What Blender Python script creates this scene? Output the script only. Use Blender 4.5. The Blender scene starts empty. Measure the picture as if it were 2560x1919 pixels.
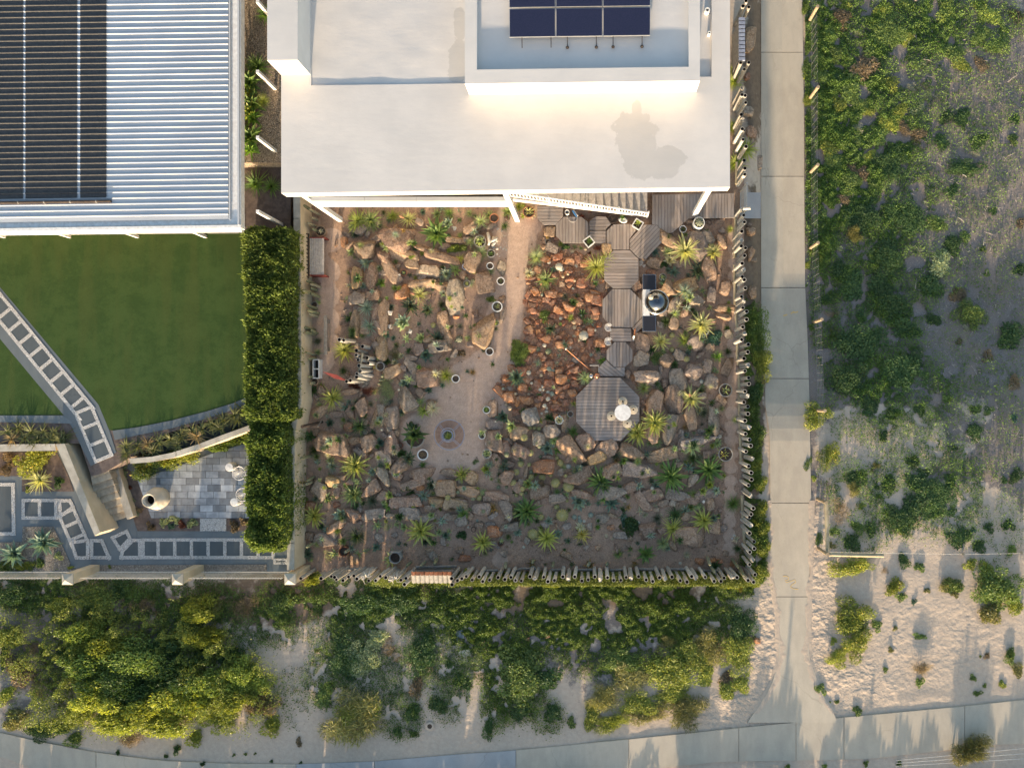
import bpy, bmesh, math, random
import numpy as np
from mathutils import Matrix, Vector, noise
random.seed(7); RNG = np.random.default_rng(7)
SC = bpy.context.scene
COL = SC.collection
R = math.radians

# ------------------------------------------------------------------ camera, sky, sun, exposure
# A drone looks straight down from 30 m. Source pixels of the 2560 x 1919 photograph are turned into metres on the
# ground plane: 70 px per metre at z = 0, the point right below the drone lies at pixel (1480, 985).
NX, NY, S, H = 1480.0, 985.0, 70.0, 30.0
cd = bpy.data.cameras.new('camera'); cam = bpy.data.objects.new('camera', cd); COL.objects.link(cam)
cam.location = (0, 0, H); cam.rotation_euler = (0, 0, 0)
cd.sensor_width = 36.0; cd.lens = S * H / 2560 * 36.0
cd.shift_x = (1280 - NX) / 2560; cd.shift_y = (NY - 959.5) / 2560
cd.clip_start = 0.1; cd.clip_end = 1000
SC.camera = cam
SUN_EL, SUN_AZ = R(9.0), R(184.5)
w = bpy.data.worlds.new('World'); SC.world = w; w.use_nodes = True
nt = w.node_tree; bg = nt.nodes['Background']
sk = nt.nodes.new('ShaderNodeTexSky'); sk.sky_type = 'NISHITA'; sk.sun_disc = False
sk.sun_elevation = SUN_EL; sk.sun_rotation = SUN_AZ
sk.air_density = 1.0; sk.dust_density = 1.8; sk.ozone_density = 0.9
nt.links.new(sk.outputs[0], bg.inputs[0]); bg.inputs[1].default_value = 0.15
sl = bpy.data.lights.new('sun', 'SUN'); so = bpy.data.objects.new('sun', sl); COL.objects.link(so)
sl.energy = 3.9; sl.angle = R(1.2); sl.color = (1.0, 0.79, 0.55)
ld = Vector((-math.sin(SUN_AZ) * math.cos(SUN_EL), -math.cos(SUN_AZ) * math.cos(SUN_EL), -math.sin(SUN_EL)))
so.rotation_euler = ld.to_track_quat('-Z', 'Y').to_euler(); so.location = (0, -20, 20)
SC.view_settings.view_transform = 'Standard'; SC.view_settings.look = 'None'
SC.view_settings.exposure = 1.64; SC.view_settings.gamma = 1.0; SC.view_settings.use_curve_mapping = False
SC.render.engine = 'CYCLES'
SC.cycles.max_bounces = 6; SC.cycles.diffuse_bounces = 3; SC.cycles.glossy_bounces = 2; SC.cycles.transmission_bounces = 3
SC.cycles.use_denoising = True

# ------------------------------------------------------------------ helpers
def P(px, py, z=0.0):
    k = (H - z) / H / S
    return ((px - NX) * k, (NY - py) * k, z)
ZONE = {'A': (740, 480, 560 / 2211), 'B': (1280, 480, 620 / 2211), 'C': (740, 880, 560 / 2211), 'D': (1280, 900, 620 / 2211),
        'E': (740, 1240, 560 / 2212), 'F': (1280, 1240, 660 / 2212), 'N': (0, 980, 760 / 2212), 'L': (0, 560, 760 / 2212),
        'W': (600, 0, 640 / 2211), 'X': (1220, 0, 640 / 2211), 'G': (0, 0, 640 / 1830),
        '1': (1800, 0, 760 / 2212), '2': (1800, 500, 760 / 2212), '3': (1800, 1000, 760 / 2212), '4': (1800, 1400, 760 / 2212),
        '5': (1150, 1400, 760 / 2212), '6': (500, 1400, 760 / 2212), '7': (0, 1400, 760 / 2212), 'S': (0, 0, 1.0)}
def px(zn, x, y):
    a, b, k = ZONE[zn]
    return a + x * k, b + y * k
def pk(zn): return ZONE[zn][2]
def sstep(a, b, x):
    t = min(1.0, max(0.0, (x - a) / (b - a))); return t * t * (3 - 2 * t)
def gz(x, y):
    """ground height at a pixel: flat, but east of the garden the verge and the lane dip to the north."""
    s = sstep(1878, 1912, x)
    if s <= 0 or y > 1110: return 0.0
    return s * (-0.85 * sstep(1110, 690, y) + 0.12 * sstep(650, 100, y))
def G(x, y, dz=0.0):
    return P(x, y, gz(x, y) + dz)

def mesh(name, verts, faces, mats=(), smooth=False, mi=None):
    me = bpy.data.meshes.new(name); me.from_pydata([tuple(v) for v in verts], [], [tuple(f) for f in faces])
    for m in mats: me.materials.append(m)
    if mi is not None: me.polygons.foreach_set('material_index', mi)
    if smooth: me.polygons.foreach_set('use_smooth', [True] * len(me.polygons))
    me.update(); return me
def fastmesh(name, co, polys, mats, attr=None, mi=None, smooth=False):
    """co n x 3, polys m x k (all the same k)"""
    me = bpy.data.meshes.new(name); m, k = polys.shape
    me.vertices.add(len(co)); me.vertices.foreach_set('co', np.ascontiguousarray(co, dtype=np.float32).ravel())
    me.loops.add(m * k); me.loops.foreach_set('vertex_index', np.ascontiguousarray(polys, dtype=np.int32).ravel())
    me.polygons.add(m); me.polygons.foreach_set('loop_start', np.arange(0, m * k, k, dtype=np.int32))
    for x in mats: me.materials.append(x)
    if mi is not None: me.polygons.foreach_set('material_index', np.asarray(mi, dtype=np.int32))
    if smooth: me.polygons.foreach_set('use_smooth', np.ones(m, dtype=bool))
    me.update(calc_edges=True)
    if attr is not None:
        a = me.color_attributes.new('lf', 'FLOAT_COLOR', 'POINT')
        a.data.foreach_set('color', np.ascontiguousarray(attr, dtype=np.float32).ravel())
    return me
def obj(name, me, parent=None, loc=(0, 0, 0), rot=(0, 0, 0), scale=None, color=None):
    o = bpy.data.objects.new(name, me); COL.objects.link(o)
    o.location = loc; o.rotation_euler = rot
    if scale is not None: o.scale = scale if hasattr(scale, '__len__') else (scale,) * 3
    if color is not None: o.color = tuple(color) + (0.0,) if len(color) == 3 else tuple(color)
    if parent is not None: o.parent = parent
    return o
def tag(o, label=None, cat=None, group=None, kind=None):
    if label: o['label'] = label
    if cat: o['category'] = cat
    if group: o['group'] = group
    if kind: o['kind'] = kind
    return o
def empty(name, label, cat, loc=(0, 0, 0), rz=0.0, group=None):
    o = bpy.data.objects.new(name, None); COL.objects.link(o); o.location = loc; o.rotation_euler = (0, 0, rz)
    o.empty_display_size = 0.2
    return tag(o, label, cat, group)
def struct(name, me, label=None, **k):
    o = obj(name, me, **k); o['kind'] = 'structure'
    if label: o['label'] = label
    return o
AUTO = []
def auto(o, noun, x, y, cat, group=None):
    o['category'] = cat
    if group: o['group'] = group
    AUTO.append((o, noun, x, y)); return o

class MB:
    def __init__(s): s.v = []; s.f = []; s.m = []
    def add(s, vs, fs, mi=0):
        n = len(s.v); s.v += [tuple(v) for v in vs]; s.f += [tuple(n + i for i in f) for f in fs]; s.m += [mi] * len(fs); return s
    def box(s, c, d, rz=0.0, mi=0):
        cx, cy, cz = c; dx, dy, dz = d[0] / 2, d[1] / 2, d[2] / 2; ca, sa = math.cos(rz), math.sin(rz)
        vs = [(cx + ca * x - sa * y, cy + sa * x + ca * y, cz + z) for z in (-dz, dz) for x, y in ((-dx, -dy), (dx, -dy), (dx, dy), (-dx, dy))]
        return s.add(vs, [(3, 2, 1, 0), (4, 5, 6, 7), (0, 1, 5, 4), (1, 2, 6, 5), (2, 3, 7, 6), (3, 0, 4, 7)], mi)
    def b2(s, x0, x1, y0, y1, z0, z1, mi=0):
        return s.box(((x0 + x1) / 2, (y0 + y1) / 2, (z0 + z1) / 2), (x1 - x0, y1 - y0, z1 - z0), 0, mi)
    def prism(s, poly, z0, z1, mi=0, mside=None):
        n = len(poly)
        a = sum(poly[i][0] * poly[(i + 1) % n][1] - poly[(i + 1) % n][0] * poly[i][1] for i in range(n))
        if a < 0: poly = poly[::-1]
        vs = [(p[0], p[1], z0) for p in poly] + [(p[0], p[1], z1) for p in poly]
        s.add(vs, [tuple(range(n, 2 * n)), tuple(range(n - 1, -1, -1))], mi)
        n0 = len(s.v) - 2 * n
        s.f += [(n0 + i, n0 + (i + 1) % n, n0 + n + (i + 1) % n, n0 + n + i) for i in range(n)]
        s.m += [mi if mside is None else mside] * n
        return s
    def lathe(s, prof, seg=20, c=(0, 0, 0), mi=0, sx=1.0, sy=1.0):
        vs = []; fs = []; n = len(prof)
        for k in range(seg):
            a = 2 * math.pi * k / seg
            for r, z in prof: vs.append((c[0] + sx * r * math.cos(a), c[1] + sy * r * math.sin(a), c[2] + z))
        for k in range(seg):
            k2 = (k + 1) % seg
            for i in range(n - 1): fs.append((k * n + i, k2 * n + i, k2 * n + i + 1, k * n + i + 1))
        return s.add(vs, fs, mi)
    def tube(s, pts, r, seg=8, mi=0, cap=True):
        pts = [Vector(p) for p in pts]; rr = r if hasattr(r, '__len__') else [r] * len(pts); vs = []; fs = []
        up = Vector((0, 0, 1))
        for i, p in enumerate(pts):
            t = (pts[min(i + 1, len(pts) - 1)] - pts[max(i - 1, 0)]).normalized()
            u = t.cross(up if abs(t.z) < 0.9 else Vector((1, 0, 0))).normalized(); v = t.cross(u)
            for k in range(seg):
                a = 2 * math.pi * k / seg; vs.append(p + (u * math.cos(a) + v * math.sin(a)) * rr[i])
        for i in range(len(pts) - 1):
            for k in range(seg):
                k2 = (k + 1) % seg; fs.append((i * seg + k, i * seg + k2, (i + 1) * seg + k2, (i + 1) * seg + k))
        if cap: fs += [tuple(range(seg))[::-1], tuple(range((len(pts) - 1) * seg, len(pts) * seg))]
        return s.add(vs, fs, mi)
    def ring(s, c, rad, r, seg=40, sec=6, mi=0, a0=0.0, a1=2 * math.pi):
        full = abs(a1 - a0 - 2 * math.pi) < 1e-6; vs = []; fs = []; n = seg if full else seg + 1
        for i in range(n):
            a = a0 + (a1 - a0) * i / seg
            for k in range(sec):
                b = 2 * math.pi * k / sec; q = rad + r * math.cos(b); vs.append((c[0] + q * math.cos(a), c[1] + q * math.sin(a), c[2] + r * math.sin(b)))
        for i in range(seg):
            j = (i + 1) % n
            for k in range(sec):
                k2 = (k + 1) % sec; fs.append((i * sec + k, j * sec + k, j * sec + k2, i * sec + k2))
        return s.add(vs, fs, mi)
    def build(s, name, mats, smooth=False):
        if not isinstance(mats, (list, tuple)): mats = [mats]
        return mesh(name, s.v, s.f, mats, smooth, s.m)
    def put(s, name, mats, parent=None, smooth=False, **k):
        return obj(name, s.build(name, mats, smooth), parent, **k)

def clip(poly, a, b, c):
    """keep a*x + b*y <= c of a polygon"""
    out = []; n = len(poly)
    for i in range(n):
        p, q = poly[i], poly[(i + 1) % n]; dp = a * p[0] + b * p[1] - c; dq = a * q[0] + b * q[1] - c
        if dp <= 0: out.append(p)
        if dp * dq < 0:
            t = dp / (dp - dq); out.append((p[0] + t * (q[0] - p[0]), p[1] + t * (q[1] - p[1])))
    return out
def inside(poly, x, y):
    n = len(poly); r = False; j = n - 1
    for i in range(n):
        (xi, yi), (xj, yj) = poly[i], poly[j]
        if (yi > y) != (yj > y) and x < (xj - xi) * (y - yi) / (yj - yi) + xi: r = not r
        j = i
    return r

# ------------------------------------------------------------------ materials
class N:
    """a short way to write node trees"""
    def __init__(s, name):
        s.m = bpy.data.materials.new(name); s.m.use_nodes = True; s.t = s.m.node_tree; s.b = s.t.nodes['Principled BSDF']; s.out = s.t.nodes['Material Output']
        s.pos = None
    def n(s, typ, **k):
        x = s.t.nodes.new('ShaderNode' + typ)
        for a, v in k.items(): setattr(x, a, v)
        return x
    def l(s, a, b): s.t.links.new(a, b)
    def set(s, sock, v):
        if hasattr(v, 'is_linked') or hasattr(v, 'links'): s.l(v, sock)
        else: sock.default_value = tuple(v) + (1.0,) if hasattr(v, '__len__') and len(v) == 3 and sock.type == 'RGBA' else v
    def coord(s, kind='pos'):
        if kind == 'pos':
            if s.pos is None: s.pos = s.n('NewGeometry').outputs['Position']
            return s.pos
        return s.n('TexCoord').outputs['Object']
    def scaled(s, v, sc, off=None):
        x = s.n('Mapping'); s.l(v, x.inputs[0]); x.inputs['Scale'].default_value = sc
        if off is not None: s.set(x.inputs['Location'], off)
        return x.outputs[0]
    def noise(s, scale, detail=4, rough=0.55, v=None, dist=0.0):
        x = s.n('TexNoise'); s.l(v if v is not None else s.coord(), x.inputs['Vector']); x.inputs['Scale'].default_value = scale
        x.inputs['Detail'].default_value = detail; x.inputs['Roughness'].default_value = rough; x.inputs['Distortion'].default_value = dist
        return x.outputs[0]
    def voro(s, scale, feature='F1', v=None, out='Distance', rnd=1.0):
        x = s.n('TexVoronoi', feature=feature); s.l(v if v is not None else s.coord(), x.inputs['Vector']); x.inputs['Scale'].default_value = scale
        x.inputs['Randomness'].default_value = rnd
        return x.outputs[out]
    def ramp(s, f, a, b, lo=0.0, hi=1.0):
        x = s.n('MapRange', interpolation_type='SMOOTHSTEP'); s.set(x.inputs[0], f)
        for i, v in ((1, a), (2, b), (3, lo), (4, hi)): x.inputs[i].default_value = v
        return x.outputs[0]
    def mix(s, f, a, b, mode='MIX'):
        x = s.n('Mix', data_type='RGBA', blend_type=mode); s.set(x.inputs[0], f); s.set(x.inputs[6], a); s.set(x.inputs[7], b)
        return x.outputs[2]
    def math(s, op, a, b=0.0):
        x = s.n('Math', operation=op); s.set(x.inputs[0], a); s.set(x.inputs[1], b); return x.outputs[0]
    def info(s, o): return s.n('ObjectInfo').outputs[o]
    def bump(s, h, strength=0.4, dist=0.02, nrm=None):
        x = s.n('Bump'); x.inputs['Strength'].default_value = strength; x.inputs['Distance'].default_value = dist; s.l(h, x.inputs['Height'])
        if nrm is not None: s.l(nrm, x.inputs['Normal'])
        return x.outputs[0]
    def end(s, col, rough=0.8, nrm=None, metal=0.0, spec=0.3):
        s.set(s.b.inputs['Base Color'], col); s.set(s.b.inputs['Roughness'], rough); s.b.inputs['Metallic'].default_value = metal
        s.b.inputs['Specular IOR Level'].default_value = spec
        if nrm is not None: s.l(nrm, s.b.inputs['Normal'])
        return s.m

def simple(name, c1, c2=None, sc=6.0, rough=0.7, bump=0.2, bsc=30.0, metal=0.0, spec=0.3, objvar=0.0, dist=0.01, kind='pos'):
    n = N(name); v = n.coord(kind)
    c2 = c2 or tuple(x * 0.8 for x in c1)
    col = n.mix(n.ramp(n.noise(sc, 6, 0.6, v), 0.35, 0.65), c1, c2)
    if objvar:
        col = n.mix(1.0, col, n.mix(n.info('Random'), (1 - objvar,) * 3, (1 + objvar,) * 3), 'MULTIPLY')
    return n.end(col, rough, n.bump(n.noise(bsc, 4, 0.6, v), bump, dist) if bump else None, metal, spec)

def mk_sand():
    n = N('sand')
    a = n.n('Attribute', attribute_name='lf'); sep = n.n('SeparateColor'); n.l(a.outputs['Color'], sep.inputs[0])
    big = n.noise(0.9, 5, 0.6); fine = n.noise(60, 3, 0.7); mid = n.noise(7, 6, 0.65)
    sand = n.mix(n.ramp(mid, 0.3, 0.7), (0.48, 0.385, 0.295), (0.40, 0.315, 0.242))
    sand = n.mix(n.ramp(fine, 0.25, 0.75), sand, n.mix(0.5, sand, (0.52, 0.435, 0.355)))
    # mulch and dead litter
    v = n.scaled(n.coord(), (9, 28, 9)); st = n.noise(1.6, 4, 0.75, v, 1.5)
    v2 = n.scaled(n.coord(), (26, 8, 9)); st2 = n.noise(1.7, 4, 0.75, v2, 1.5)
    litter = n.mix(n.ramp(n.math('MAXIMUM', st, st2), 0.50, 0.74), (0.165, 0.143, 0.132), (0.37, 0.33, 0.30))
    litter = n.mix(n.ramp(big, 0.42, 0.62), litter, n.mix(0.5, litter, (0.24, 0.185, 0.145)))
    f = n.ramp(n.math('ADD', sep.outputs[0], n.math('MULTIPLY', n.math('SUBTRACT', n.noise(2.3, 7, 0.68), 0.5), 1.5)), 0.38, 0.62)
    col = n.mix(f, sand, litter)
    # brown earth
    f2 = n.ramp(n.math('ADD', sep.outputs[1], n.math('MULTIPLY', n.math('SUBTRACT', n.noise(3.1, 6, 0.65), 0.5), 1.2)), 0.35, 0.65)
    col = n.mix(f2, col, n.mix(n.ramp(mid, 0.3, 0.7), (0.20, 0.145, 0.10), (0.145, 0.105, 0.075)))
    # trampled sand
    ft = n.voro(6.0, 'SMOOTH_F1', n.mix(0.35, n.scaled(n.coord(), (1.0, 1.35, 1.0)), n.n('TexNoise').outputs[1]))
    h = n.math('ADD', n.math('MULTIPLY', n.math('ADD', n.math('MULTIPLY', n.ramp(ft, 0.05, 0.6), n.ramp(n.noise(1.7, 3, 0.5), 0.38, 0.62)), n.noise(9, 4, 0.6)), n.math('MULTIPLY', sep.outputs[2], 0.8)), n.math('MULTIPLY', mid, 0.35))
    nb = n.bump(h, 0.55, 0.10); nb = n.bump(n.math('ADD', fine, n.math('MULTIPLY', f, n.noise(22, 4, 0.7))), 0.3, 0.015, nb)
    return n.end(col, 0.95, nb, spec=0.1)
def mk_garden():
    n = N('garden_gravel')
    big = n.noise(0.55, 4, 0.6); mid = n.noise(5, 6, 0.65); fine = n.noise(75, 3, 0.75)
    col = n.mix(n.ramp(big, 0.4, 0.62), (0.40, 0.268, 0.185), (0.35, 0.242, 0.178))
    col = n.mix(n.ramp(mid, 0.3, 0.75), col, n.mix(0.55, col, (0.20, 0.135, 0.096)))
    pe = n.voro(34, 'F1', out='Color'); bw = n.n('RGBToBW'); n.l(pe, bw.inputs[0])
    col = n.mix(1.0, col, n.mix(bw.outputs[0], (0.72, 0.72, 0.72), (1.25, 1.22, 1.2)), 'MULTIPLY')
    dk = n.ramp(n.noise(13, 5, 0.7), 0.62, 0.72)
    col = n.mix(n.math('MULTIPLY', dk, 0.7), col, (0.09, 0.065, 0.05))
    lt = n.ramp(n.noise(19, 5, 0.75), 0.60, 0.72); col = n.mix(n.math('MULTIPLY', lt, 0.5), col, (0.56, 0.45, 0.37))
    a = n.n('Attribute', attribute_name='lf'); sep = n.n('SeparateColor'); n.l(a.outputs['Color'], sep.inputs[0])
    col = n.mix(n.math('MULTIPLY', sep.outputs[1], n.ramp(n.noise(6, 5, 0.7), 0.25, 0.6)), col, n.mix(1.0, (0.27, 0.125, 0.068), n.mix(bw.outputs[0], (0.6,) * 3, (1.3,) * 3), 'MULTIPLY'))
    pathc = n.mix(n.ramp(mid, 0.3, 0.7), (0.50, 0.365, 0.28), (0.43, 0.31, 0.235))
    pathc = n.mix(1.0, pathc, n.mix(bw.outputs[0], (0.85, 0.85, 0.85), (1.15, 1.14, 1.13)), 'MULTIPLY')
    col = n.mix(n.ramp(n.math('ADD', sep.outputs[0], n.math('MULTIPLY', n.math('SUBTRACT', n.noise(4, 5, 0.6), 0.5), 0.5)), 0.35, 0.65), col, pathc)
    nb = n.bump(n.math('ADD', mid, n.math('MULTIPLY', fine, 0.3)), 0.35, 0.05); nb = n.bump(n.voro(34), 0.3, 0.01, nb)
    return n.end(col, 0.95, nb, spec=0.1)
def mk_concrete(name, c1, c2, joint=False):
    n = N(name)
    v = n.scaled(n.coord(), (1, 0.35, 1))
    col = n.mix(n.ramp(n.noise(2.2, 7, 0.68, v), 0.3, 0.7), c1, c2)
    col = n.mix(n.math('MULTIPLY', n.ramp(n.noise(0.8, 4, 0.6), 0.48, 0.68), 0.35), col, tuple(x * 0.72 for x in c1))
    col = n.mix(1.0, col, n.mix(n.ramp(n.noise(95, 2, 0.8), 0.2, 0.8), (0.86,) * 3, (1.12,) * 3), 'MULTIPLY')
    col = n.mix(1.0, col, n.mix(n.info('Random'), (0.92,) * 3, (1.06, 1.06, 1.06)), 'MULTIPLY')
    cw = n.mix(0.25, n.coord(), n.n('TexNoise').outputs[1]); cr = n.ramp(n.voro(0.33, 'DISTANCE_TO_EDGE', cw), 0.0, 0.005, 0.28, 0.0)
    col = n.mix(n.math('MULTIPLY', cr, n.ramp(n.noise(0.5, 2, 0.5), 0.45, 0.6)), col, tuple(x * 0.35 for x in c1))
    col = n.mix(n.math('MULTIPLY', n.ramp(n.noise(3.4, 6, 0.7), 0.6, 0.72), 0.3), col, tuple(x * 0.55 for x in c1))
    return n.end(col, 0.9, n.bump(n.noise(60, 4, 0.7), 0.25, 0.01), spec=0.15)
def mk_wood():
    n = N('deck_board'); o = n.n('TexCoord').outputs['Object']
    rnd = n.info('Random'); off = n.n('CombineXYZ'); n.l(n.math('MULTIPLY', rnd, 37.0), off.inputs[0]); n.l(n.math('MULTIPLY', rnd, 91.0), off.inputs[1])
    v = n.scaled(o, (1.6, 26, 8), off.outputs[0])
    g = n.noise(1.3, 6, 0.65, v, 0.4)
    col = n.mix(n.ramp(g, 0.3, 0.72), (0.335, 0.285, 0.25), (0.235, 0.19, 0.16))
    col = n.mix(1.0, col, n.mix(rnd, (0.82, 0.82, 0.82), (1.14, 1.13, 1.13)), 'MULTIPLY')
    col = n.mix(n.math('MULTIPLY', n.ramp(n.noise(0.9, 4, 0.6), 0.45, 0.7), 0.5), col, (0.31, 0.30, 0.295))
    return n.end(col, 0.8, n.bump(g, 0.3, 0.006), spec=0.2)
def mk_rock():
    n = N('boulder_stone'); c = n.info('Color'); rnd = n.info('Random')
    off = n.n('CombineXYZ'); n.l(n.math('MULTIPLY', rnd, 50.0), off.inputs[0]); n.l(n.math('MULTIPLY', rnd, 31.0), off.inputs[2])
    v = n.scaled(n.coord(), (1, 1, 1), off.outputs[0])
    a = n.noise(2.6, 6, 0.65, v, 0.6); b = n.noise(16, 6, 0.7, v); s = n.noise(70, 3, 0.8, v)
    col = n.mix(n.ramp(a, 0.36, 0.62), c, n.mix(0.45, c, (0.19, 0.145, 0.11)))
    col = n.mix(n.ramp(n.noise(3.7, 4, 0.6, v), 0.54, 0.68), col, n.mix(0.3, col, (0.36, 0.20, 0.085)))
    col = n.mix(n.math('MULTIPLY', n.ramp(b, 0.48, 0.70), 0.6), col, n.mix(0.55, col, (0.52, 0.46, 0.39)))
    col = n.mix(n.math('MULTIPLY', n.ramp(b, 0.52, 0.34), 0.65), col, n.mix(0.75, col, (0.05, 0.035, 0.026)))
    cr = n.voro(3.0, 'DISTANCE_TO_EDGE', n.mix(0.14, v, n.noise(5, 4, 0.6, v)))
    cf = n.ramp(cr, 0.0, 0.03, 0.45, 0.0)
    col = n.mix(cf, col, (0.04, 0.03, 0.022))
    col = n.mix(1.0, col, n.mix(n.ramp(s, 0.25, 0.75), (0.55,) * 3, (1.38,) * 3), 'MULTIPLY')
    col = n.mix(1.0, col, n.mix(n.ramp(n.noise(9, 5, 0.7, n.scaled(v, (1, 1, 3.5))), 0.3, 0.7), (0.82,) * 3, (1.38,) * 3), 'MULTIPLY')
    col = n.mix(1.0, col, n.mix(rnd, (0.85, 0.85, 0.86), (1.25, 1.22, 1.17)), 'MULTIPLY')
    up = n.n('SeparateXYZ'); n.l(n.n('NewGeometry').outputs['Normal'], up.inputs[0])
    dust = n.math('MULTIPLY', n.ramp(up.outputs[2], 0.5, 0.95), n.ramp(n.noise(6, 5, 0.65, v), 0.35, 0.65))
    col = n.mix(n.math('MULTIPLY', dust, 0.26), col, (0.36, 0.285, 0.225))
    nb = n.bump(n.math('ADD', b, n.math('MULTIPLY', s, 0.3)), 0.6, 0.07)
    return n.end(col, 0.92, nb, spec=0.15)
def mk_leaf(name='leaf', trans=0.28, glossy=0.5):
    n = N(name); c = n.info('Color'); al = n.info('Alpha'); rnd = n.info('Random')
    a = n.n('Attribute', attribute_name='lf'); sep = n.n('SeparateColor'); n.l(a.outputs['Color'], sep.inputs[0])
    t, e, r = sep.outputs
    col = n.mix(r, n.mix(1.0, c, (0.62, 0.66, 0.70), 'MULTIPLY'), n.mix(1.0, c, (1.5, 1.38, 1.1), 'MULTIPLY'))
    ed = n.math('MULTIPLY', n.math('MAXIMUM', n.math('POWER', e, 1.6), n.math('POWER', t, 2.2)), al)  # edges are variegation; the pale tips paint sunlight on the leaf ends
    col = n.mix(ed, col, (0.56, 0.52, 0.24))
    col = n.mix(n.math('MULTIPLY', n.ramp(t, 0.82, 1.0), 0.6), col, (0.30, 0.20, 0.08))
    col = n.mix(1.0, col, n.mix(rnd, (0.85,) * 3, (1.15,) * 3), 'MULTIPLY')
    n.end(col, glossy, None, spec=0.3)
    tr = n.n('BsdfTranslucent'); n.l(n.mix(1.0, col, (1.5, 1.5, 0.7), 'MULTIPLY'), tr.inputs[0])
    mx = n.n('MixShader'); mx.inputs[0].default_value = trans; n.l(n.b.outputs[0], mx.inputs[1]); n.l(tr.outputs[0], mx.inputs[2]); n.l(mx.outputs[0], n.out.inputs[0])
    return n.m
def mk_flesh():
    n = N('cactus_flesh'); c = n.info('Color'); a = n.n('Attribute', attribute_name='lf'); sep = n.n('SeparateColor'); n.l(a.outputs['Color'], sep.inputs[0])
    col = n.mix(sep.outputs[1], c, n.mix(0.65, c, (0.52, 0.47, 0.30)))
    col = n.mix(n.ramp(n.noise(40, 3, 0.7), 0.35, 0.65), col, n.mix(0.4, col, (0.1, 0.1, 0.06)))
    return n.end(col, 0.7, n.bump(n.noise(80, 2), 0.3, 0.01))
def mk_roof():
    n = N('roof_membrane')
    col = n.mix(n.ramp(n.noise(0.8, 6, 0.62), 0.32, 0.7), (0.575, 0.54, 0.505), (0.52, 0.492, 0.465))
    v = n.scaled(n.coord(), (0.5, 5, 1)); col = n.mix(n.math('MULTIPLY', n.ramp(n.noise(1.3, 6, 0.7, v), 0.5, 0.75), 0.35), col, (0.56, 0.535, 0.51))
    # dried puddle stains, each with its own outline
    sp = n.n('SeparateXYZ'); n.l(n.coord(), sp.inputs[0])
    wob = n.math('MULTIPLY', n.math('SUBTRACT', n.noise(2.6, 5, 0.6), 0.5), 1.3)
    tot = None
    for cx, cy, rx, ry in ((1585, 330, 52, 50), (1600, 385, 50, 65), (1655, 405, 55, 40), (1592, 275, 12, 22), (1150, 60, 16, 45), (1146, 150, 26, 60)):
        X, Y, _ = P(cx, cy, 5.9); k = 24.1 / 30 / 70
        dx = n.math('DIVIDE', n.math('SUBTRACT', sp.outputs[0], X), rx * k); dy = n.math('DIVIDE', n.math('SUBTRACT', sp.outputs[1], Y), ry * k)
        d = n.math('SQRT', n.math('ADD', n.math('MULTIPLY', dx, dx), n.math('MULTIPLY', dy, dy)))
        d = n.math('ADD', d, wob); f = n.ramp(d, 0.95, 1.03, 1.0, 0.0)
        tot = f if tot is None else n.math('MAXIMUM', tot, f)
    col = n.mix(n.math('MULTIPLY', tot, 0.36), col, (0.31, 0.295, 0.27))
    col = n.mix(n.math('MULTIPLY', n.ramp(n.noise(7, 5, 0.7), 0.66, 0.76), 0.25), col, (0.40, 0.38, 0.36))
    nb = n.bump(n.noise(1.6, 6, 0.6, n.scaled(n.coord(), (1.2, 3.0, 1))), 0.10, 0.04); nb = n.bump(n.noise(28, 3), 0.08, 0.01, nb)
    return n.end(col, 0.75, nb, spec=0.2)
def mk_lawn():
    n = N('lawn_turf'); 
    col = n.mix(n.ramp(n.noise(1.3, 8, 0.75), 0.4, 0.6), (0.034, 0.064, 0.018), (0.047, 0.080, 0.023))
    v = n.scaled(n.coord(), (2.2, 0.25, 1)); col = n.mix(n.math('MULTIPLY', n.ramp(n.noise(1.0, 3, 0.5, v), 0.45, 0.65), 0.4), col, (0.062, 0.080, 0.024))
    col = n.mix(1.0, col, n.mix(n.ramp(n.noise(55, 3, 0.8), 0.25, 0.75), (0.6,) * 3, (1.4,) * 3), 'MULTIPLY')
    return n.end(col, 0.9, n.bump(n.noise(70, 3, 0.8), 0.5, 0.02), spec=0.1)
def mk_pebbles(name, c1, c2, gap, sc=26):
    n = N(name); e = n.voro(sc, 'DISTANCE_TO_EDGE'); c = n.voro(sc, 'F1', out='Color'); bw = n.n('RGBToBW'); n.l(c, bw.inputs[0])
    col = n.mix(bw.outputs[0], c1, c2); col = n.mix(n.ramp(e, 0.02, 0.12), gap, col)
    return n.end(col, 0.8, n.bump(n.ramp(e, 0.0, 0.3), 0.6, 0.02), spec=0.2)
def mk_pipe():
    n = N('weathered_pipe'); v = n.scaled(n.n('TexCoord').outputs['Object'], (6, 6, 1.6)); rnd = n.info('Random')
    col = n.mix(n.ramp(n.noise(2.0, 6, 0.65, v), 0.3, 0.7), (0.43, 0.41, 0.37), (0.27, 0.253, 0.225))
    col = n.mix(1.0, col, n.mix(rnd, (0.72, 0.70, 0.67), (1.3, 1.28, 1.26)), 'MULTIPLY')
    col = n.mix(n.math('MULTIPLY', n.ramp(n.noise(1.2, 5, 0.6, v), 0.6, 0.72), 0.7), col, (0.16, 0.10, 0.06))
    return n.end(col, 0.8, n.bump(n.noise(20, 4), 0.25, 0.01))

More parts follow.
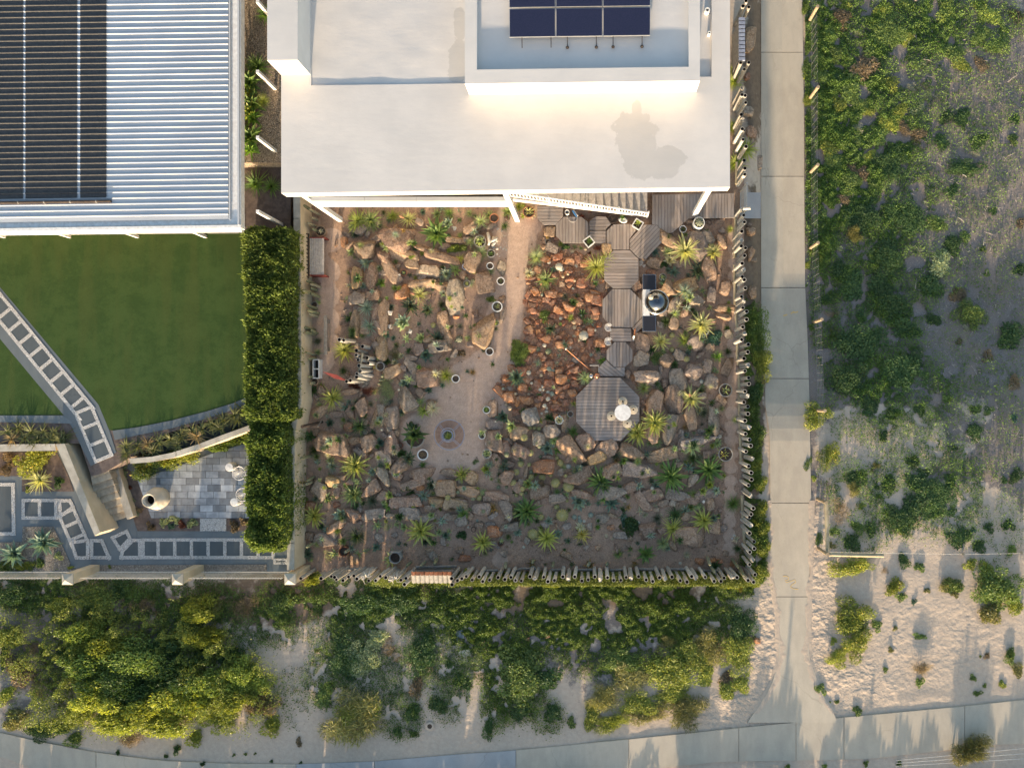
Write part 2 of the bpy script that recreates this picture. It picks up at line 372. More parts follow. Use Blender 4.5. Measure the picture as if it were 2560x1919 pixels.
M = {}
M['sand'] = mk_sand(); M['garden'] = mk_garden(); M['rock'] = mk_rock(); M['leaf'] = mk_leaf(); M['flesh'] = mk_flesh()
M['bush'] = mk_leaf('bush_leaf', 0.22, 0.55)
M['roof'] = mk_roof(); M['lawn'] = mk_lawn(); M['wood'] = mk_wood(); M['pipe'] = mk_pipe()
M['path'] = mk_concrete('path_concrete', (0.48, 0.415, 0.325), (0.41, 0.355, 0.282))
M['pad'] = mk_concrete('pale_concrete', (0.42, 0.41, 0.40), (0.37, 0.36, 0.35))
M['slate'] = mk_concrete('grey_paving', (0.148, 0.170, 0.182), (0.124, 0.144, 0.155))
M['slate2'] = mk_concrete('dark_paver', (0.098, 0.115, 0.125), (0.080, 0.095, 0.104))
M['pebble'] = mk_pebbles('white_pebbles', (0.46, 0.455, 0.44), (0.68, 0.67, 0.65), (0.18, 0.175, 0.17))
M['gravel'] = mk_pebbles('mixed_gravel', (0.24, 0.18, 0.125), (0.48, 0.39, 0.29), (0.09, 0.07, 0.05), 22)
M['pale_gravel'] = mk_pebbles('pale_gravel', (0.17, 0.15, 0.125), (0.36, 0.325, 0.285), (0.07, 0.06, 0.05), 24)
M['white'] = simple('white_render', (0.60, 0.595, 0.585), (0.55, 0.545, 0.535), 1.5, 0.7, 0.08)
M['wpaint'] = simple('white_paint', (0.76, 0.745, 0.715), (0.62, 0.60, 0.57), 9, 0.45, 0.05, spec=0.4)
M['cream'] = simple('cream_wall', (0.56, 0.465, 0.325), (0.46, 0.38, 0.265), 1.8, 0.9, 0.3, 45)
M['creamtop'] = simple('cream_coping', (0.47, 0.43, 0.355), (0.34, 0.305, 0.25), 2.5, 0.9, 0.3, 45, objvar=0.08)
M['steptan'] = simple('sandstone_step', (0.42, 0.36, 0.27), (0.29, 0.245, 0.185), 4.5, 0.9, 0.4, 40, objvar=0.12)
M['tile'] = simple('stone_tile', (0.33, 0.35, 0.372), (0.225, 0.24, 0.258), 3.2, 0.6, 0.15, 30, objvar=0.38)
M['metalroof'] = simple('roof_sheet_steel', (0.46, 0.475, 0.49), (0.42, 0.435, 0.455), 0.8, 0.36, 0.0, metal=0.0, spec=0.6)
M['mat'] = simple('black_rubber', (0.036, 0.036, 0.038), (0.055, 0.053, 0.053), 14, 0.55, 0.25, 55, spec=0.3)
M['palewood'] = simple('pale_slats', (0.50, 0.46, 0.42), (0.38, 0.345, 0.31), 9, 0.8, 0.2)
M['grey'] = simple('grey_timber', (0.23, 0.215, 0.195), (0.15, 0.138, 0.122), 9, 0.85, 0.3)
M['tan'] = simple('pale_timber', (0.36, 0.28, 0.18), (0.27, 0.205, 0.13), 8, 0.8, 0.3)
M['lognat'] = simple('log_timber', (0.40, 0.335, 0.22), (0.29, 0.235, 0.15), 5, 0.8, 0.3)
M['dark'] = simple('dark_timber', (0.055, 0.04, 0.033), (0.03, 0.023, 0.02), 9, 0.8, 0.2)
M['black'] = simple('hollow_shade_black', (0.012, 0.010, 0.009), (0.02, 0.015, 0.012), 9, 0.9, 0.0)  # near-black puts the shade inside open pipes and the urn into the colour
M['red'] = simple('red_paint', (0.22, 0.045, 0.035), (0.15, 0.03, 0.025), 9, 0.6, 0.1)
M['rust'] = simple('rusty_steel', (0.19, 0.075, 0.038), (0.10, 0.042, 0.025), 12, 0.85, 0.35)
M['rustgrit'] = simple('rusty_grit', (0.36, 0.235, 0.172), (0.29, 0.185, 0.135), 9, 0.95, 0.4, 60)
M['terra'] = simple('terracotta', (0.33, 0.155, 0.085), (0.25, 0.11, 0.06), 8, 0.85, 0.15)
M['potw'] = simple('white_glaze', (0.66, 0.65, 0.62), (0.54, 0.53, 0.50), 12, 0.4, 0.03, spec=0.4)
M['potg'] = simple('grey_pot', (0.29, 0.275, 0.245), (0.20, 0.19, 0.17), 9, 0.8, 0.25)
M['pott'] = simple('tan_pot', (0.40, 0.27, 0.165), (0.30, 0.20, 0.125), 9, 0.8, 0.2)
M['soil'] = simple('pot_soil', (0.085, 0.062, 0.046), (0.05, 0.037, 0.028), 20, 0.95, 0.5, 60)
M['bed'] = simple('bed_soil', (0.15, 0.115, 0.098), (0.095, 0.072, 0.062), 6, 0.95, 0.5, 40)
M['steel'] = simple('brushed_steel', (0.50, 0.49, 0.47), (0.42, 0.41, 0.40), 12, 0.26, 0.02, metal=1.0)
M['dome'] = simple('dark_steel_dome', (0.17, 0.18, 0.19), (0.12, 0.125, 0.135), 6, 0.17, 0.02, metal=1.0)
M['granite'] = simple('black_granite', (0.018, 0.018, 0.024), (0.03, 0.03, 0.036), 60, 0.3, 0.0, spec=0.4)
M['copper'] = simple('copper', (0.62, 0.30, 0.17), (0.50, 0.23, 0.13), 9, 0.3, 0.0, metal=0.9)
M['solar'] = simple('solar_glass', (0.012, 0.016, 0.04), (0.02, 0.022, 0.05), 40, 0.25, 0.0, spec=0.35)
M['alu'] = simple('aluminium', (0.62, 0.60, 0.56), (0.52, 0.51, 0.49), 9, 0.35, 0.0, metal=0.7)
M['bluemetal'] = simple('blue_grey_metal', (0.29, 0.32, 0.40), (0.22, 0.24, 0.31), 9, 0.5, 0.0)
M['ybrick'] = simple('cream_brick', (0.52, 0.455, 0.33), (0.44, 0.38, 0.28), 9, 0.9, 0.3)
M['urn'] = simple('sandstone_urn', (0.56, 0.485, 0.375), (0.47, 0.40, 0.31), 4, 0.85, 0.2)
M['seagrass'] = simple('woven_seagrass', (0.58, 0.51, 0.39), (0.47, 0.40, 0.30), 24, 0.85, 0.5, 70)
M['yflower'] = simple('yellow_petal', (0.62, 0.50, 0.10), (0.5, 0.36, 0.05), 20, 0.7, 0.0)
M['rflower'] = simple('pink_flower', (0.62, 0.22, 0.13), (0.55, 0.30, 0.20), 20, 0.7, 0.0)
M['bone'] = simple('bleached_wood', (0.58, 0.535, 0.46), (0.42, 0.38, 0.32), 14, 0.85, 0.4)
M['paintmark'] = simple('orange_spray_paint', (0.66, 0.42, 0.12), (0.55, 0.40, 0.20), 30, 0.9, 0.0)
M['twig'] = simple('dead_twig', (0.40, 0.36, 0.31), (0.22, 0.19, 0.16), 9, 0.9, 0.1)
M['picket'] = simple('beige_steel', (0.58, 0.54, 0.47), (0.48, 0.44, 0.38), 9, 0.6, 0.0)
M['wire'] = simple('galvanised_wire', (0.50, 0.49, 0.47), (0.4, 0.39, 0.37), 9, 0.45, 0.0, metal=0.4)
M['cap'] = simple('white_plastic', (0.75, 0.73, 0.68), (0.7, 0.68, 0.63), 9, 0.5, 0.0)
M['towel'] = simple('blue_cloth', (0.05, 0.20, 0.45), (0.04, 0.15, 0.36), 9, 0.9, 0.2)

# ------------------------------------------------------------------ plant and stone shapes (unit size, copied and scaled)
def leaf_strip(L, wd, elev, droop, fold, n, rnd, peak=0.3, taper=0.75, curl=0.0):
    """one blade along +X from the origin: rows of three points"""
    x = z = 0.0; co = []; at = []
    for i in range(n + 1):
        t = i / n; wp = wd * (0.55 + 0.45 * min(1, t / peak)) * max(0.0, 1 - max(0, (t - peak) / (1 - peak)) ** (1 / taper)) if t > 0 else wd * 0.55
        wp = max(wp, wd * 0.03)
        y0 = curl * t * t
        co += [(x, y0 + wp / 2, z + fold * wp), (x, y0, z), (x, y0 - wp / 2, z + fold * wp)]; at += [(t, 1, rnd, 1), (t, 0, rnd, 1), (t, 1, rnd, 1)]
        th = elev - droop * t
        x += L / n * math.cos(th); z += L / n * math.sin(th)
    f = []
    for i in range(n):
        a = i * 3; f += [(a, a + 1, a + 4, a + 3), (a + 1, a + 2, a + 5, a + 4)]
    return np.array(co), np.array(at), np.array(f)
def rosette_arrays(n, wd, e0, e1, droop, fold=0.25, L0=0.75, L1=1.0, nseg=5, base=0.05, peak=0.3, taper=0.75, jit=0.15, rng=None, curl=0.0):
    rng = rng or random; C = []; A = []; F = []; k = 0
    for i in range(n):
        u = (i + 0.5) / n; az = i * 2.39996 + rng.uniform(-jit, jit) * 2
        el = e0 + (e1 - e0) * u + rng.uniform(-jit, jit); L = (L0 + (L1 - L0) * u ** 0.7) * rng.uniform(1 - jit, 1 + jit * 0.4)
        c, a, f = leaf_strip(L, wd * rng.uniform(0.85, 1.15), el, droop * rng.uniform(0.5, 1.5), fold, nseg, rng.random(), peak, taper, rng.uniform(-curl, curl))
        c = c + np.array([base * math.cos(el), 0, base * math.sin(el) + 0.02]); ca, sa = math.cos(az), math.sin(az)
        c = np.stack([c[:, 0] * ca - c[:, 1] * sa, c[:, 0] * sa + c[:, 1] * ca, c[:, 2]], 1)
        C.append(c); A.append(a); F.append(f + k); k += len(c)
    return np.concatenate(C), np.concatenate(A), np.concatenate(F)
def norm_unit(C, q=98.5):
    """scale to a radius of 0.5"""
    r = np.percentile(np.hypot(C[:, 0], C[:, 1]), q); return C * (0.5 / r)
SPEC = {  # n, width, elevation in the middle, at the rim, droop ...
    'agave': dict(n=56, wd=0.135, e0=R(86), e1=R(8), droop=R(22), fold=0.28, L0=0.5, peak=0.35),
    'aloe': dict(n=78, wd=0.088, e0=R(84), e1=R(-4), droop=R(48), fold=0.3, L0=0.5, peak=0.12, taper=1.0, curl=0.22, jit=0.22),
    'yucca': dict(n=100, wd=0.066, e0=R(88), e1=R(-12), droop=R(22), fold=0.25, L0=0.55, peak=0.15, taper=1.0, jit=0.14),
    'blade': dict(n=28, wd=0.23, e0=R(84), e1=R(12), droop=R(30), fold=0.3, L0=0.6, peak=0.38),
    'star': dict(n=20, wd=0.19, e0=R(80), e1=R(6), droop=R(14), fold=0.3, L0=0.55, peak=0.25),
    'cabbage': dict(n=34, wd=0.36, e0=R(88), e1=R(14), droop=R(-28), fold=0.22, L0=0.30, peak=0.55, taper=1.6, jit=0.07),
    'rosette': dict(n=46, wd=0.19, e0=R(88), e1=R(10), droop=R(-14), fold=0.28, L0=0.35, peak=0.45, taper=1.1, jit=0.08),
    'spiky': dict(n=170, wd=0.036, e0=R(90), e1=R(-14), droop=R(4), fold=0.3, L0=0.75, peak=0.12, taper=1.0, nseg=3, jit=0.1),
    'tuft': dict(n=230, wd=0.030, e0=R(88), e1=R(2), droop=R(60), fold=0.2, L0=0.7, peak=0.1, taper=1.0, nseg=4, jit=0.25, curl=0.25),
    'flax': dict(n=34, wd=0.085, e0=R(82), e1=R(22), droop=R(62), fold=0.2, L0=0.7, peak=0.3, nseg=5, jit=0.3, curl=0.3),
}
LIB = {}
for k_, s_ in SPEC.items():
    LIB[k_] = []
    for v_ in range(3):
        C_, A_, F_ = rosette_arrays(**s_); LIB[k_].append(fastmesh(k_ + '_foliage', norm_unit(C_), F_, [M['leaf']], A_, smooth=True))
# single leaves for the big plants, whose leaves are objects of their own
LEAF1 = {}
for k_ in ('agave', 'aloe', 'blade', 'yucca'):
    s_ = SPEC[k_]; LEAF1[k_] = []
    for v_ in range(4):
        c_, a_, f_ = leaf_strip(1.0, s_['wd'] * random.uniform(0.9, 1.1), 0.0, s_['droop'] * (0.5 + 0.35 * v_), s_['fold'], 6, 0.15 + 0.23 * v_, s_['peak'], s_.get('taper', 0.75), random.uniform(-1, 1) * s_.get('curl', 0.0))
        LEAF1[k_].append(fastmesh('leaf', c_, f_, [M['leaf']], a_, smooth=True))

def blob_mesh(ribs, seg, rings, depth, flat=1.0, top=0.0, woolly=True):
    """ribbed globe cactus of radius 0.5 standing on z = 0"""
    co = []; at = []; F = []
    for j in range(rings + 1):
        ph = math.pi * (j / rings) ; r0 = 0.5 * math.sin(ph); z = 0.42 * flat * (1 - math.cos(ph))
        if j > rings * 0.86: z -= top * ((j / rings - 0.86) / 0.14)
        for i in range(seg):
            a = 2 * math.pi * i / seg; q = 0.5 + 0.5 * math.cos(a * ribs); r = r0 * (1 - depth * (1 - q))
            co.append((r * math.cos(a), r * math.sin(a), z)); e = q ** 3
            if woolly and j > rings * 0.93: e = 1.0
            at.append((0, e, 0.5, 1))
    for j in range(rings):
        for i in range(seg):
            i2 = (i + 1) % seg; F.append((j * seg + i, j * seg + i2, (j + 1) * seg + i2, (j + 1) * seg + i))
    return np.array(co), np.array(at), np.array(F)
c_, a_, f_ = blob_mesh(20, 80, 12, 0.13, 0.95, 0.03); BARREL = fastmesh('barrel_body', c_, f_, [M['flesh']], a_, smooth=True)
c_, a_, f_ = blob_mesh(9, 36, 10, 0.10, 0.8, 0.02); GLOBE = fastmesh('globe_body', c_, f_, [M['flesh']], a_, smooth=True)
def spines_mesh(ribs, n, ln):
    co = []; F = []
    for i in range(ribs):
        a = 2 * math.pi * i / ribs
        for j in range(n):
            ph = math.pi * (0.5 + 0.48 * (j + 0.5) / n); r = 0.5 * math.sin(ph); z = 0.42 * 0.95 * (1 - math.cos(ph))
            b = Vector((r * math.cos(a), r * math.sin(a), z)); nrm = Vector((math.sin(ph) * math.cos(a), math.sin(ph) * math.sin(a), -math.cos(ph)))
            for q in range(3):
                d = (nrm + Vector((random.uniform(-.9, .9), random.uniform(-.9, .9), random.uniform(-.6, .6)))).normalized() * ln; s = d.orthogonal().normalized() * 0.006
                k = len(co); co += [b + s, b - s, b + d]; F.append((k, k + 1, k + 2))
    return mesh('spines', co, F, [M['seagrass']])
SPINES = spines_mesh(20, 7, 0.075)
def column_mesh(h, r, ribs=8, lean=(0.0, 0.0)):
    co = []; at = []; F = []; seg = ribs * 4; zs = [0, h * .3, h * .6, h * .85, h * .94, h * .985, h]; rs = [.85, 1, 1, .97, .82, .5, .04]
    for z, q in zip(zs, rs):
        for i in range(seg):
            a = 2 * math.pi * i / seg; c = 0.5 + 0.5 * math.cos(a * ribs); rr = r * q * (1 - 0.22 * (1 - c))
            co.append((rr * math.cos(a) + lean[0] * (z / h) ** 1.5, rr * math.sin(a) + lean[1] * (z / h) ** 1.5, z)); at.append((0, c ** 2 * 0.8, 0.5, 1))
    for j in range(len(zs) - 1):
        for i in range(seg):
            i2 = (i + 1) % seg; F.append((j * seg + i, j * seg + i2, (j + 1) * seg + i2, (j + 1) * seg + i))
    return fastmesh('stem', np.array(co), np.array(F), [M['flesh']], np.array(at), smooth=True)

# shrubs: leaves scattered over lumpy domes of radius 0.5
def leaf_cloud(n, size, fill=0.55, flat=0.8, lumps=7, aspect=2.0, shoot=0.0, rng=RNG, flowers=0.0, twiggy=False):
    lc = rng.normal(0, 0.21, (lumps, 3)); lc[:, 2] = np.abs(lc[:, 2]) * 0.9 + 0.12; lr = rng.uniform(0.16, 0.30, lumps)
    lc[0] = (0, 0, 0.16); lr[0] = 0.34
    w_ = lr ** 2 / (lr ** 2).sum(); pick = rng.choice(lumps, n, p=w_)
    d = rng.normal(0, 1, (n, 3)); d /= np.linalg.norm(d, axis=1)[:, None]; d[:, 2] = np.where(d[:, 2] < -0.3, -d[:, 2], d[:, 2])
    rad = lr[pick] * (fill + (1 - fill) * rng.random(n) ** 0.5) * rng.uniform(0.8, 1.12, n)
    p = lc[pick] + d * rad[:, None]; p[:, 2] = np.maximum(p[:, 2] * flat, 0.01)
    out = d * 0.6 + rng.normal(0, 0.65, (n, 3)); out[:, 2] += 0.25 + shoot; out /= np.linalg.norm(out, axis=1)[:, None]
    side = np.cross(out, rng.normal(0, 1, (n, 3))); side /= np.linalg.norm(side, axis=1)[:, None]
    s = size * rng.uniform(0.6, 1.3, n)
    L = out * (s * aspect / 2)[:, None]; W = side * (s / 2)[:, None]
    co = np.stack([p - L, p + W * 0.9, p + L, p - W * 0.9], 1).reshape(-1, 3)
    pol = np.arange(4 * n).reshape(n, 4)
    at = np.zeros((4 * n, 4)); at[:, 3] = 1; tone = np.clip(0.5 + rng.normal(0, 0.22, n) + (rng.random(lumps)[pick] - 0.5) * 0.5, 0, 1); at[:, 2] = np.repeat(tone, 4)
    mi = (rng.random(n) < flowers) & (p[:, 2] > 0.15)
    r = np.percentile(np.hypot(co[:, 0], co[:, 1]), 97); co *= 0.5 / r
    return co, pol, at, mi.astype(int)
BUSH = {}
def bush_lib(key, n, size, nv=3, **k):
    BUSH[key] = []
    for _ in range(nv):
        co, pol, at, mi = leaf_cloud(n, size, **k); BUSH[key].append(fastmesh('foliage', co, pol, [M['bush'], M['yflower']], at, mi))
bush_lib('small', 420, 0.10); bush_lib('medium', 1500, 0.055, lumps=10); bush_lib('large', 4200, 0.032, lumps=16)
bush_lib('huge', 9000, 0.022, lumps=26, nv=3, flat=0.7)
bush_lib('flower', 3200, 0.036, lumps=12, flowers=0.035, nv=2)
bush_lib('fine', 2600, 0.016, lumps=12, aspect=7.0, nv=2)
bush_lib('grassy', 2600, 0.014, lumps=9, aspect=16.0, shoot=0.9, nv=3, fill=0.2)
bush_lib('pale', 1600, 0.030, lumps=14, aspect=2.5, nv=2)
bush_lib('twiggy', 900, 0.012, lumps=8, aspect=16.0, nv=2, fill=0.1)

# boulders: a sphere cut by random planes
def rock_mesh(seed, pts=22, sub=2):
    """an angular block: the hull of random points on a boxy ellipsoid, its facets roughened"""
    rng = np.random.default_rng(seed); q = rng.normal(0, 1, (pts, 3)); q /= np.linalg.norm(q, axis=1)[:, None]; q = np.sign(q) * np.abs(q) ** rng.uniform(.55, .85); q *= rng.uniform(.82, 1.0, pts)[:, None]
    q[:, 2] = np.clip(q[:, 2], -.8, rng.uniform(.45, .8)) + q[:, 0] * rng.uniform(-.15, .15)
    bm = bmesh.new()
    for p in q: bm.verts.new(p)
    r = bmesh.ops.convex_hull(bm, input=bm.verts); bmesh.ops.delete(bm, geom=list({v for v in r['geom_interior'] if isinstance(v, bmesh.types.BMVert)}), context='VERTS')
    bmesh.ops.dissolve_limit(bm, angle_limit=R(14), verts=bm.verts, edges=bm.edges); bmesh.ops.bevel(bm, geom=list(bm.edges), offset=.055, segments=1, affect='EDGES', clamp_overlap=True)
    bmesh.ops.triangulate(bm, faces=bm.faces); bmesh.ops.subdivide_edges(bm, edges=[e for e in bm.edges if e.calc_length() > .22], cuts=sub, use_grid_fill=True); bmesh.ops.triangulate(bm, faces=bm.faces)
    bm.normal_update(); bm.verts.index_update()
    v = np.array([x.co[:] for x in bm.verts]); f = np.array([[x.index for x in t.verts] for t in bm.faces]); bm.free()
    for k in range(len(v)):
        p = Vector(v[k]); s = noise.noise(p * 1.6 + Vector((seed, 0, 0))) * .10 + noise.noise(p * 4.5 + Vector((0, seed, 0))) * .06 + noise.noise(p * 11 + Vector((0, 0, seed))) * .03; v[k] *= 1 + s
    m = np.abs(v[:, :2]).max(0); v[:, 0] *= 0.5 / m[0]; v[:, 1] *= 0.5 / m[1]; v[:, 2] *= 0.5 / np.abs(v[:, 2]).max()
    me = fastmesh('boulder', v, f, [M['rock']], smooth=True); me.set_sharp_from_angle(angle=R(32)); return me
ROCKS = [rock_mesh(i) for i in range(36)]
PEB = [rock_mesh(100 + i, 14, 1) for i in range(12)]
RC = {'t': ((0.345, 0.225, 0.135), 'tan'), 'g': ((0.29, 0.235, 0.19), 'grey'), 'o': ((0.37, 0.152, 0.058), 'orange'), 'p': ((0.42, 0.335, 0.245), 'pale'),
      'r': ((0.25, 0.088, 0.040), 'rusty'), 'b': ((0.235, 0.235, 0.225), 'blue-grey'), 'y': ((0.42, 0.265, 0.12), 'yellow-tan'), 'n': ((0.27, 0.178, 0.122), 'brown')}
ROCKLIST = []
GR = 'boulders of the rock garden'
def rocks(zn, data):
    for it in data.replace('\n', ' ').split(';'):
        q = it.strip().split(',')
        if len(q) < 4: continue
        zx, zy, wl, wh = map(float, q[:4]); ang = float(q[4]) if len(q) > 4 and q[4] else 0.0; c = q[5].strip() if len(q) > 5 else 't'
        x, y = px(zn, zx, zy); k = pk(zn) / S; gsc = 1.14 if c in 'or' else 1.17; a, b = wl * k * gsc, wh * k * gsc; mn, mx = min(a, b), max(a, b)
        hh = min(0.75, 0.62 * mn + 0.06 * mx) * random.uniform(0.85, 1.15)
        me = random.choice(ROCKS if mx > 0.3 else PEB); X, Y, Z = G(x, y, hh * 0.15)
        col, word = RC[c]; j = random.uniform(0.9, 1.1); col = tuple(min(0.6, u * j * random.uniform(0.96, 1.04)) for u in col)
        ROCKLIST.append((x, y, a * S / 2, b * S / 2, R(ang), hh)); sz = 'tiny' if mx < 0.16 else 'small' if mx < 0.36 else '' if mx < 0.75 else 'large' if mx < 1.2 else 'huge'
        o = obj('boulder' if mx > 0.36 else 'rock', me, None, (X, Y, Z), (random.uniform(-.12, .12), random.uniform(-.12, .12), R(-ang)), (a * random.choice((-1, 1)), b, hh * 1.45), col)
        shape = 'long ' if mx / mn > 1.9 else ''
        auto(o, ' '.join((sz + ' ' + shape + word + (' boulder' if mx > 0.36 else ' rock')).split()), x, y, 'rock', GR)

# colours of the plants: name -> colour, variegation with painted tip sunlight, word
PC = {'yg': ((0.115, 0.155, 0.028), 0.45, 'yellow-green'), 'ye': ((0.165, 0.185, 0.035), 0.65, 'yellow-edged'), 'pl': ((0.20, 0.215, 0.105), 0.8, 'pale cream'), 'gr': ((0.062, 0.112, 0.034), 0.1, 'green'),
      'ge': ((0.075, 0.125, 0.045), 0.55, 'green and cream'), 'dg': ((0.032, 0.062, 0.026), 0.05, 'dark green'), 'bl': ((0.088, 0.118, 0.112), 0.15, 'blue-grey'), 'te': ((0.043, 0.071, 0.063), 0.08, 'teal'),
      'dt': ((0.022, 0.045, 0.042), 0.25, 'dark teal'), 'gg': ((0.115, 0.145, 0.085), 0.2, 'grey-green'), 'br': ((0.15, 0.10, 0.05), 0.2, 'brown'), 'bg': ((0.09, 0.165, 0.03), 0.1, 'bright green'), 'ol': ((0.045, 0.052, 0.020), 0.1, 'dark olive'), 'rd': ((0.12, 0.035, 0.03), 0.1, 'reddish'),
      'wh': ((0.28, 0.30, 0.24), 0.7, 'whitish'), 'gd': ((0.24, 0.20, 0.045), 0.6, 'golden'), 'gv': ((0.13, 0.15, 0.04), 0.6, 'yellow-green')}
KIND = {'agave': ('agave', 'agave'), 'aloe': ('aloe', 'aloe'), 'yucca': ('yucca', 'yucca'), 'blade': ('agave', 'broad-leaved agave'), 'star': ('star_aloe', 'star-shaped aloe'),
        'cabbage': ('succulent', 'cabbage-like succulent'), 'rosette': ('succulent', 'succulent rosette'), 'spiky': ('spiky_plant', 'spiky ball plant'), 'tuft': ('grass_tuft', 'grass tuft'), 'flax': ('flax', 'strappy flax')}
def plant(zn, zx, zy, d, kind, c, noun=None, group='succulents of the rock garden', z0=0.0, hs=1.0, leaves=False):
    x, y = px(zn, zx, zy); D = d * pk(zn) / S * (1.42 if d < 220 else 1.25 if d < 290 else 1.15); col, var, word = PC[c]; col = tuple(min(0.5, u * (3.1 if c in ('bl', 'te', 'gg') else 2.4 if c == 'dt' else 2.1)) for u in col); nm, kw = KIND[kind]
    hgt = 0.22 * D + z0; X, Y, Z = P(x, y, gz(x, y) + hgt); Z = gz(x, y) + z0
    j = random.uniform(0.88, 1.12); cc = tuple(u * j for u in col) + (var,)
    sz = 'tiny' if D < 0.22 else 'small' if D < 0.4 else '' if D < 0.65 else 'large' if D < 0.95 else 'very large'
    noun = noun or ' '.join((sz + ' ' + word + ' ' + kw).split()); cat = 'cactus' if 'cactus' in nm else 'grass' if 'grass' in nm else 'plant'
    if leaves:
        root = empty(nm, None, cat, (X, Y, Z), random.uniform(0, 6.28), group); s = SPEC[kind]; n = min(s['n'], 78); L = D * 0.5
        for i in range(n):
            u = (i + 0.5) / n; el = s['e0'] + (s['e1'] - s['e0']) * u + random.uniform(-.12, .12); az = i * 2.39996 + random.uniform(-.25, .25); l = L * (s['L0'] + (1.06 - s['L0']) * u ** 0.6) * random.uniform(0.88, 1.08)
            jj = random.uniform(0.85, 1.15)
            obj('leaf', random.choice(LEAF1[kind]), root, (0, 0, 0.05 * hs), (0, -el, az), (l, l * 1.12, l), tuple(u_ * jj for u_ in cc[:3]) + (var,))
        MB().lathe([(0.0, 0.12 * D), (0.05 * D, 0.10 * D), (0.07 * D, -0.05)], 10).put('heart', M['leaf'], root, True, color=cc)
        return auto(root, noun, x, y, cat, group)
    o = obj(nm, random.choice(LIB[kind]), None, (X, Y, Z), (random.uniform(-.22, .22), random.uniform(-.22, .22), random.uniform(0, 6.28)), (D * random.uniform(.88, 1.08), D * random.uniform(.88, 1.08), D * hs * random.uniform(0.9, 1.1)), cc)
    return auto(o, noun, x, y, cat, group)
def plants(zn, data):
    for it in data.replace('\n', ' ').split(';'):
        q = [u.strip() for u in it.split(',')]
        if len(q) < 5: continue
        d = float(q[2]); plant(zn, float(q[0]), float(q[1]), d, q[3], q[4], leaves=(d * pk(zn) >= 46 and q[3] in LEAF1), noun=q[5] if len(q) > 5 else None)
def cacti(zn, data):
    """round cacti"""
    for it in data.replace('\n', ' ').split(';'):
        q = [u.strip() for u in it.split(',')]
        if len(q) < 4: continue
        x, y = px(zn, float(q[0]), float(q[1])); D = float(q[2]) * pk(zn) / S * 1.15; c = q[3]; X, Y, Z = G(x, y, 0.0)
        if c == 'gd':
            if D > 0.14:
                o = empty('barrel_cactus', None, 'cactus', (X, Y, Z - 0.03), random.uniform(0, 3)); b = obj('ribbed_body', BARREL, o, scale=D, color=(0.30, 0.265, 0.06, 0)); obj('spines', SPINES, b)
                auto(o, ('large ' if D > 0.3 else 'small ' if D < 0.2 else '') + 'golden barrel cactus', x, y, 'cactus', 'barrel cacti of the rock garden')
            else:
                o = obj('barrel_cactus', BARREL, None, (X, Y, Z - 0.02), (0, 0, random.uniform(0, 3)), D, (0.30, 0.265, 0.06, 0)); auto(o, 'tiny golden barrel cactus', x, y, 'cactus', 'barrel cacti of the rock garden')
        else:
            col = {'w': (0.50, 0.46, 0.38), 'c': (0.42, 0.30, 0.19), 'd': (0.035, 0.055, 0.04), 'g': (0.08, 0.11, 0.05), 'b': (0.14, 0.19, 0.17)}[c]; wd = {'w': 'white woolly', 'c': 'cream woolly', 'd': 'dark round', 'g': 'green round', 'b': 'blue-grey round'}[c]
            o = obj('globe_cactus', GLOBE, None, (X, Y, Z - 0.02), (0, 0, random.uniform(0, 3)), (D, D, D * random.uniform(0.8, 1.2)), col); auto(o, ('tiny ' if D < 0.13 else 'small ' if D < 0.2 else '') + wd + ' cactus', x, y, 'cactus', 'small globe cacti in the gravel')
BC = {'g': ((0.056, 0.080, 0.024), 'green'), 'd': ((0.030, 0.055, 0.020), 'dark green'), 'y': ((0.098, 0.112, 0.024), 'yellow-green'), 'l': ((0.08, 0.103, 0.026), 'leafy bright green'), 'w': ((0.36, 0.35, 0.27), 'silvery white'), 'b': ((0.155, 0.118, 0.078), 'dry brown'),
      's': ((0.13, 0.15, 0.085), 'grey-green'), 't': ((0.035, 0.07, 0.055), 'dark teal'), 'e': ((0.185, 0.18, 0.075), 'straw-green'), 'r': ((0.13, 0.045, 0.03), 'reddish'), 'c': ((0.27, 0.26, 0.15), 'cream')}
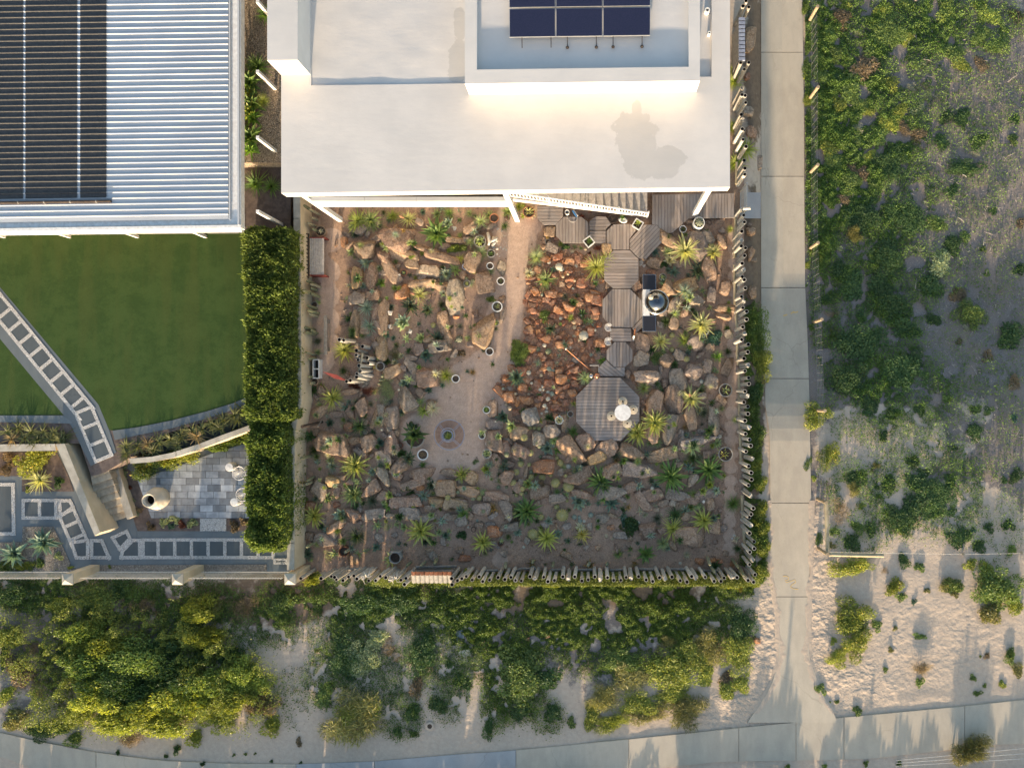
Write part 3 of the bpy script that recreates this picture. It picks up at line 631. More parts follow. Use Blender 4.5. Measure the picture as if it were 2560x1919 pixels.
def bush(zn, zx, zy, dx, dy, c, kind=None, h=None, noun=None, cat='shrub', group='shrubs of the dune scrub', ang=0.0, name='shrub'):
    x, y = px(zn, zx, zy); k = pk(zn) / S; a, b = dx * k, dy * k; m = max(a, b)
    h = h if h is not None else min(0.8, 0.32 * math.sqrt(a * b) + 0.08); kind = kind or ('small' if m < 0.55 else 'medium' if m < 1.2 else 'large' if m < 2.6 else 'huge')
    if name == 'shrub': name = {'grassy': 'grass_clump', 'twiggy': 'twiggy_bush', 'flower': 'flowering_bush', 'fine': 'feathery_bush', 'pale': 'silver_bush'}.get(kind, 'weed' if m < 0.42 else 'shrub')
    if x > 2015 and y < 1380 and kind in ('medium', 'large', 'small'): h *= 0.5
    elif x > 2015 and y < 1900 and m < 0.6: h *= 0.6
    elif zn in '56': h *= 0.72
    z = gz(x, y); X, Y, _ = P(x, y, z + 0.4 * h); col, word = BC[c]; col = tuple(min(0.5, u * (2.6 if c in 'ygl' else 1.35 if c in 'br' else 2.1 if c not in 'wce' else 1.2)) for u in col); j = random.uniform(0.85, 1.15)
    o = obj(name, random.choice(BUSH[kind]), None, (X, Y, z - 0.03), (0, 0, R(-ang) + (random.choice((0, math.pi)) if abs(a - b) > 0.15 * m else random.uniform(0, 6.28))), (a * 1.05, b * 1.05, h / 0.55), tuple(u * j for u in col))
    sz = 'tiny' if m < 0.4 else 'small' if m < 0.8 else '' if m < 1.5 else 'large' if m < 3 else 'huge'
    kw = {'grassy': 'grass clump', 'twiggy': 'twiggy bush', 'flower': 'flowering bush', 'fine': 'feathery bush', 'pale': 'bush'}.get(kind, 'shrub')
    return auto(o, noun or ' '.join((sz + ' ' + word + ' ' + kw).split()), x, y, cat, group)
def bushes(zn, data, **kk):
    for it in data.replace('\n', ' ').split(';'):
        q = [u.strip() for u in it.split(',')]
        if len(q) < 4: continue
        zx, zy, d = map(float, q[:3]); c = q[3]; k = dict(kk)
        dy = float(q[4]) if len(q) > 4 and q[4] else d
        if len(q) > 5 and q[5]: k['kind'] = q[5]
        if len(q) > 6 and q[6]: k['h'] = float(q[6])
        bush(zn, zx, zy, d, dy, c, **k)

# ================================================================== the ground
def field(x, y, spots):
    v = 0.0
    for cx, cy, rx, ry, a in spots:
        d = math.hypot((x - cx) / rx, (y - cy) / ry)
        if d < 1.3: v += a * (1 - sstep(0.55, 1.3, d))
    return v
LITTER = [(2330, 300, 420, 420, .9), (2330, 800, 420, 420, .95), (2300, 1150, 380, 330, .75), (2190, 1110, 150, 140, -1.5), (2380, 1070, 130, 100, -1.0), (2190, 1320, 130, 140, -1.1), (2400, 1310, 140, 130, -1.1), (2470, 960, 80, 90, -.6), (2300, 1420, 200, 60, -.3),
          (250, 1560, 330, 150, .6), (900, 1600, 330, 140, .25), (1450, 1560, 330, 150, .6), (1600, 1750, 200, 120, .35), (60, 1700, 110, 160, .5), (2200, 330, 90, 100, -.1), (2310, 430, 60, 70, -.55), (1300, 1900, 500, 40, .0)]
EARTH = [(1882, 640, 32, 190, 1.0), (1885, 150, 28, 260, .8), (1885, 960, 34, 200, .7), (1880, 1200, 30, 250, .7), (640, 1500, 190, 90, .65), (760, 1490, 80, 70, .5), (1640, 1500, 90, 50, .6), (1360, 1480, 560, 60, .55), (330, 1520, 160, 70, .5), (90, 1680, 60, 120, .4), (1360, 1600, 130, 120, .25), (2180, 330, 160, 200, .2), (1300, 1930, 900, 22, .35)]
TRAMP = [(1890, 1640, 75, 240, 1.0), (2055, 1480, 50, 230, 1.0), (1830, 1790, 120, 60, 1.0), (2120, 1740, 110, 90, .6), (2300, 1620, 260, 140, .35), (1150, 1830, 250, 60, .3), (760, 1600, 90, 150, .3)]
def axis(lo, hi, st, far):
    return [far[0], far[0] / 2 + lo / 2, lo - 900, lo - 300] + list(np.arange(lo, hi + 1, st)) + [hi + 300, hi + 900, hi / 2 + far[1] / 2, far[1]]
gx = axis(-140, 2700, 13, (-12000, 14000)); gy = axis(-140, 2180, 13, (-12000, 14000))
co = []; at = []
for y in gy:
    for x in gx:
        p = G(min(max(x, -3000), 5500), y) if False else P(x, y, gz(x, y))
        q = -0.012 + 0.02 * noise.noise(Vector((p[0] * 0.9, p[1] * 0.9, 0))) + (0.012 * noise.noise(Vector((p[0] * 4, p[1] * 4, 3))))
        if not (740 < x < 1860 and 300 < y < 1430) and y < 1425: q -= 0.01
        co.append((p[0], p[1], p[2] + q)); inn = -200 < x < 2760 and -200 < y < 2200
        at.append((field(x, y, LITTER), field(x, y, EARTH), field(x, y, TRAMP), 1) if inn else (0.4, 0.2, 0, 1))
nx_ = len(gx); F = [(j * nx_ + i, (j + 1) * nx_ + i, (j + 1) * nx_ + i + 1, j * nx_ + i + 1) for j in range(len(gy) - 1) for i in range(nx_ - 1)]
struct('ground', fastmesh('ground', np.array(co), np.array(F), [M['sand']], np.array(at), smooth=True), 'pale dune sand with dark litter around the walled garden')

# the garden floor: red-brown grit, with the trodden path running through it
PATHPTS = [(1300, 545, 60), (1285, 600, 56), (1278, 640, 46), (1272, 680, 45), (1270, 720, 45), (1266, 755, 45), (1262, 790, 46), (1257, 820, 48), (1252, 850, 50), (1236, 905, 48), (1205, 955, 60), (1180, 1000, 80), (1160, 1050, 95), (1130, 1090, 100), (1110, 1130, 85), (1060, 1090, 60),
           (830, 600, 30), (822, 680, 30), (818, 740, 32), (815, 800, 34), (812, 860, 36), (800, 900, 36), (1255, 880, 52), (1225, 935, 66), (1190, 985, 90), (1150, 1030, 105), *[(1838 - (y_ - 600) * .02, y_, 17) for y_ in range(590, 1400, 34)], *[(800 + 20 * math.sin(y_ * .02), y_, 22) for y_ in range(560, 900, 34)], (1250, 1400, 20)]
SCP0 = [(1325, 650), (1400, 630), (1475, 650), (1490, 760), (1484, 900), (1450, 960), (1410, 1030), (1300, 1040), (1245, 960), (1310, 870)]
gx = list(np.arange(744, 1866, 9)); gy = list(np.arange(330, 1436, 9)); co = []; at = []
for y in gy:
    for x in gx:
        X, Y, _ = P(x, y); v = max(1 - sstep(r * 0.75, r * 1.25, math.hypot(x - a, y - b)) for a, b, r in PATHPTS)
        z = 0.014 + (1 - v) * (0.018 + 0.014 * noise.noise(Vector((X * 1.3, Y * 1.3, 9)))); co.append((X, Y, z)); at.append((v, .8 if inside(SCP0, x, y) else 0, 0, 1))
nx_ = len(gx); F = [(j * nx_ + i, (j + 1) * nx_ + i, (j + 1) * nx_ + i + 1, j * nx_ + i + 1) for j in range(len(gy) - 1) for i in range(nx_ - 1)]
struct('garden_soil', fastmesh('garden_soil', np.array(co), np.array(F), [M['garden']], np.array(at), smooth=True), 'red-brown gritty soil of the rock garden')

# ================================================================== footpaths of concrete slabs
def interp(tab, v):
    for (a, p), (b, q) in zip(tab, tab[1:]):
        if v <= b: return p + (q - p) * (v - a) / (b - a)
    return tab[-1][1]
PL = [(-200, 1902), (0, 1903), (700, 1903), (850, 1904), (946, 1913), (1010, 1913), (1080, 1924), (1257, 1926), (1420, 1927), (1540, 1945), (1640, 1948), (1700, 1935), (1760, 1900), (1806, 1868)]
PR = [(-200, 2004), (0, 2006), (300, 2010), (520, 2011), (719, 2013), (850, 2019), (1010, 2024), (1257, 2028), (1420, 2024), (1560, 2020), (1640, 2022), (1737, 2056), (1790, 2092), (1806, 2094)]
road = empty('footpath', 'pale concrete lane of jointed slabs running beside the pipe fence', None); road['kind'] = 'structure'
js = [-200, 131, 441, 719, 946, 1257, 1491, 1806]
def slab(root, quads, top, mat=None, name='slab'):
    """quads: rows of points across the slab (pixels); draped on the ground, with a skirt"""
    n = len(quads[0]); V = [G(x, y, top) for r in quads for x, y in r]; F = []
    for j in range(len(quads) - 1):
        for i in range(n - 1): F.append((j * n + i, (j + 1) * n + i, (j + 1) * n + i + 1, j * n + i + 1))
    m = len(quads); rim = [i for i in range(n)] + [j * n + n - 1 for j in range(1, m)] + [(m - 1) * n + i for i in range(n - 2, -1, -1)] + [j * n for j in range(m - 2, 0, -1)]
    k = len(V); V += [(V[i][0], V[i][1], V[i][2] - 0.10) for i in rim]
    for a in range(len(rim)):
        b = (a + 1) % len(rim); F.append((rim[a], rim[b], k + b, k + a))
    return obj(name, mesh(name, V, F, [mat or M['path']]), root)
for a, b in zip(js, js[1:]):
    ys = np.linspace(a + 0.8, b - 0.8, max(3, int((b - a) / 28)))
    slab(road, [[(interp(PL, y) + (interp(PR, y) - interp(PL, y)) * u, y) for u in (0, .5, 1)] for y in ys], 0.028)
PT = [(-200, 1800), (0, 1829), (100, 1852), (250, 1880), (400, 1899), (560, 1906), (740, 1908), (936, 1901), (1150, 1883), (1260, 1876), (1569, 1846), (1844, 1818), (2092, 1793), (2412, 1763), (2560, 1747), (2800, 1722)]
PB = [(-200, 1858), (0, 1888), (80, 1921), (250, 1965), (740, 1990), (1260, 1960), (1500, 1932), (1700, 1914), (1800, 1903), (1990, 1900), (2171, 1896), (2367, 1874), (2440, 1862), (2560, 1858), (2800, 1840)]
low = empty('crosspath', 'wide concrete path of slabs crossing below the vegetation', None); low['kind'] = 'structure'
js = [-200, 240, 740, 936, 1290, 1572, 1847, 1990, 2110, 2412, 2800]
for i, (a, b) in enumerate(zip(js, js[1:])):
    xs = np.linspace(a + 0.7, b - 0.7, max(3, int((b - a) / 40)))
    slab(low, [[(x, interp(PB, x)), (x, (interp(PT, x) + interp(PB, x)) / 2), (x, interp(PT, x) + 1.5)] for x in xs], 0.025, M['pad'] if i in (2, 3) else None)
# sprayed orange squiggle on the lane (flat paint)
def paint(pts, wd=1.7, z=0.032):
    V = []; F = []
    for i, (x, y) in enumerate(pts):
        x2, y2 = pts[min(i + 1, len(pts) - 1)]; x1, y1 = pts[max(i - 1, 0)]; d = math.hypot(x2 - x1, y2 - y1) or 1; nx, ny = -(y2 - y1) / d * wd / 2, (x2 - x1) / d * wd / 2
        V += [G(x + nx, y + ny, z), G(x - nx, y - ny, z)]
    for i in range(len(pts) - 1): F.append((2 * i, 2 * i + 1, 2 * i + 3, 2 * i + 2))
    return mesh('paint_mark', V, F, [M['paintmark']])
sq = obj('paint_mark', paint([px('4', *p) for p in ((458, 116), (478, 112), (496, 120), (498, 140), (474, 148), (482, 160), (520, 150), (545, 140), (550, 160), (520, 180), (512, 195), (535, 206), (570, 210))]), road)
sq2 = obj('paint_mark', paint([px('2', *p) for p in ((455, 846), (470, 838), (490, 834))], 3.5), road); obj('paint_mark', paint([px('2', *p) for p in ((515, 826), (535, 814), (550, 818), (568, 812))], 3.5), road)
obj('gate_pad', mesh('gate_pad', [P(1856, 481, .02), P(1902, 481, .02), P(1902, 546, .02), P(1856, 546, .02)], [(3, 2, 1, 0)], [M['pad']]), road)
for tab, sgn in ((PL, 1), (PR, -1)):
    V = []; F = []; ys = np.arange(1250, 1786, 4)
    for i, y in enumerate(ys):
        x = interp(tab, y); wd = max(0.0, 4 + 13 * noise.noise(Vector((y * .02, sgn * 7, 0))) + 8 * noise.noise(Vector((y * .09, sgn * 3, 1))) + 10 * sstep(1500, 1700, y))
        V += [G(x - sgn * 9, y, -.01), G(x + sgn * wd * .35, y, .040), G(x + sgn * wd, y, .029)]
    for i in range(len(ys) - 1):
        for k in (0, 1): F.append((3 * i + k, 3 * i + k + 1, 3 * i + k + 4, 3 * i + k + 3)[::sgn])
    struct('drifted_sand', mesh('drifted_sand', V, F, [M['sand']], True), 'sand drifted over the edge of the lane')['kind'] = 'stuff'

# ================================================================== the white house
ZR = 5.9
hs = empty('white_house', 'flat-roofed white house with raised roof box, balcony and slim white columns', 'house', P(1265, 300, 0))
def HP(x, y, z):  # the house sits turned by 0.77 degrees
    return P(x, y - (x - 704) * 0.0134, z)
def poly_px(pts, z): return [HP(x, y, z)[:2] for x, y in pts]
def rect_px(x0, y0, x1, y1, z): return poly_px([(x0, y0), (x1, y0), (x1, y1), (x0, y1)], z)
ox, oy, _ = hs.location
def hput(mb, name, mats, **k):
    me = mb.build(name, mats); o = obj(name, me, hs, **k); o.location = (-ox, -oy, 0); return o
rf = MB()
rf.prism(rect_px(703, -420, 1825, 483, ZR), 5.45, 5.80)
for r in ((703, 215, 1825, 483), (703, -420, 778, 215), (1779, -420, 1825, 192 + 14.4), (1779, 206.4, 1825, 215), (1162, 206.4, 1779, 215)): rf.prism(rect_px(*r, ZR), 5.80, ZR)
roof = hput(rf, 'roof', [M['roof']])
# the sunken field of roof, a little uneven
def floor_grid(x0, y0, x1, y1, z, amp, name, mat, step=14, seed=0.0, zpx=None):
    xs = np.arange(x0, x1 + step, step); xs[-1] = x1; ys = np.arange(y0, y1 + step, step); ys[-1] = y1; V = []; F = []
    for y in ys:
        for x in xs:
            p = HP(x, y, zpx or z); V.append((p[0], p[1], z + amp * noise.noise(Vector((p[0] * 0.55 + seed, p[1] * 0.25, seed))) + amp * 0.22 * noise.noise(Vector((p[0] * 2.4, p[1] * 2.4, seed + 5)))))
    n = len(xs)
    for j in range(len(ys) - 1):
        for i in range(n - 1): F.append((j * n + i, (j + 1) * n + i, (j + 1) * n + i + 1, j * n + i + 1))
    o = obj(name, mesh(name, V, F, [mat], True), hs); o.location = (-ox, -oy, 0); return o
floor_grid(778, -420, 1162, 215, 5.862, 0.035, 'sunken_roof', M['roof'], zpx=ZR, seed=3.3)
floor_grid(1751, -420, 1779, 206, 5.80 + 0.012, 0.004, 'roof_gutter', M['roof'], zpx=ZR)
ZB = 6.75
bx = MB()
W_ = HP(1162, 216, ZB), HP(1750, 216, ZB)
for r in ((1162, 181, 1750, 216), (1162, -420, 1192, 181), (1722, -420, 1750, 181)): bx.prism(rect_px(*r, ZB), ZR - 0.02, ZB, mside=1)
hput(bx, 'roof_box', [M['roof'], M['white']])
floor_grid(1192, -420, 1722, 181, ZB - 0.185, 0.03, 'box_floor', M['roof'], zpx=ZB, seed=8.1)
lb = MB(); ZL = 6.95
lb.prism([HP(668, -420, ZL)[:2], HP(744, -420, ZL)[:2], HP(744, 151, ZL)[:2], HP(668, 151, ZL)[:2]], 5.2, ZL, mside=1)
hput(lb, 'stair_tower', [M['roof'], M['white']])
# vents on the gutter strip
for vx, vy, r in ((1768, 27, .075), (1773, 84, .045)):
    X, Y, _ = HP(vx, vy + 14, 5.95); MB().lathe([(r * .55, 0.0), (r * .55, .1), (r, .1), (r, -.1)], 16).put('roof_vent', M['cap'], hs, loc=(X - ox, Y - oy, 5.9))
# walls and glazing under the slab
X0, Y0, _ = HP(760, 470, 2.6)
wl = MB(); wl.b2(-8.5, 3.4, 7.7, 17.5, 0, 5.45); hput(wl, 'wall', [M['white']])
gl = MB()
for i in range(5): gl.b2(-8.2 + i * 1.15, -7.1 + i * 1.15, 7.66, 7.70, 2.95, 5.2)
for i in range(3): gl.b2(-1.8 + i * 1.6, -.3 + i * 1.6, 7.66, 7.70, 0.2, 2.3)
for i in range(3): gl.b2(-1.8 + i * 1.6, -.3 + i * 1.6, 7.66, 7.70, 3.0, 5.2)
for k in range(0, len(gl.v), 8):
    q = MB(); q.v = gl.v[k:k + 8]; q.f = [(3, 2, 1, 0), (4, 5, 6, 7), (0, 1, 5, 4), (1, 2, 6, 5), (2, 3, 7, 6), (3, 0, 4, 7)]; q.m = [0] * 6; 
    x0_, x1_ = q.v[0][0], q.v[1][0]; z0_, z1_ = q.v[0][2], q.v[4][2]; fr_ = MB()
    for bb in ((x0_ - .05, x0_, z0_ - .05, z1_ + .05), (x1_, x1_ + .05, z0_ - .05, z1_ + .05), (x0_, x1_, z0_ - .05, z0_), (x0_, x1_, z1_, z1_ + .05)): fr_.b2(bb[0], bb[1], 7.64, 7.698, bb[2], bb[3])
    wo = hput(fr_, 'window', [M['dark']]); obj('pane', q.build('pane', [M['granite']]), wo)
# balcony: slab, solid white front in four panels
bf = MB(); bf.b2(-8.9, -2.62, 6.28, 7.66, 2.62, 2.80); hput(bf, 'balcony_floor', [M['grey']])
bxs = [-8.95, -7.2, -5.55, -4.05, -2.60]
for a, b in zip(bxs, bxs[1:]):
    q = MB(); q.b2(a + .004, b - .004, 6.10, 6.24, 2.60, 3.42); hput(q, 'balcony_panel', [M['white']])
# three columns from the ground to the roof
for bxp, byp in ((856, 556), (1298, 556), (1738, 545)):
    X, Y, _ = P(bxp - 4, byp - 6); q = MB(); q.b2(X - .085, X + .085, Y - .07 + .0, Y + .07, 0, 5.447); hput(q, 'column', [M['white']])
AUTO_HOUSE = hs

# solar panels lying above the roof box floor, six in sight
ZS = ZB + 0.06
for row, (y0, y1) in enumerate(((-90, 26), (29, 98))):
    for c_, (x0, x1) in enumerate(((1273, 1388), (1390, 1506), (1508, 1626))):
        pts = [(x0, y0), (x1, y0), (x1, y1), (x0, y1)]; root = empty('solar_panel', None, 'solar panel', HP((x0 + x1) / 2, (y0 + y1) / 2, ZB - .18), 0, 'solar panels on the roof box')
        def zz(y): return ZB - 0.02 + (y1 - y) * 0.0006 + (0.05 if row == 0 else 0)
        V = []
        for dz in (-.035, 0): V += [Vector(HP(x, y, ZS)) * 1.0 for x, y in pts]
        V = [(v.x - root.location.x, v.y - root.location.y, (zz(pts[i % 4][1]) + (0 if i > 3 else -.035)) - root.location.z) for i, v in enumerate(V)]
        obj('frame', mesh('frame', V, [(0, 1, 2, 3), (7, 6, 5, 4), (0, 4, 5, 1), (1, 5, 6, 2), (2, 6, 7, 3), (3, 7, 4, 0)], [M['alu']]), root)
        i_ = 0.9; V2 = []
        for x, y in ((x0 + i_, y0 + i_), (x1 - i_, y0 + i_), (x1 - i_, y1 - i_), (x0 + i_, y1 - i_)):
            v = HP(x, y, ZS); V2.append((v[0] - root.location.x, v[1] - root.location.y, zz(y) + .004 - root.location.z))
        obj('glass', mesh('glass', V2, [(3, 2, 1, 0)], [M['solar']]), root)
        for rx, ball in {(1, 0): ((1304, 0), (1377, 0)), (1, 1): ((1418, 1), (1491, 1)), (1, 2): ((1533, 1), (1606, 1))}.get((row, c_), ()):
            a = HP(rx, y1 - 2, ZS); b = HP(rx, y1 + 24, ZS); q = MB(); t = ZB - .12 - root.location.z
            q.tube([(a[0] - root.location.x, a[1] - root.location.y, zz(y1) - .03 - root.location.z), (b[0] - root.location.x, b[1] - root.location.y, t)], .011, 6)
            q.put('tie_rod', M['dark'], root)
            if ball: MB().lathe([(.0, -.045), (.035, -.03), (.048, 0), (.035, .03), (0, .045)], 10).put('foot_ball', M['dark'], root, True, loc=(b[0] - root.location.x, b[1] - root.location.y, t))
        auto(root, ('upper' if row == 0 else 'lower') + ' navy solar panel, ' + ('left-hand', 'middle', 'right-hand')[c_] + ' of its row', -1, 0, 'solar panel', 'solar panels on the roof box')
        root['label'] = ('upper row' if row == 0 else 'lower row') + ' navy solar panel, ' + ('left-hand', 'middle', 'right-hand')[c_] + ' of three on the roof box'
AUTO = [a for a in AUTO if a[2] >= 0]

# outside staircase along the house front: treads rising to the left, with a white balustrade on the garden side
st = empty('staircase', 'timber staircase with white slatted balustrade climbing along the house front', 'staircase', P(1628, 535, 0))
sx, sy, _ = st.location; n_st = 17; x_b = 1.95; going = 0.262
for i in range(n_st):
    x1 = x_b - i * going; z = 0.36 + i * 0.155
    q = MB(); q.b2(x1 - going - .02, x1, 6.36, 7.5, z - .04, z); o = q.put('tread', M['palewood'], st); o.location = (-sx, -sy, 0)
    q = MB(); q.b2(x1 - going - .03, x1 - going - .005, 6.38, 7.48, z, z + .113); o = q.put('riser', M['palewood'], st); o.location = (-sx, -sy, 0)
def rail_z(x): return 1.06 + (x_b - x) * 3.05 / 4.55
q = MB(); q.tube([(x_b, 6.24, rail_z(x_b)), (-2.6, 6.24, rail_z(-2.6))], .03, 6); q.tube([(x_b, 6.24, rail_z(x_b) - .52), (-2.6, 6.24, rail_z(-2.6) - .52)], .025, 6); o = q.put('handrail', M['wpaint'], st); o.location = (-sx, -sy, 0)
q = MB(); q.add([(x_b + .05, 6.30, .05), (x_b + .05, 6.34, .05), (-2.6, 6.34, 2.55), (-2.6, 6.30, 2.55), (x_b + .05, 6.30, .33), (x_b + .05, 6.34, .33), (-2.6, 6.34, 2.83), (-2.6, 6.30, 2.83)], [(0, 3, 2, 1), (4, 5, 6, 7), (0, 1, 5, 4), (1, 2, 6, 5), (2, 3, 7, 6), (3, 0, 4, 7)]); o = q.put('stringer', M['wpaint'], st); o.location = (-sx, -sy, 0)
BALU = MB().b2(-.012, .012, -.012, .012, -.52, 0).build('baluster', M['wpaint'])
for i in range(46):
    x = x_b - .03 - i * .0995; obj('baluster', BALU, st, (x - sx, 6.24 - sy, rail_z(x)))
for x in (x_b, .9, -.25, -1.4):
    z = rail_z(x); q = MB(); q.b2(x - .025, x + .025, 6.262, 6.30, z - .95, z + .03); o = q.put('newel_post', M['wpaint'], st); o.location = (-sx, -sy, 0)

# ================================================================== timber decks: every board is a piece
def deck(pts, zn, ang, label, z=0.2, bw=0.112, gap=0.011, flip=None):
    poly = [P(*px(zn, a, b), z)[:2] for a, b in pts]
    area = sum(poly[i][0] * poly[(i + 1) % len(poly)][1] - poly[(i + 1) % len(poly)][0] * poly[i][1] for i in range(len(poly)))
    if area < 0: poly = poly[::-1]
    cx = sum(p[0] for p in poly) / len(poly); cy = sum(p[1] for p in poly) / len(poly)
    root = empty('deck', label, 'deck', (cx, cy, 0), 0, 'timber decks of the garden'); a = R(ang); ca, sa = math.cos(a), math.sin(a)
    loc = [((p[0] - cx) * ca + (p[1] - cy) * sa, -(p[0] - cx) * sa + (p[1] - cy) * ca) for p in poly]
    v0 = min(p[1] for p in loc); v1 = max(p[1] for p in loc); n = max(1, round((v1 - v0) / bw)); bw = (v1 - v0) / n
    for i in range(n):
        lo = v0 + i * bw + gap / 2; hi = v0 + (i + 1) * bw - gap / 2
        q = clip(clip(loc, 0, 1, hi), 0, -1, -lo)
        if len(q) < 3: continue
        mx = sum(p[0] for p in q) / len(q); my = (lo + hi) / 2; dz = random.uniform(-.003, .003)
        o = MB().prism([(p[0] - mx, p[1] - my) for p in q], -.028, 0).put('board', M['wood'], root); o.location = (mx * ca - my * sa, mx * sa + my * ca, z + dz); o.rotation_euler = (0, 0, a)
    fr = MB(); sh = [(p[0] * .985, p[1] * .985) for p in [(p[0] - cx, p[1] - cy) for p in poly]]; fr.prism(sh, .0, z - .035); fr.put('joist_frame', M['dark'], root)
    return root
deck([(225, 122), (455, 137), (455, 215), (450, 225), (385, 295), (285, 295), (225, 235)], 'B', 0, 'small weathered deck under the stairs with boards running sideways')
deck([(460, 222), (620, 222), (682, 272), (682, 400), (682, 455), (455, 455), (390, 390), (390, 292)], 'B', 90, 'weathered octagonal deck with square white planter at its lower corner')
deck([(690, 262), (745, 218), (835, 218), (882, 285), (838, 330), (838, 340), (690, 340)], 'B', 0, 'small weathered deck below the dark brown pot', z=.19)
deck([(690, 345), (836, 345), (836, 460), (705, 455), (690, 440)], 'B', 0, 'short deck piece between two octagonal decks near the white planter', z=.185)
deck([(905, 290), (1000, 285), (1056, 285), (1108, 340), (1046, 420), (1046, 514), (900, 514), (842, 455), (842, 347)], 'B', 90, 'octagonal deck below the white oval dish with lengthwise boards')
deck([(1180, 292), (1288, 292), (1352, 365), (1350, 430), (1200, 593), (1132, 593), (1052, 512), (1052, 422)], 'B', 47, 'octagonal deck with diagonal boards beside the tilted square planter')
deck([(1248, 25), (1980, 10), (1980, 230), (1575, 236), (1430, 365), (1356, 365), (1292, 292), (1248, 288)], 'B', 90, 'broad deck at the stair foot reaching under the house roof', z=.22)
deck([(905, 522), (1048, 518), (1128, 598), (1128, 785), (1055, 860), (902, 860), (822, 785), (822, 602)], 'B', 0, 'octagonal deck with sideways boards above the dome oven')
deck([(895, 866), (1055, 866), (1155, 966), (1163, 1110), (1070, 1208), (895, 1208), (806, 1110), (806, 962)], 'B', 90, 'octagonal deck with lengthwise boards beside the dome oven')
deck([(875, 1214), (1060, 1214), (1066, 1330), (903, 1330), (875, 1300)], 'B', 0, 'short deck step between octagons beside two white wire stands', z=.21)
deck([(1074, 1214), (1166, 1116), (1176, 1190), (1105, 1262)], 'B', 45, 'narrow diagonal deck strip under the oven counter', z=.195)
deck([(915, 1335), (1010, 1335), (1076, 1405), (1076, 1500), (1005, 1558), (912, 1558), (842, 1490), (842, 1412)], 'B', 90, 'small grey octagonal deck in the walkway below the wire stands')
deck([(775, 1562), (838, 1496), (910, 1563), (1005, 1563), (1005, 1640), (775, 1640)], 'B', -38, 'deck landing with diagonal boards just above the big octagonal deck', z=.19)
deck([(735, 155), (965, 155), (1135, 325), (1135, 545), (970, 718), (735, 718), (572, 550), (572, 320)], 'D', 0, 'big grey octagonal deck carrying the round white table', z=.24)

# ================================================================== the pipe fences
def pipe_mesh(h, r):
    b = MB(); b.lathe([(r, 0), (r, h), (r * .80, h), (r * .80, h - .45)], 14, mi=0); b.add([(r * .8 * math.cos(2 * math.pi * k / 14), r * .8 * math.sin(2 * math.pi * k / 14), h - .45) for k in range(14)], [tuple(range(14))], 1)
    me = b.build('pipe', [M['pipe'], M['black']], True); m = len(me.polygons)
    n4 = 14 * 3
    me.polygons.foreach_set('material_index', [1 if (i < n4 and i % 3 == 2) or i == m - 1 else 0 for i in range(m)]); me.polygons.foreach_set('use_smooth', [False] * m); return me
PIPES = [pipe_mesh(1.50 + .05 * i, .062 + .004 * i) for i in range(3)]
def log_mesh(seed):
    rr = random.Random(seed); b = MB(); prof = []
    vs = []; fs = []; seg = 12
    for j, (z, q) in enumerate(((0, 1), (.8, .97), (1.45, .95), (1.56, .8))):
        for k in range(seg):
            a = 2 * math.pi * k / seg; r = .088 * q * (1 + .12 * math.sin(3 * a + seed) + rr.uniform(-.06, .06)); 
            if k == 4: r *= .45
            vs.append((r * math.cos(a), r * math.sin(a), z + (rr.uniform(-.07, .03) if j == 3 else 0)))
    for j in range(3):
        for k in range(seg): fs.append((j * seg + k, j * seg + (k + 1) % seg, (j + 1) * seg + (k + 1) % seg, (j + 1) * seg + k))
    fs.append(tuple(range(3 * seg, 4 * seg))); return b.add(vs, fs).build('log', M['pipe'], False)
LOGS = [log_mesh(i) for i in range(4)]
def fence(label, zdata, base=0.0):
    root = None
    for zn, txt in zdata:
        for it in txt.split(';'):
            q = it.strip().split(',')
            if len(q) < 2: continue
            x, y = px(zn, float(q[0]), float(q[1])); zb = gz(min(x, 1879), y) * 0
            X, Y, _ = P(x, y, 1.56)
            if root is None: root = empty('pipe_fence', label, 'fence', (X, Y, 0))
            lean = (random.uniform(-.02, .02), random.uniform(-.02, .02), random.uniform(0, 6)); isl = len(q) > 2
            o = obj('log' if isl else 'pipe', random.choice(LOGS if isl else PIPES), root, (X - root.location.x, Y - root.location.y, -.05), lean)
    return root
fe = fence('row of upright weathered pipes and split logs along the lane', [('2', '183,108;183,152;158,230;160,290,l;158,330;183,350;183,398;158,465;178,500,l;158,558;183,582;183,632;162,693;175,740,l;168,787;193,815;193,862;170,922;185,970,l;160,1020;204,1052;204,1102;182,1152;205,1195,l;182,1247;205,1292;207,1338;185,1385;205,1420,l;183,1465;207,1507;210,1553;187,1600'),
     ('3', '210,195,l;190,242;216,293;221,337;200,370;235,430,l;204,475;226,533;230,578;208,615;226,690,l;235,783;238,830;215,858;220,910,l;220,965;250,1033;252,1082;225,1105;245,1160,l;225,1200;256,1272'),
     ('1', '168,38;212,38;188,5;158,452;207,448;181,488;160,640,l;160,690;183,692;185,738;157,833;170,870,l;183,937;160,940;172,1010;185,1070;185,1165;183,1225;183,1270')])
fs_ = fence('row of upright weathered pipes and split logs along the dune side', [('E', '35,815;250,815;332,797;388,792;388,832;450,832;510,800;568,797;602,812;650,810,l;705,832;772,832;830,800;878,795;918,825,l;985,805;1030,838;1080,808;1080,873;1540,802;1538,873;1592,840;1640,812;1685,797;1732,830;1808,800;1842,838;1908,838;1995,800;2060,815;2125,800;2168,838'),
     ('F', '30,710;80,712;148,672;195,690,l;260,680;305,712;360,710;420,676;470,700,l;532,676;582,712;636,710;690,676;740,695,l;798,676;853,712;908,712;956,674;1005,690,l;1060,674;1124,710;1182,708;1228,676;1290,700,l;1337,676;1407,712;1465,710;1502,678;1545,690,l;1616,680;1695,712;1750,714;1780,682;1850,690,l;1890,685;1975,712;2030,714')])
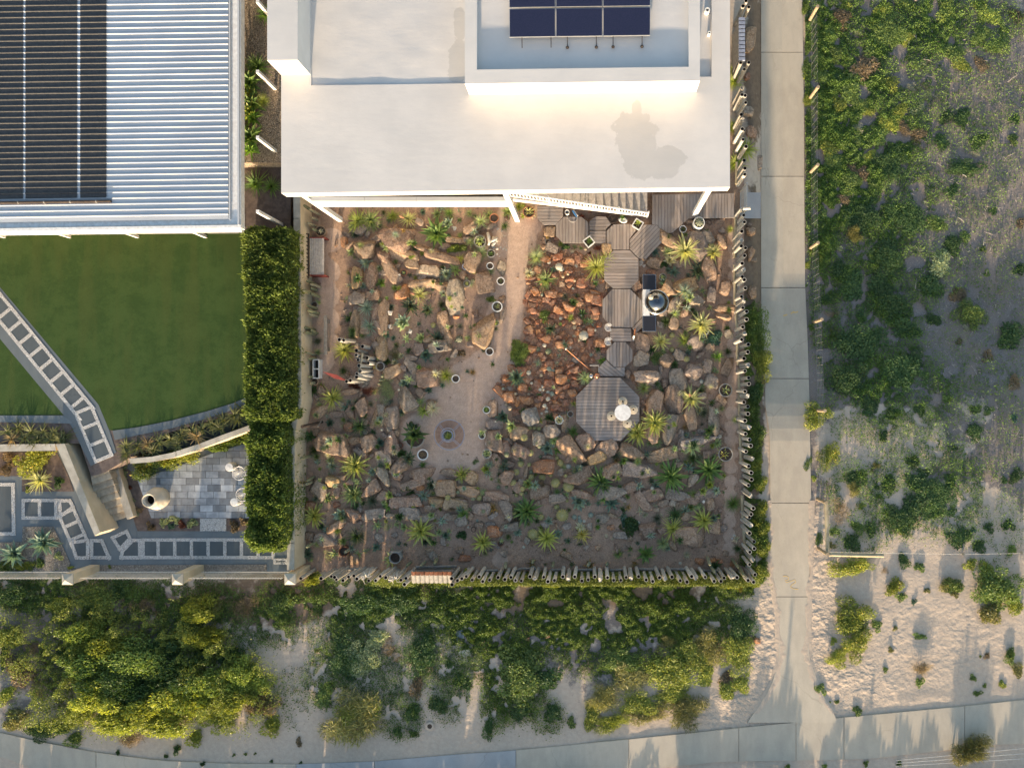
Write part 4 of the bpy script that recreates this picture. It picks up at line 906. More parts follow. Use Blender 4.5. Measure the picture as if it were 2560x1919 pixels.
# low rails along the foot of the pipes
def rail(root, pts, z=.28, r=.05, mat='lognat'):
    P3 = [Vector(P(*px(zn, a, b), z)) - Vector(root.location) for zn, a, b in pts]
    MB().tube([(p.x, p.y, z) for p in P3], r, 7).put('rail', M[mat], root)
for seq in ([('2', 112, 130), ('2', 110, 260), ('2', 104, 420)], [('2', 106, 470), ('2', 108, 760)], [('2', 122, 790), ('2', 116, 850), ('2', 128, 960)], [('2', 128, 1020), ('2', 124, 1120), ('2', 133, 1200)], [('2', 138, 1230), ('2', 140, 1560)], [('3', 140, 0), ('3', 148, 300), ('3', 152, 440)], [('3', 160, 690), ('3', 166, 860)], [('3', 172, 940), ('3', 178, 1080)], [('1', 118, 1340), ('1', 122, 1180)]): rail(fe, seq)
for seq in ([('E', 400, 730), ('E', 620, 715)], [('E', 1180, 700), ('E', 1590, 690)], [('E', 1830, 735), ('E', 2000, 730)], [('F', 30, 622), ('F', 80, 606), ('F', 200, 606)], [('F', 330, 618), ('F', 440, 612)], [('F', 520, 618), ('F', 680, 614)], [('F', 820, 618), ('F', 960, 612)], [('F', 1030, 628), ('F', 1060, 610), ('F', 1230, 612)], [('F', 1290, 630), ('F', 1320, 610), ('F', 1480, 612)], [('F', 1570, 620), ('F', 1760, 625)]): rail(fs_, seq, mat='grey')
# bent pipe end by the gate
q = MB(); a = Vector(P(1840, 545, 0)); t = Vector(P(*px('2', 160, 62), 1.45)); e = Vector(P(*px('2', 210, 60), 1.52)); b0 = Vector((t.x, t.y, 0)) - Vector(fe.location)
q.tube([(b0.x, b0.y, 0), (b0.x, b0.y, 1.35), (b0.x + .05, b0.y, 1.46), (b0.x + .28, b0.y, 1.52)], .06, 10); q.put('bent_pipe', M['pipe'], fe)
# the nine half-round tiles standing in the dune-side fence
tl = empty('tile_screen', 'low wall topped by nine half-round tiles with rust-red ends in the pipe fence', 'screen', P(1078, 1450, 0))
def half_tile(L, m):
    vs = []; fs = []
    for z in (0.0, L):
        for k in range(9):
            a = math.pi * k / 8; vs += [(.080 * math.cos(a), .062 * math.sin(a), z), (.064 * math.cos(a), .046 * math.sin(a), z)]
    for k in range(8):
        o_, i_ = 2 * k, 2 * k + 1; fs += [(o_ + 2, o_, o_ + 18, o_ + 20), (i_, i_ + 2, i_ + 20, i_ + 18), (o_ + 18, i_ + 18, i_ + 20, o_ + 20), (o_, o_ + 2, i_ + 2, i_)]
    return MB().add(vs, fs).build('tile', [m])
HT1, HT2 = half_tile(.34, M['potg']), half_tile(.13, M['rust'])
for i in range(9):
    X, Y, _ = P(*px('E', 1160 + i * 44.5, 766), 1.2); X -= tl.location.x; Y -= tl.location.y
    obj('tile', HT1, tl, (X, Y, 1.2), (R(112), 0, random.uniform(-.05, .05))); obj('ridge_tile', HT2, tl, (X + .01, Y + .10, 1.24), (R(100 + random.uniform(-8, 8)), 0, random.uniform(-.12, .12)))
a_ = P(*px('E', 1140, 780), 1.0); b_ = P(*px('E', 1535, 780), 1.0); MB().b2(a_[0] - tl.location.x, b_[0] - tl.location.x, a_[1] - tl.location.y - .05, a_[1] - tl.location.y + .05, -.05, 1.10).put('backing_wall', M['grey'], tl)
# the louvred screen beside the house
ls = empty('louvre_screen', 'blue-grey stacked slat screen beside the house above the pipe fence', 'screen', P(*px('1', 160, 280)))
for i in range(11):
    X, Y, _ = P(*px('1', 160, 138 + i * 29), 1.5); MB().box((X - ls.location.x, Y - ls.location.y, 1.46), (.21, .10, .09), random.uniform(-.04, .04)).put('slat', M['bluemetal'], ls)
for d in (-.09, .09):
    a = P(*px('1', 160, 138), 1.4); b = P(*px('1', 160, 428), 1.4); MB().b2(a[0] - .02 + d - ls.location.x, a[0] + .02 + d - ls.location.x, b[1] - ls.location.y, a[1] - ls.location.y, 0, 1.38).put('frame', M['grey'], ls)
# mesh gate
gt = empty('mesh_gate', 'galvanised mesh gate between the deck and the pale concrete pad', 'gate', P(1850, 512, 0))
q = MB()
for y in (-.45, .45): q.tube([(0, y, 0), (0, y, 1.35)], .022, 6)
for z in (.1, 1.33): q.tube([(0, -.45, z), (0, .45, z)], .018, 6)
q.put('frame', M['wire'], gt); q = MB()
for i in range(14): q.tube([(0, -.42 + i * .065, .1), (0, -.42 + i * .065, 1.33)], .004, 4)
for i in range(14): q.tube([(0, -.45, .16 + i * .09), (0, .45, .16 + i * .09)], .004, 4)
q.put('mesh', M['wire'], gt)['kind'] = 'stuff'

# ================================================================== boundary wall and the neighbour's side
ZT = 0.9     # the upper lawn lies 0.9 m above the lower paths
def flat(name, pts, zn, z, mat, label=None, zpx=None, kind='structure', thick=None):
    poly = [P(*px(zn, a, b), z)[:2] for a, b in pts]
    mb = MB(); mb.prism(poly, z - (thick or .05), z); o = mb.put(name, mat); o['kind'] = kind
    if label: o['label'] = label
    return o
# wall: coping and body, three runs
bw = empty('boundary_wall', 'tan rendered garden wall with pale coping, bending beside the hedge', 'wall', P(742, 960, 0))
wl_, wr_ = [(734, 470), (738, 1003), (721, 1082), (718, 1425)], [(749, 470), (752, 1003), (736, 1082), (734, 1425)]
for i in range(3):
    q = [P(*wl_[i], 1.25)[:2], P(*wr_[i], 1.25)[:2], P(*wr_[i + 1], 1.25)[:2], P(*wl_[i + 1], 1.25)[:2]]
    q = [(a - bw.location.x, b - bw.location.y) for a, b in q]; MB().prism(q, -.2, 1.2).put('wall_body', M['cream'], bw)
    # coping stones about a metre long
    (x0, y0), (x1, y1), (x2, y2), (x3, y3) = wl_[i], wr_[i], wl_[i + 1], wr_[i + 1]; n = max(1, round((y2 - y0) / 75)); 
    for k in range(n):
        t0, t1 = (k + .01) / n, (k + .99) / n
        pp = [(x0 + (x2 - x0) * t0 - .5, y0 + (y2 - y0) * t0), (x1 + (x3 - x1) * t0 + 1.2, y1 + (y3 - y1) * t0), (x1 + (x3 - x1) * t1 + 1.2, y1 + (y3 - y1) * t1), (x0 + (x2 - x0) * t1 - .5, y0 + (y2 - y0) * t1)]
        MB().prism([(P(a, b, 1.25)[0] - bw.location.x, P(a, b, 1.25)[1] - bw.location.y) for a, b in pp], 1.2, 1.26).put('coping_stone', M['creamtop'], bw)
# terraces
flat('upper_terrace', [(-300, 408), (728, 408), (722, 1000), (560, 1040), (425, 1080), (330, 1140), (262, 1180), (228, 1190), (200, 1108), (-300, 1108)], 'S', ZT, M['bed'], 'raised soil terrace of the neighbouring garden', thick=1.0)
flat('lower_paving', [(-300, 1108), (195, 1108), (262, 1180), (330, 1140), (425, 1080), (560, 1040), (722, 1000), (722, 1432), (-300, 1432)], 'S', .012, M['slate'], 'dark grey paving of the lower garden', thick=.1)
flat('side_yard', [(585, -120), (745, -120), (745, 407), (585, 407)], 'S', 1.5, M['gravel'], 'brown gravel strip between the two houses', thick=1.5)
# lawn
lw = flat('lawn', [(0, 75), (1830, 50), (1850, 1235), (1690, 1302), (1500, 1360), (1250, 1425), (1000, 1475), (818, 1500), (790, 1495), (715, 1310), (-20, 450), (-500, 450), (-500, 75)], 'L', ZT + .012, M['lawn'], 'clipped green lawn of the neighbouring garden')
flat('lawn', [(-500, 840), (0, 835), (462, 1388), (-500, 1392)], 'L', ZT + .012, M['lawn'], 'small corner of clipped lawn below the diagonal path')
up = flat('stepping_path', [(-500, -120), (0, 460), (715, 1310), (795, 1500), (845, 1660), (660, 1760), (520, 1470), (462, 1388), (0, 835), (-500, 300)], 'L', ZT + .016, M['slate'], 'dark grey diagonal path edged across the lawn')
flat('kerb_path', [(-500, 1392), (462, 1392), (525, 1440), (520, 1450), (0, 1440), (-500, 1440)], 'L', ZT + .020, M['slate'], 'grey kerb strip below the small lawn corner')
flat('kerb_path', [(818, 1502), (1000, 1478), (1250, 1428), (1500, 1363), (1690, 1305), (1850, 1238), (1850, 1290), (1700, 1350), (1500, 1415), (1250, 1485), (1000, 1535), (835, 1570)], 'L', ZT + .022, M['slate'], 'curved grey kerb strip around the lawn')
# ladders of white pebble and dark pavers
lad = empty('mosaic_path', 'ladder pattern of dark square pavers framed by white pebbles', None); lad['kind'] = 'structure'
def ladder(zn, p0, p1, wd, n, z, edge=24, ends=(1, 1)):
    (x0, y0), (x1, y1) = p0, p1; d = math.hypot(x1 - x0, y1 - y0); ux, uy = (x1 - x0) / d, (y1 - y0) / d; vx, vy = -uy, ux
    def pt(a, b): return P(*px(zn, x0 + ux * a + vx * b, y0 + uy * a + vy * b), z)[:2]
    def strip(a0, a1, b0, b1, name, mat, zz): MB().prism([pt(a0, b0), pt(a1, b0), pt(a1, b1), pt(a0, b1)], zz - .03, zz).put(name, mat, lad)
    h = wd / 2; strip(0, d, -h, -h + edge, 'pebble_border', M['pebble'], z + .012); strip(0, d, h - edge, h, 'pebble_border', M['pebble'], z + .012)
    st_ = d / n
    for i in range(n + 1):
        if (i == 0 and not ends[0]) or (i == n and not ends[1]): continue
        a = min(max(i * st_ - edge / 2, 0), d - edge); strip(a, a + edge, -h + edge, h - edge, 'pebble_border', M['pebble'], z + .012)
    for i in range(n): strip(i * st_ + edge * .55, (i + 1) * st_ - edge * .55, -h + edge + 1, h - edge - 1, 'paver', M['slate2'], z + .006)
def frame(zn, pts, edge, z, fill=None):
    """a pebble frame around a polygon, with a paver inside"""
    n = len(pts); cx = sum(p[0] for p in pts) / n; cy = sum(p[1] for p in pts) / n
    for i in range(n):
        a, b = pts[i], pts[(i + 1) % n]; d = math.hypot(b[0] - a[0], b[1] - a[1]); nx, ny = -(b[1] - a[1]) / d, (b[0] - a[0]) / d
        if nx * (cx - a[0]) + ny * (cy - a[1]) < 0: nx, ny = -nx, -ny
        q = [a, b, (b[0] + nx * edge, b[1] + ny * edge), (a[0] + nx * edge, a[1] + ny * edge)]
        MB().prism([P(*px(zn, *p), z)[:2] for p in q], z - .02, z + .010 + .0015 * i).put('pebble_border', M['pebble'], lad)
    q = [(cx + (p[0] - cx) * .9, cy + (p[1] - cy) * .9) for p in pts]; MB().prism([P(*px(zn, *p), z)[:2] for p in q], z - .02, z + .006).put('paver', M['slate2'], lad)
ladder('L', (-118, 463), (640, 1390), 150, 10, ZT + .018, ends=(1, 0))
ladder('N', (604, 118), (760, 490), 150, 3, ZT + .019, ends=(1, 1))
ladder('N', (158, 850), (420, 850), 152, 2, .016); ladder('N', (478, 862), (604, 1150), 140, 3, .0165, ends=(1, 0))
frame('N', [(420, 776), (516, 776), (548, 838), (430, 926)], 25, .018)
frame('N', [(505, 1080), (632, 1066), (652, 1066), (652, 1216), (548, 1216)], 25, .019)
frame('N', [(656, 1066), (748, 1066), (812, 1214), (656, 1214)], 25, .020)
frame('N', [(802, 1052), (926, 995), (962, 1064), (872, 1160)], 25, .018)
frame('N', [(962, 1064), (1030, 1064), (1030, 1214), (868, 1214), (880, 1150)], 25, .019)
ladder('N', (1030, 1137), (2000, 1137), 152, 8, .016); frame('N', [(1990, 1208), (2096, 1208), (2096, 1252), (1990, 1252)], 18, .021)
frame('N', [(-200, 658), (108, 658), (114, 1042), (-200, 1042)], 26, .018)
# beds
for nm, pts, z, lb in (('planting_bed', [(160, 615), (500, 615), (535, 722), (160, 722)], .03, 'soil bed below the round yellow-flowering bush'),
                       ('planting_bed', [(-300, 1095), (160, 1090), (165, 978), (385, 978), (440, 1090), (510, 1240), (505, 1300), (-300, 1305)], .03, 'gritty soil bed with two agaves by the front fence'),
                       ('planting_bed', [(-300, 435), (410, 435), (500, 612), (-300, 608)], .032, 'soil bed under the cream retaining wall'),
                       ('planting_bed', [(855, 545), (930, 560), (1010, 640), (1100, 915), (1820, 915), (1820, 1010), (1000, 1010), (930, 800)], .03, 'soil bed with low red and grey plants around the tiled patio')):
    flat(nm, pts, 'N', z, M['bed'] if 'gritty' not in lb else M['pale_gravel'], lb)
flat('gravel_strip', [(500, 1290), (720, 1258), (1940, 1252), (1940, 1310), (500, 1320)], 'N', .026, M['pale_gravel'], 'pale gravel strip inside the front fence')
flat('pebble_step', [(1455, 918), (1645, 918), (1645, 1010), (1455, 1010)], 'N', .045, M['pebble'], 'white pebble step below the tiled patio')
# patio tiles
patio = empty('patio', 'patio of blue-grey stone tiles beside the tall hedge', None); patio['kind'] = 'structure'
ppoly = [P(*px('N', *p), .06)[:2] for p in ((1000, 640), (1380, 505), (1560, 440), (1830, 360), (1830, 915), (1100, 915))]
MB().prism(ppoly, 0, .048).put('bedding', M['bed'], patio)
tw, th = 94, 49
if sum(ppoly[i][0] * ppoly[(i + 1) % 6][1] - ppoly[(i + 1) % 6][0] * ppoly[i][1] for i in range(6)) < 0: ppoly = ppoly[::-1]
for r in range(12):
    for c in range(-1, 10):
        x0 = 985 + c * tw + (r % 2) * tw * .5 + ((r * 37) % 20 - 10); y0 = 330 + r * th
        ww = tw * random.choice((1, 1, 1)); a = P(*px('N', x0 + 1.2, y0 + 1.2), .06); b = P(*px('N', x0 + ww - 1.2, y0 + th - 1.2), .06)
        q = clip(clip(clip(clip(ppoly, -1, 0, -a[0]), 1, 0, b[0]), 0, 1, a[1]), 0, -1, -b[1])
        if len(q) >= 3: MB().prism(q, .045, .06 + random.uniform(-.002, .002)).put('tile', M['tile'], patio)
# cream retaining walls and the stone stairs
stn = empty('stone_stairs', 'sandstone stairs between cream flank walls leading down from the lawn', 'stairs', P(*px('N', 800, 760), 0))
def sput(mb, name, mat): o = mb.put(name, mat, stn); o.location = (-stn.location.x, -stn.location.y, 0); return o
def PN(x, y, z): return P(*px('N', x, y), z)
# left flank wall with a pale top and a tan inner face
top = [(405, 378), (470, 374), (728, 1020), (690, 1046)]
sput(MB().prism([PN(*p, ZT + .25)[:2] for p in top], 0, ZT + .25, mside=1), 'flank_wall', [M['creamtop'], M['cream']])
sput(MB().prism([PN(*p, .34)[:2] for p in ((775, 512), (845, 512), (972, 905), (925, 925))], 0, .34, mside=1), 'flank_wall', [M['creamtop'], M['cream']])
for i in range(8):
    t0, t1 = i / 8, (i + 1) / 8; L0, L1, R0, R1 = (655, 575), (722, 975), (775, 530), (930, 905)
    z = ZT - (i + .6) * ZT / 8.6
    def lerp(a, b, t): return (a[0] + (b[0] - a[0]) * t, a[1] + (b[1] - a[1]) * t)
    q = [PN(*lerp(L0, L1, t0 - .01), z)[:2], PN(*lerp(R0, R1, t0 - .01), z)[:2], PN(*lerp(R0, R1, t1), z)[:2], PN(*lerp(L0, L1, t1), z)[:2]]
    sput(MB().prism(q, 0, z), 'step', M['steptan'])
rw = empty('retaining_wall', 'cream retaining wall behind the round yellow-flowering bush', 'wall', PN(200, 405, 0)); 
def rput(root, pts, z): o = MB().prism([PN(*p, z)[:2] for p in pts], 0, z, mside=1).put('wall_body', [M['creamtop'], M['cream']], root); o.location = (-root.location.x, -root.location.y, 0)
rput(rw, [(-300, 382), (400, 376), (408, 425), (-300, 437)], ZT + .1)
rw2 = empty('retaining_wall', 'curved cream retaining wall between the flax bed and the tiled patio', 'wall', PN(1350, 390, 0))
rput(rw2, [(940, 482), (1100, 470), (1250, 440), (1450, 375), (1620, 310), (1830, 235), (1830, 275), (1640, 345), (1460, 412), (1260, 478), (1100, 508), (948, 520)], ZT + .1)
# neighbour's house with ribbed steel roof
nh = empty('neighbour_house', 'neighbouring house with pale ribbed steel roof and black rubber heating mats', 'house', P(300, 250, 0))
ZN = 3.3
def NP(x, y, z): return P(x, y + (605 - x) * 0.0145, z)
def nput(mb, name, mats, smooth=False): o = mb.put(name, mats, nh, smooth); o.location = (-nh.location.x, -nh.location.y, 0); return o
SP = 14.65; ribs = MB(); x0, x1 = -420, 571; prof = []
y = 547.0; k = 0
while y > -420:
    prof += [(y, 0), (y - SP * .70, 0.004), (y - SP * .78, .030), (y - SP * .92, .030)]; y -= SP
V = []; F = []
for yy, dz in prof:
    for xx in (x0, x1): p = NP(xx, yy, ZN); V.append((p[0], p[1], ZN + dz))
for i in range(len(prof) - 1): F.append((2 * i, 2 * i + 1, 2 * i + 3, 2 * i + 2))
ribs.add(V, F); nput(ribs, 'roof_sheet', M['metalroof'])
q = MB(); q.prism([NP(a, b, ZN)[:2] for a, b in ((-420, -420), (600, -420), (600, 560), (-420, 560))], ZN - .28, ZN - .06); nput(q, 'eaves', M['wpaint'])
q = MB(); q.prism([NP(a, b, ZN)[:2] for a, b in ((573, -420), (576, -420), (576, 548), (573, 548))], ZN - .06, ZN + .035); q.prism([NP(a, b, ZN)[:2] for a, b in ((595, -420), (599, -420), (599, 562), (595, 562))], ZN - .06, ZN + .045); nput(q, 'box_gutter', M['metalroof'])
q = MB(); q.prism([NP(a, b, ZN - .1)[:2] for a, b in ((601, -420), (605, -420), (605, 570), (601, 570))], ZN - .30, ZN - .02); q.prism([NP(a, b, ZN - .05)[:2] for a, b in ((-420, 563), (605, 563), (605, 571), (-420, 571))], ZN - .30, ZN + .02); nput(q, 'fascia', M['wpaint'])
q = MB(); q.tube([(NP(x, 575, ZN - .12)[0], NP(x, 575, ZN - .12)[1], ZN - .12) for x in (-420, 605)], .06, 8); nput(q, 'gutter', M['wpaint'])
q = MB(); p0 = NP(-420, 470, 0); p1 = NP(560, 470, 0); q.b2(p0[0], p1[0] - .5, p0[1], p0[1] + 12, 0, ZN - .28); nput(q, 'wall', M['cream'])
MATS_ = [(-420, -130), (-126, 59), (65, 194), (202, 267)]
for a, b in MATS_:
    q = MB(); V = []; F = []; pr = [(yy, dz) for yy, dz in prof if yy < 490]
    for yy, dz in pr:
        for xx in np.linspace(a, b, 5): p = NP(xx, yy, ZN); V.append((p[0], p[1], ZN + .012 + max(dz, .012) * 1.15 + random.uniform(0, .004)))
    for i in range(len(pr) - 1):
        for j in range(4): F.append((5 * i + j, 5 * i + j + 1, 5 * i + j + 6, 5 * i + j + 5))
    q.add(V, F); nput(q, 'heating_mat', M['mat'])
q = MB(); q.tube([(*NP(x, 498, ZN + .06)[:2], ZN + .06) for x in (-420, 278)], .045, 8); nput(q, 'header_pipe', M['dark'])
for x in range(-20, 270, 65): q = MB(); q.tube([(*NP(x, 498, ZN + .06)[:2], ZN + .06), (*NP(x + 3, 498, ZN + .06)[:2], ZN + .06)], .053, 8); nput(q, 'pipe_clip', M['grey'])
# slim posts under the eaves
for i, yb in enumerate((-62, 72, 235, 388, 560)):
    X, Y, _ = P(702, yb, 1.0); MB().b2(X - .05, X + .05, Y - .05, Y + .05, .02, 3.02).put('eaves_post', M['wpaint'], nh).location = (-nh.location.x, -nh.location.y, 0)
for xb in (12, 175, 345, 515):
    X, Y, _ = P(xb, 592, ZT); MB().b2(X - .045, X + .045, Y - .045, Y + .045, ZT, 3.02).put('eaves_post', M['wpaint'], nh).location = (-nh.location.x, -nh.location.y, 0)
flat('veranda_paving', [(-300, 540), (612, 535), (612, 583), (-300, 590)], 'S', ZT + .02, M['pad'], 'pale paving edge under the neighbouring eaves')
# front fence: three pillars with pyramid caps and thin white pickets
for i, (cx, lb) in enumerate(((160, 'leftmost'), (437, 'middle'), (720, 'rightmost'))):
    X, Y, _ = P(*px('N', (470, 1275, 2098)[i], 1367), 1.75); root = empty('pillar', ('leftmost', 'middle', 'rightmost')[i] + ' cream fence pillar with pyramid cap below the grey paving', 'pillar', (X, Y, 0), 0, 'pillars of the front fence')
    MB().b2(-.17, .17, -.17, .17, -.1, 1.55).put('shaft', M['cream'], root)
    MB().add([(-.185, -.185, 1.552), (.185, -.185, 1.552), (.185, .185, 1.552), (-.185, .185, 1.552), (-.185, -.185, 1.60), (.185, -.185, 1.60), (.185, .185, 1.60), (-.185, .185, 1.60), (0, 0, 1.75)],
             [(0, 1, 5, 4), (1, 2, 6, 5), (2, 3, 7, 6), (3, 0, 4, 7), (4, 5, 8), (5, 6, 8), (6, 7, 8), (7, 4, 8), (3, 2, 1, 0)]).put('cap', M['creamtop'], root, color=(1, 1, 1))
PKT = MB().b2(-.008, .008, -.008, .008, .12, 1.28).build('picket', M['picket'])
for xs, xe, lb in ((-190, 425, 'short white picket panel left of the leftmost pillar'), (515, 1228, 'white picket panel between the leftmost and middle pillars'), (1322, 2050, 'white picket panel between the middle and rightmost pillars')):
    a = Vector(P(*px('N', xs, 1360), 1.28)); b = Vector(P(*px('N', xe, 1360), 1.28)); root = empty('picket_fence', lb, 'fence', (a.x, a.y, 0), 0, 'picket panels of the front fence'); n = int((b.x - a.x) / .095)
    for z in (.2, 1.18): MB().b2(0, b.x - a.x, .012, .035, z, z + .016).put('rail', M['picket'], root)
    for k in range(n): obj('picket', PKT, root, ((k + .5) * (b.x - a.x) / n, 0, 0))
    

# urn, hedge, chairs
ur = empty('urn', 'round sandstone urn with open mouth on the tiled patio', 'urn', PN(1185, 762, 0.06))
uz = MB(); uz.lathe([(0, 0), (.22, 0), (.36, .18), (.40, .42), (.33, .68), (.20, .80), (.185, .88), (.23, .96), (.215, .975), (.165, .90), (.165, .70), (.0, .55)], 32)
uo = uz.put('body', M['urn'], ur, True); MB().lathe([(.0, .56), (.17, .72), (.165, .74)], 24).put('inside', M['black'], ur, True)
MB().ring((0, 0, .965), .222, .018, 32, 6).put('rim', M['urn'], ur, True)
def hedge(label, x0, x1, y0, y1, zb, h, seed, rnd):
    rng = np.random.default_rng(seed); a = P(x0, y0, zb + h); b = P(x1, y1, zb + h); lx, ly = b[0] - a[0], a[1] - b[1]; cx, cy = (a[0] + b[0]) / 2, (a[1] + b[1]) / 2
    root = empty('hedge', label, 'hedge', (cx, cy, zb))
    n = int(5200 * lx * ly) + 14000; side = rng.random(n) < .42
    u = rng.uniform(-.5, .5, n); v = rng.uniform(-.5, .5, n); z = h - rng.random(n) ** 2 * .30; t = rng.random(n); f = rng.integers(0, 4, n); dep = rng.random(n) ** 2 * .06
    u = np.where(side & (f == 0), -.5 + dep, np.where(side & (f == 1), .5 - dep, u)); v = np.where(side & (f == 2), -.5 + dep, np.where(side & (f == 3), .5 - dep, v)); z = np.where(side, t * h, z)
    w = np.array([noise.noise(Vector((cx + x * lx, (cy + y * ly), seed)) * 1.5) + .6 * noise.noise(Vector((cx + x * lx, cy + y * ly, seed + 3)) * 4.5) for x, y in zip(u, v)])
    edge = np.maximum(np.abs(u) * 2, 1 - (.5 - np.abs(v)) * ly / (lx * .5)); z -= np.maximum(edge - .72, 0) ** 2 * 3.2 * h * (z / h)        # rounded shoulders
    end = np.clip((np.abs(v) - (.5 - rnd)) / rnd, 0, 1); shr = np.sqrt(np.clip(1 - end ** 2 * .75, .1, 1)); u = u * shr
    p = np.stack([u * lx * (1 + w * .13), v * ly + w * .05, z + w * .20 * z / h], 1)
    shoot = rng.random(n) < .13
    out = rng.normal(0, .5, (n, 3)); out[:, 2] += np.where(side, .35, .9) + shoot * 1.2; out[:, 0] += np.sign(u) * np.where(side, .8, .15); out /= np.linalg.norm(out, axis=1)[:, None]
    p += out * (shoot * rng.uniform(.03, .16, n))[:, None]
    sd = np.cross(out, rng.normal(0, 1, (n, 3))); sd /= np.linalg.norm(sd, axis=1)[:, None]; s = rng.uniform(.028, .05, n); L = out * (s * np.where(shoot, 2.0, 1.3))[:, None]; W = sd * (s * .5)[:, None]
    co = np.stack([p - L, p + W, p + L, p - W], 1).reshape(-1, 3); at = np.zeros((4 * n, 4)); at[:, 3] = 1; at[:, 2] = np.repeat(np.clip(.5 + w * .5 + shoot * .25 + rng.normal(0, .2, n), 0, 1), 4)
    o = obj('foliage', fastmesh('foliage', co, np.arange(4 * n).reshape(n, 4), [M['bush']], at), root, color=(.13, .185, .052))
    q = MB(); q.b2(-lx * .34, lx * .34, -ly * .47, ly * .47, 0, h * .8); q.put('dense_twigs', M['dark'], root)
    return root
hedge('long upper run of clipped green hedge beside the lawn', 608, 726, 566, 1056, ZT, 1.15, 1, .03)
hedge('lower rounded run of clipped green hedge beside the patio', 608, 718, 1004, 1384, 0, 1.85, 2, .16)
for (x, y, lb, a) in ((1775, 582, 'upper white wire chair tucked under the hedge by the patio', .3), (1800, 735, 'lower white wire chair tucked under the hedge by the patio', -.4)):
    r = empty('wire_chair', lb, 'chair', PN(x, y, .06), a, 'wire chairs on the patio')
    q = MB(); q.ring((0, 0, .42), .23, .012, 28, 6)
    for k in range(10):
        t = math.pi * k / 10; q.tube([(.23 * math.cos(t), .23 * math.sin(t), .42), (-.23 * math.cos(t), -.23 * math.sin(t), .42)], .005, 4)
    q.put('seat', M['wpaint'], r); q = MB(); q.ring((.06, 0, .62), .25, .012, 20, 6, a0=-1.3, a1=1.3)
    for k in range(7):
        t = -1.2 + .4 * k; q.tube([(.23 * math.cos(t), .23 * math.sin(t), .42), (.06 + .25 * math.cos(t), .25 * math.sin(t), .62)], .005, 4)
    q.put('backrest', M['wpaint'], r)
    for k in range(4):
        t = math.pi * (.25 + .5 * k); MB().tube([(.18 * math.cos(t), .18 * math.sin(t), .42), (.2 * math.cos(t), .2 * math.sin(t), 0)], .009, 5).put('leg', M['wpaint'], r)
for (x, y, lb) in ((1702, 538, 'small white drum stool beside the upper wire chair'), (1738, 788, 'small white drum stool beside the lower wire chair')):
    r = empty('drum_stool', lb, 'stool', PN(x, y, .06), 0, 'drum stools on the patio'); MB().lathe([(.12, 0), (.15, .06), (.15, .38), (.13, .40)], 20).put('body', M['potw'], r, True); MB().lathe([(.131, .401), (0, .408)], 20).put('seat', M['wpaint'], r)
# plants of the neighbour's garden
NGR = 'plants of the neighbouring garden'
for it in ((30, 285), (110, 265), (200, 290), (290, 285), (370, 300), (450, 320), (60, 340), (160, 335), (250, 345), (340, 345), (430, 350)): plant('N', *it, 135, 'flax', 'br' if random.random() < .12 else 'ol', 'strappy dark flax', NGR, ZT, .5)
for it in ((900, 395), (985, 400), (1060, 380), (1140, 365), (1220, 345), (1300, 320), (1380, 290), (1450, 270), (1530, 240), (1610, 205), (1690, 170), (1760, 140), (900, 450), (1100, 420), (1270, 385), (1420, 325), (1580, 265), (1720, 205)): plant('N', *it, 135, 'flax', 'br' if random.random() < .12 else 'ol', 'strappy dark flax', NGR, ZT, .5)
bush('N', 255, 475, 300, 290, 'y', 'flower', .9, 'round yellow-flowering bush', 'shrub', NGR); bush('N', 1060, 520, 300, 220, 'g', 'flower', 1.0, 'long leafy bush with yellow flowers', 'shrub', NGR); bush('N', 1260, 475, 300, 200, 'y', 'flower', 1.0, 'leafy yellow-flowering bush', 'shrub', NGR)
bush('N', 1560, 395, 240, 130, 'g', 'medium', .8, 'low green patio bush', 'shrub', NGR); bush('N', 1720, 335, 220, 130, 'g', 'medium', .8, 'low green patio bush', 'shrub', NGR)
plant('N', 265, 645, 190, 'aloe', 'pl', 'cream-striped spiky aloe', NGR); plant('N', 300, 1100, 185, 'blade', 'te', 'grey-green agave', NGR, leaves=True); plant('N', 90, 1185, 185, 'blade', 'te', 'grey-green agave', NGR, leaves=True)
bushes('N', '420,640,110,d;60,480,120,b,120;40,560,140,b,90;150,1270,200,y,80;20,1270,130,g,80;290,1230,90,g;410,1190,90,s;200,700,60,y;900,620,80,s;890,560,60,s;960,880,80,s;930,700,60,r;960,790,70,s;1020,860,70,b;1180,955,100,s;1290,930,100,s;1380,960,100,s;1330,975,80,r;1700,960,110,b;1770,950,80,b;1090,985,80,b;1240,980,70,t;500,1280,70,y,40;800,1278,40,g', group=NGR)
# side yard plants
for it_ in '130,560,230,yucca,gr;60,700,200,blade,gr;100,1010,150,star,bg;90,880,170,blade,gr;40,770,150,yucca,yg;70,1180,180,blade,gr;120,1570,190,yucca,gr;260,1600,150,yucca,gr;80,1290,140,star,bg;200,110,150,yucca,gr;180,860,120,tuft,yg;60,950,170,star,yg'.split(';'):
    q_ = it_.split(','); plant('W', float(q_[0]), float(q_[1]), float(q_[2]) * 1.1, q_[3], q_[4], z0=1.5 if float(q_[1]) < 1400 else .9)
plants('S', '612,520,80,yucca,dg;640,555,80,tuft,gr')
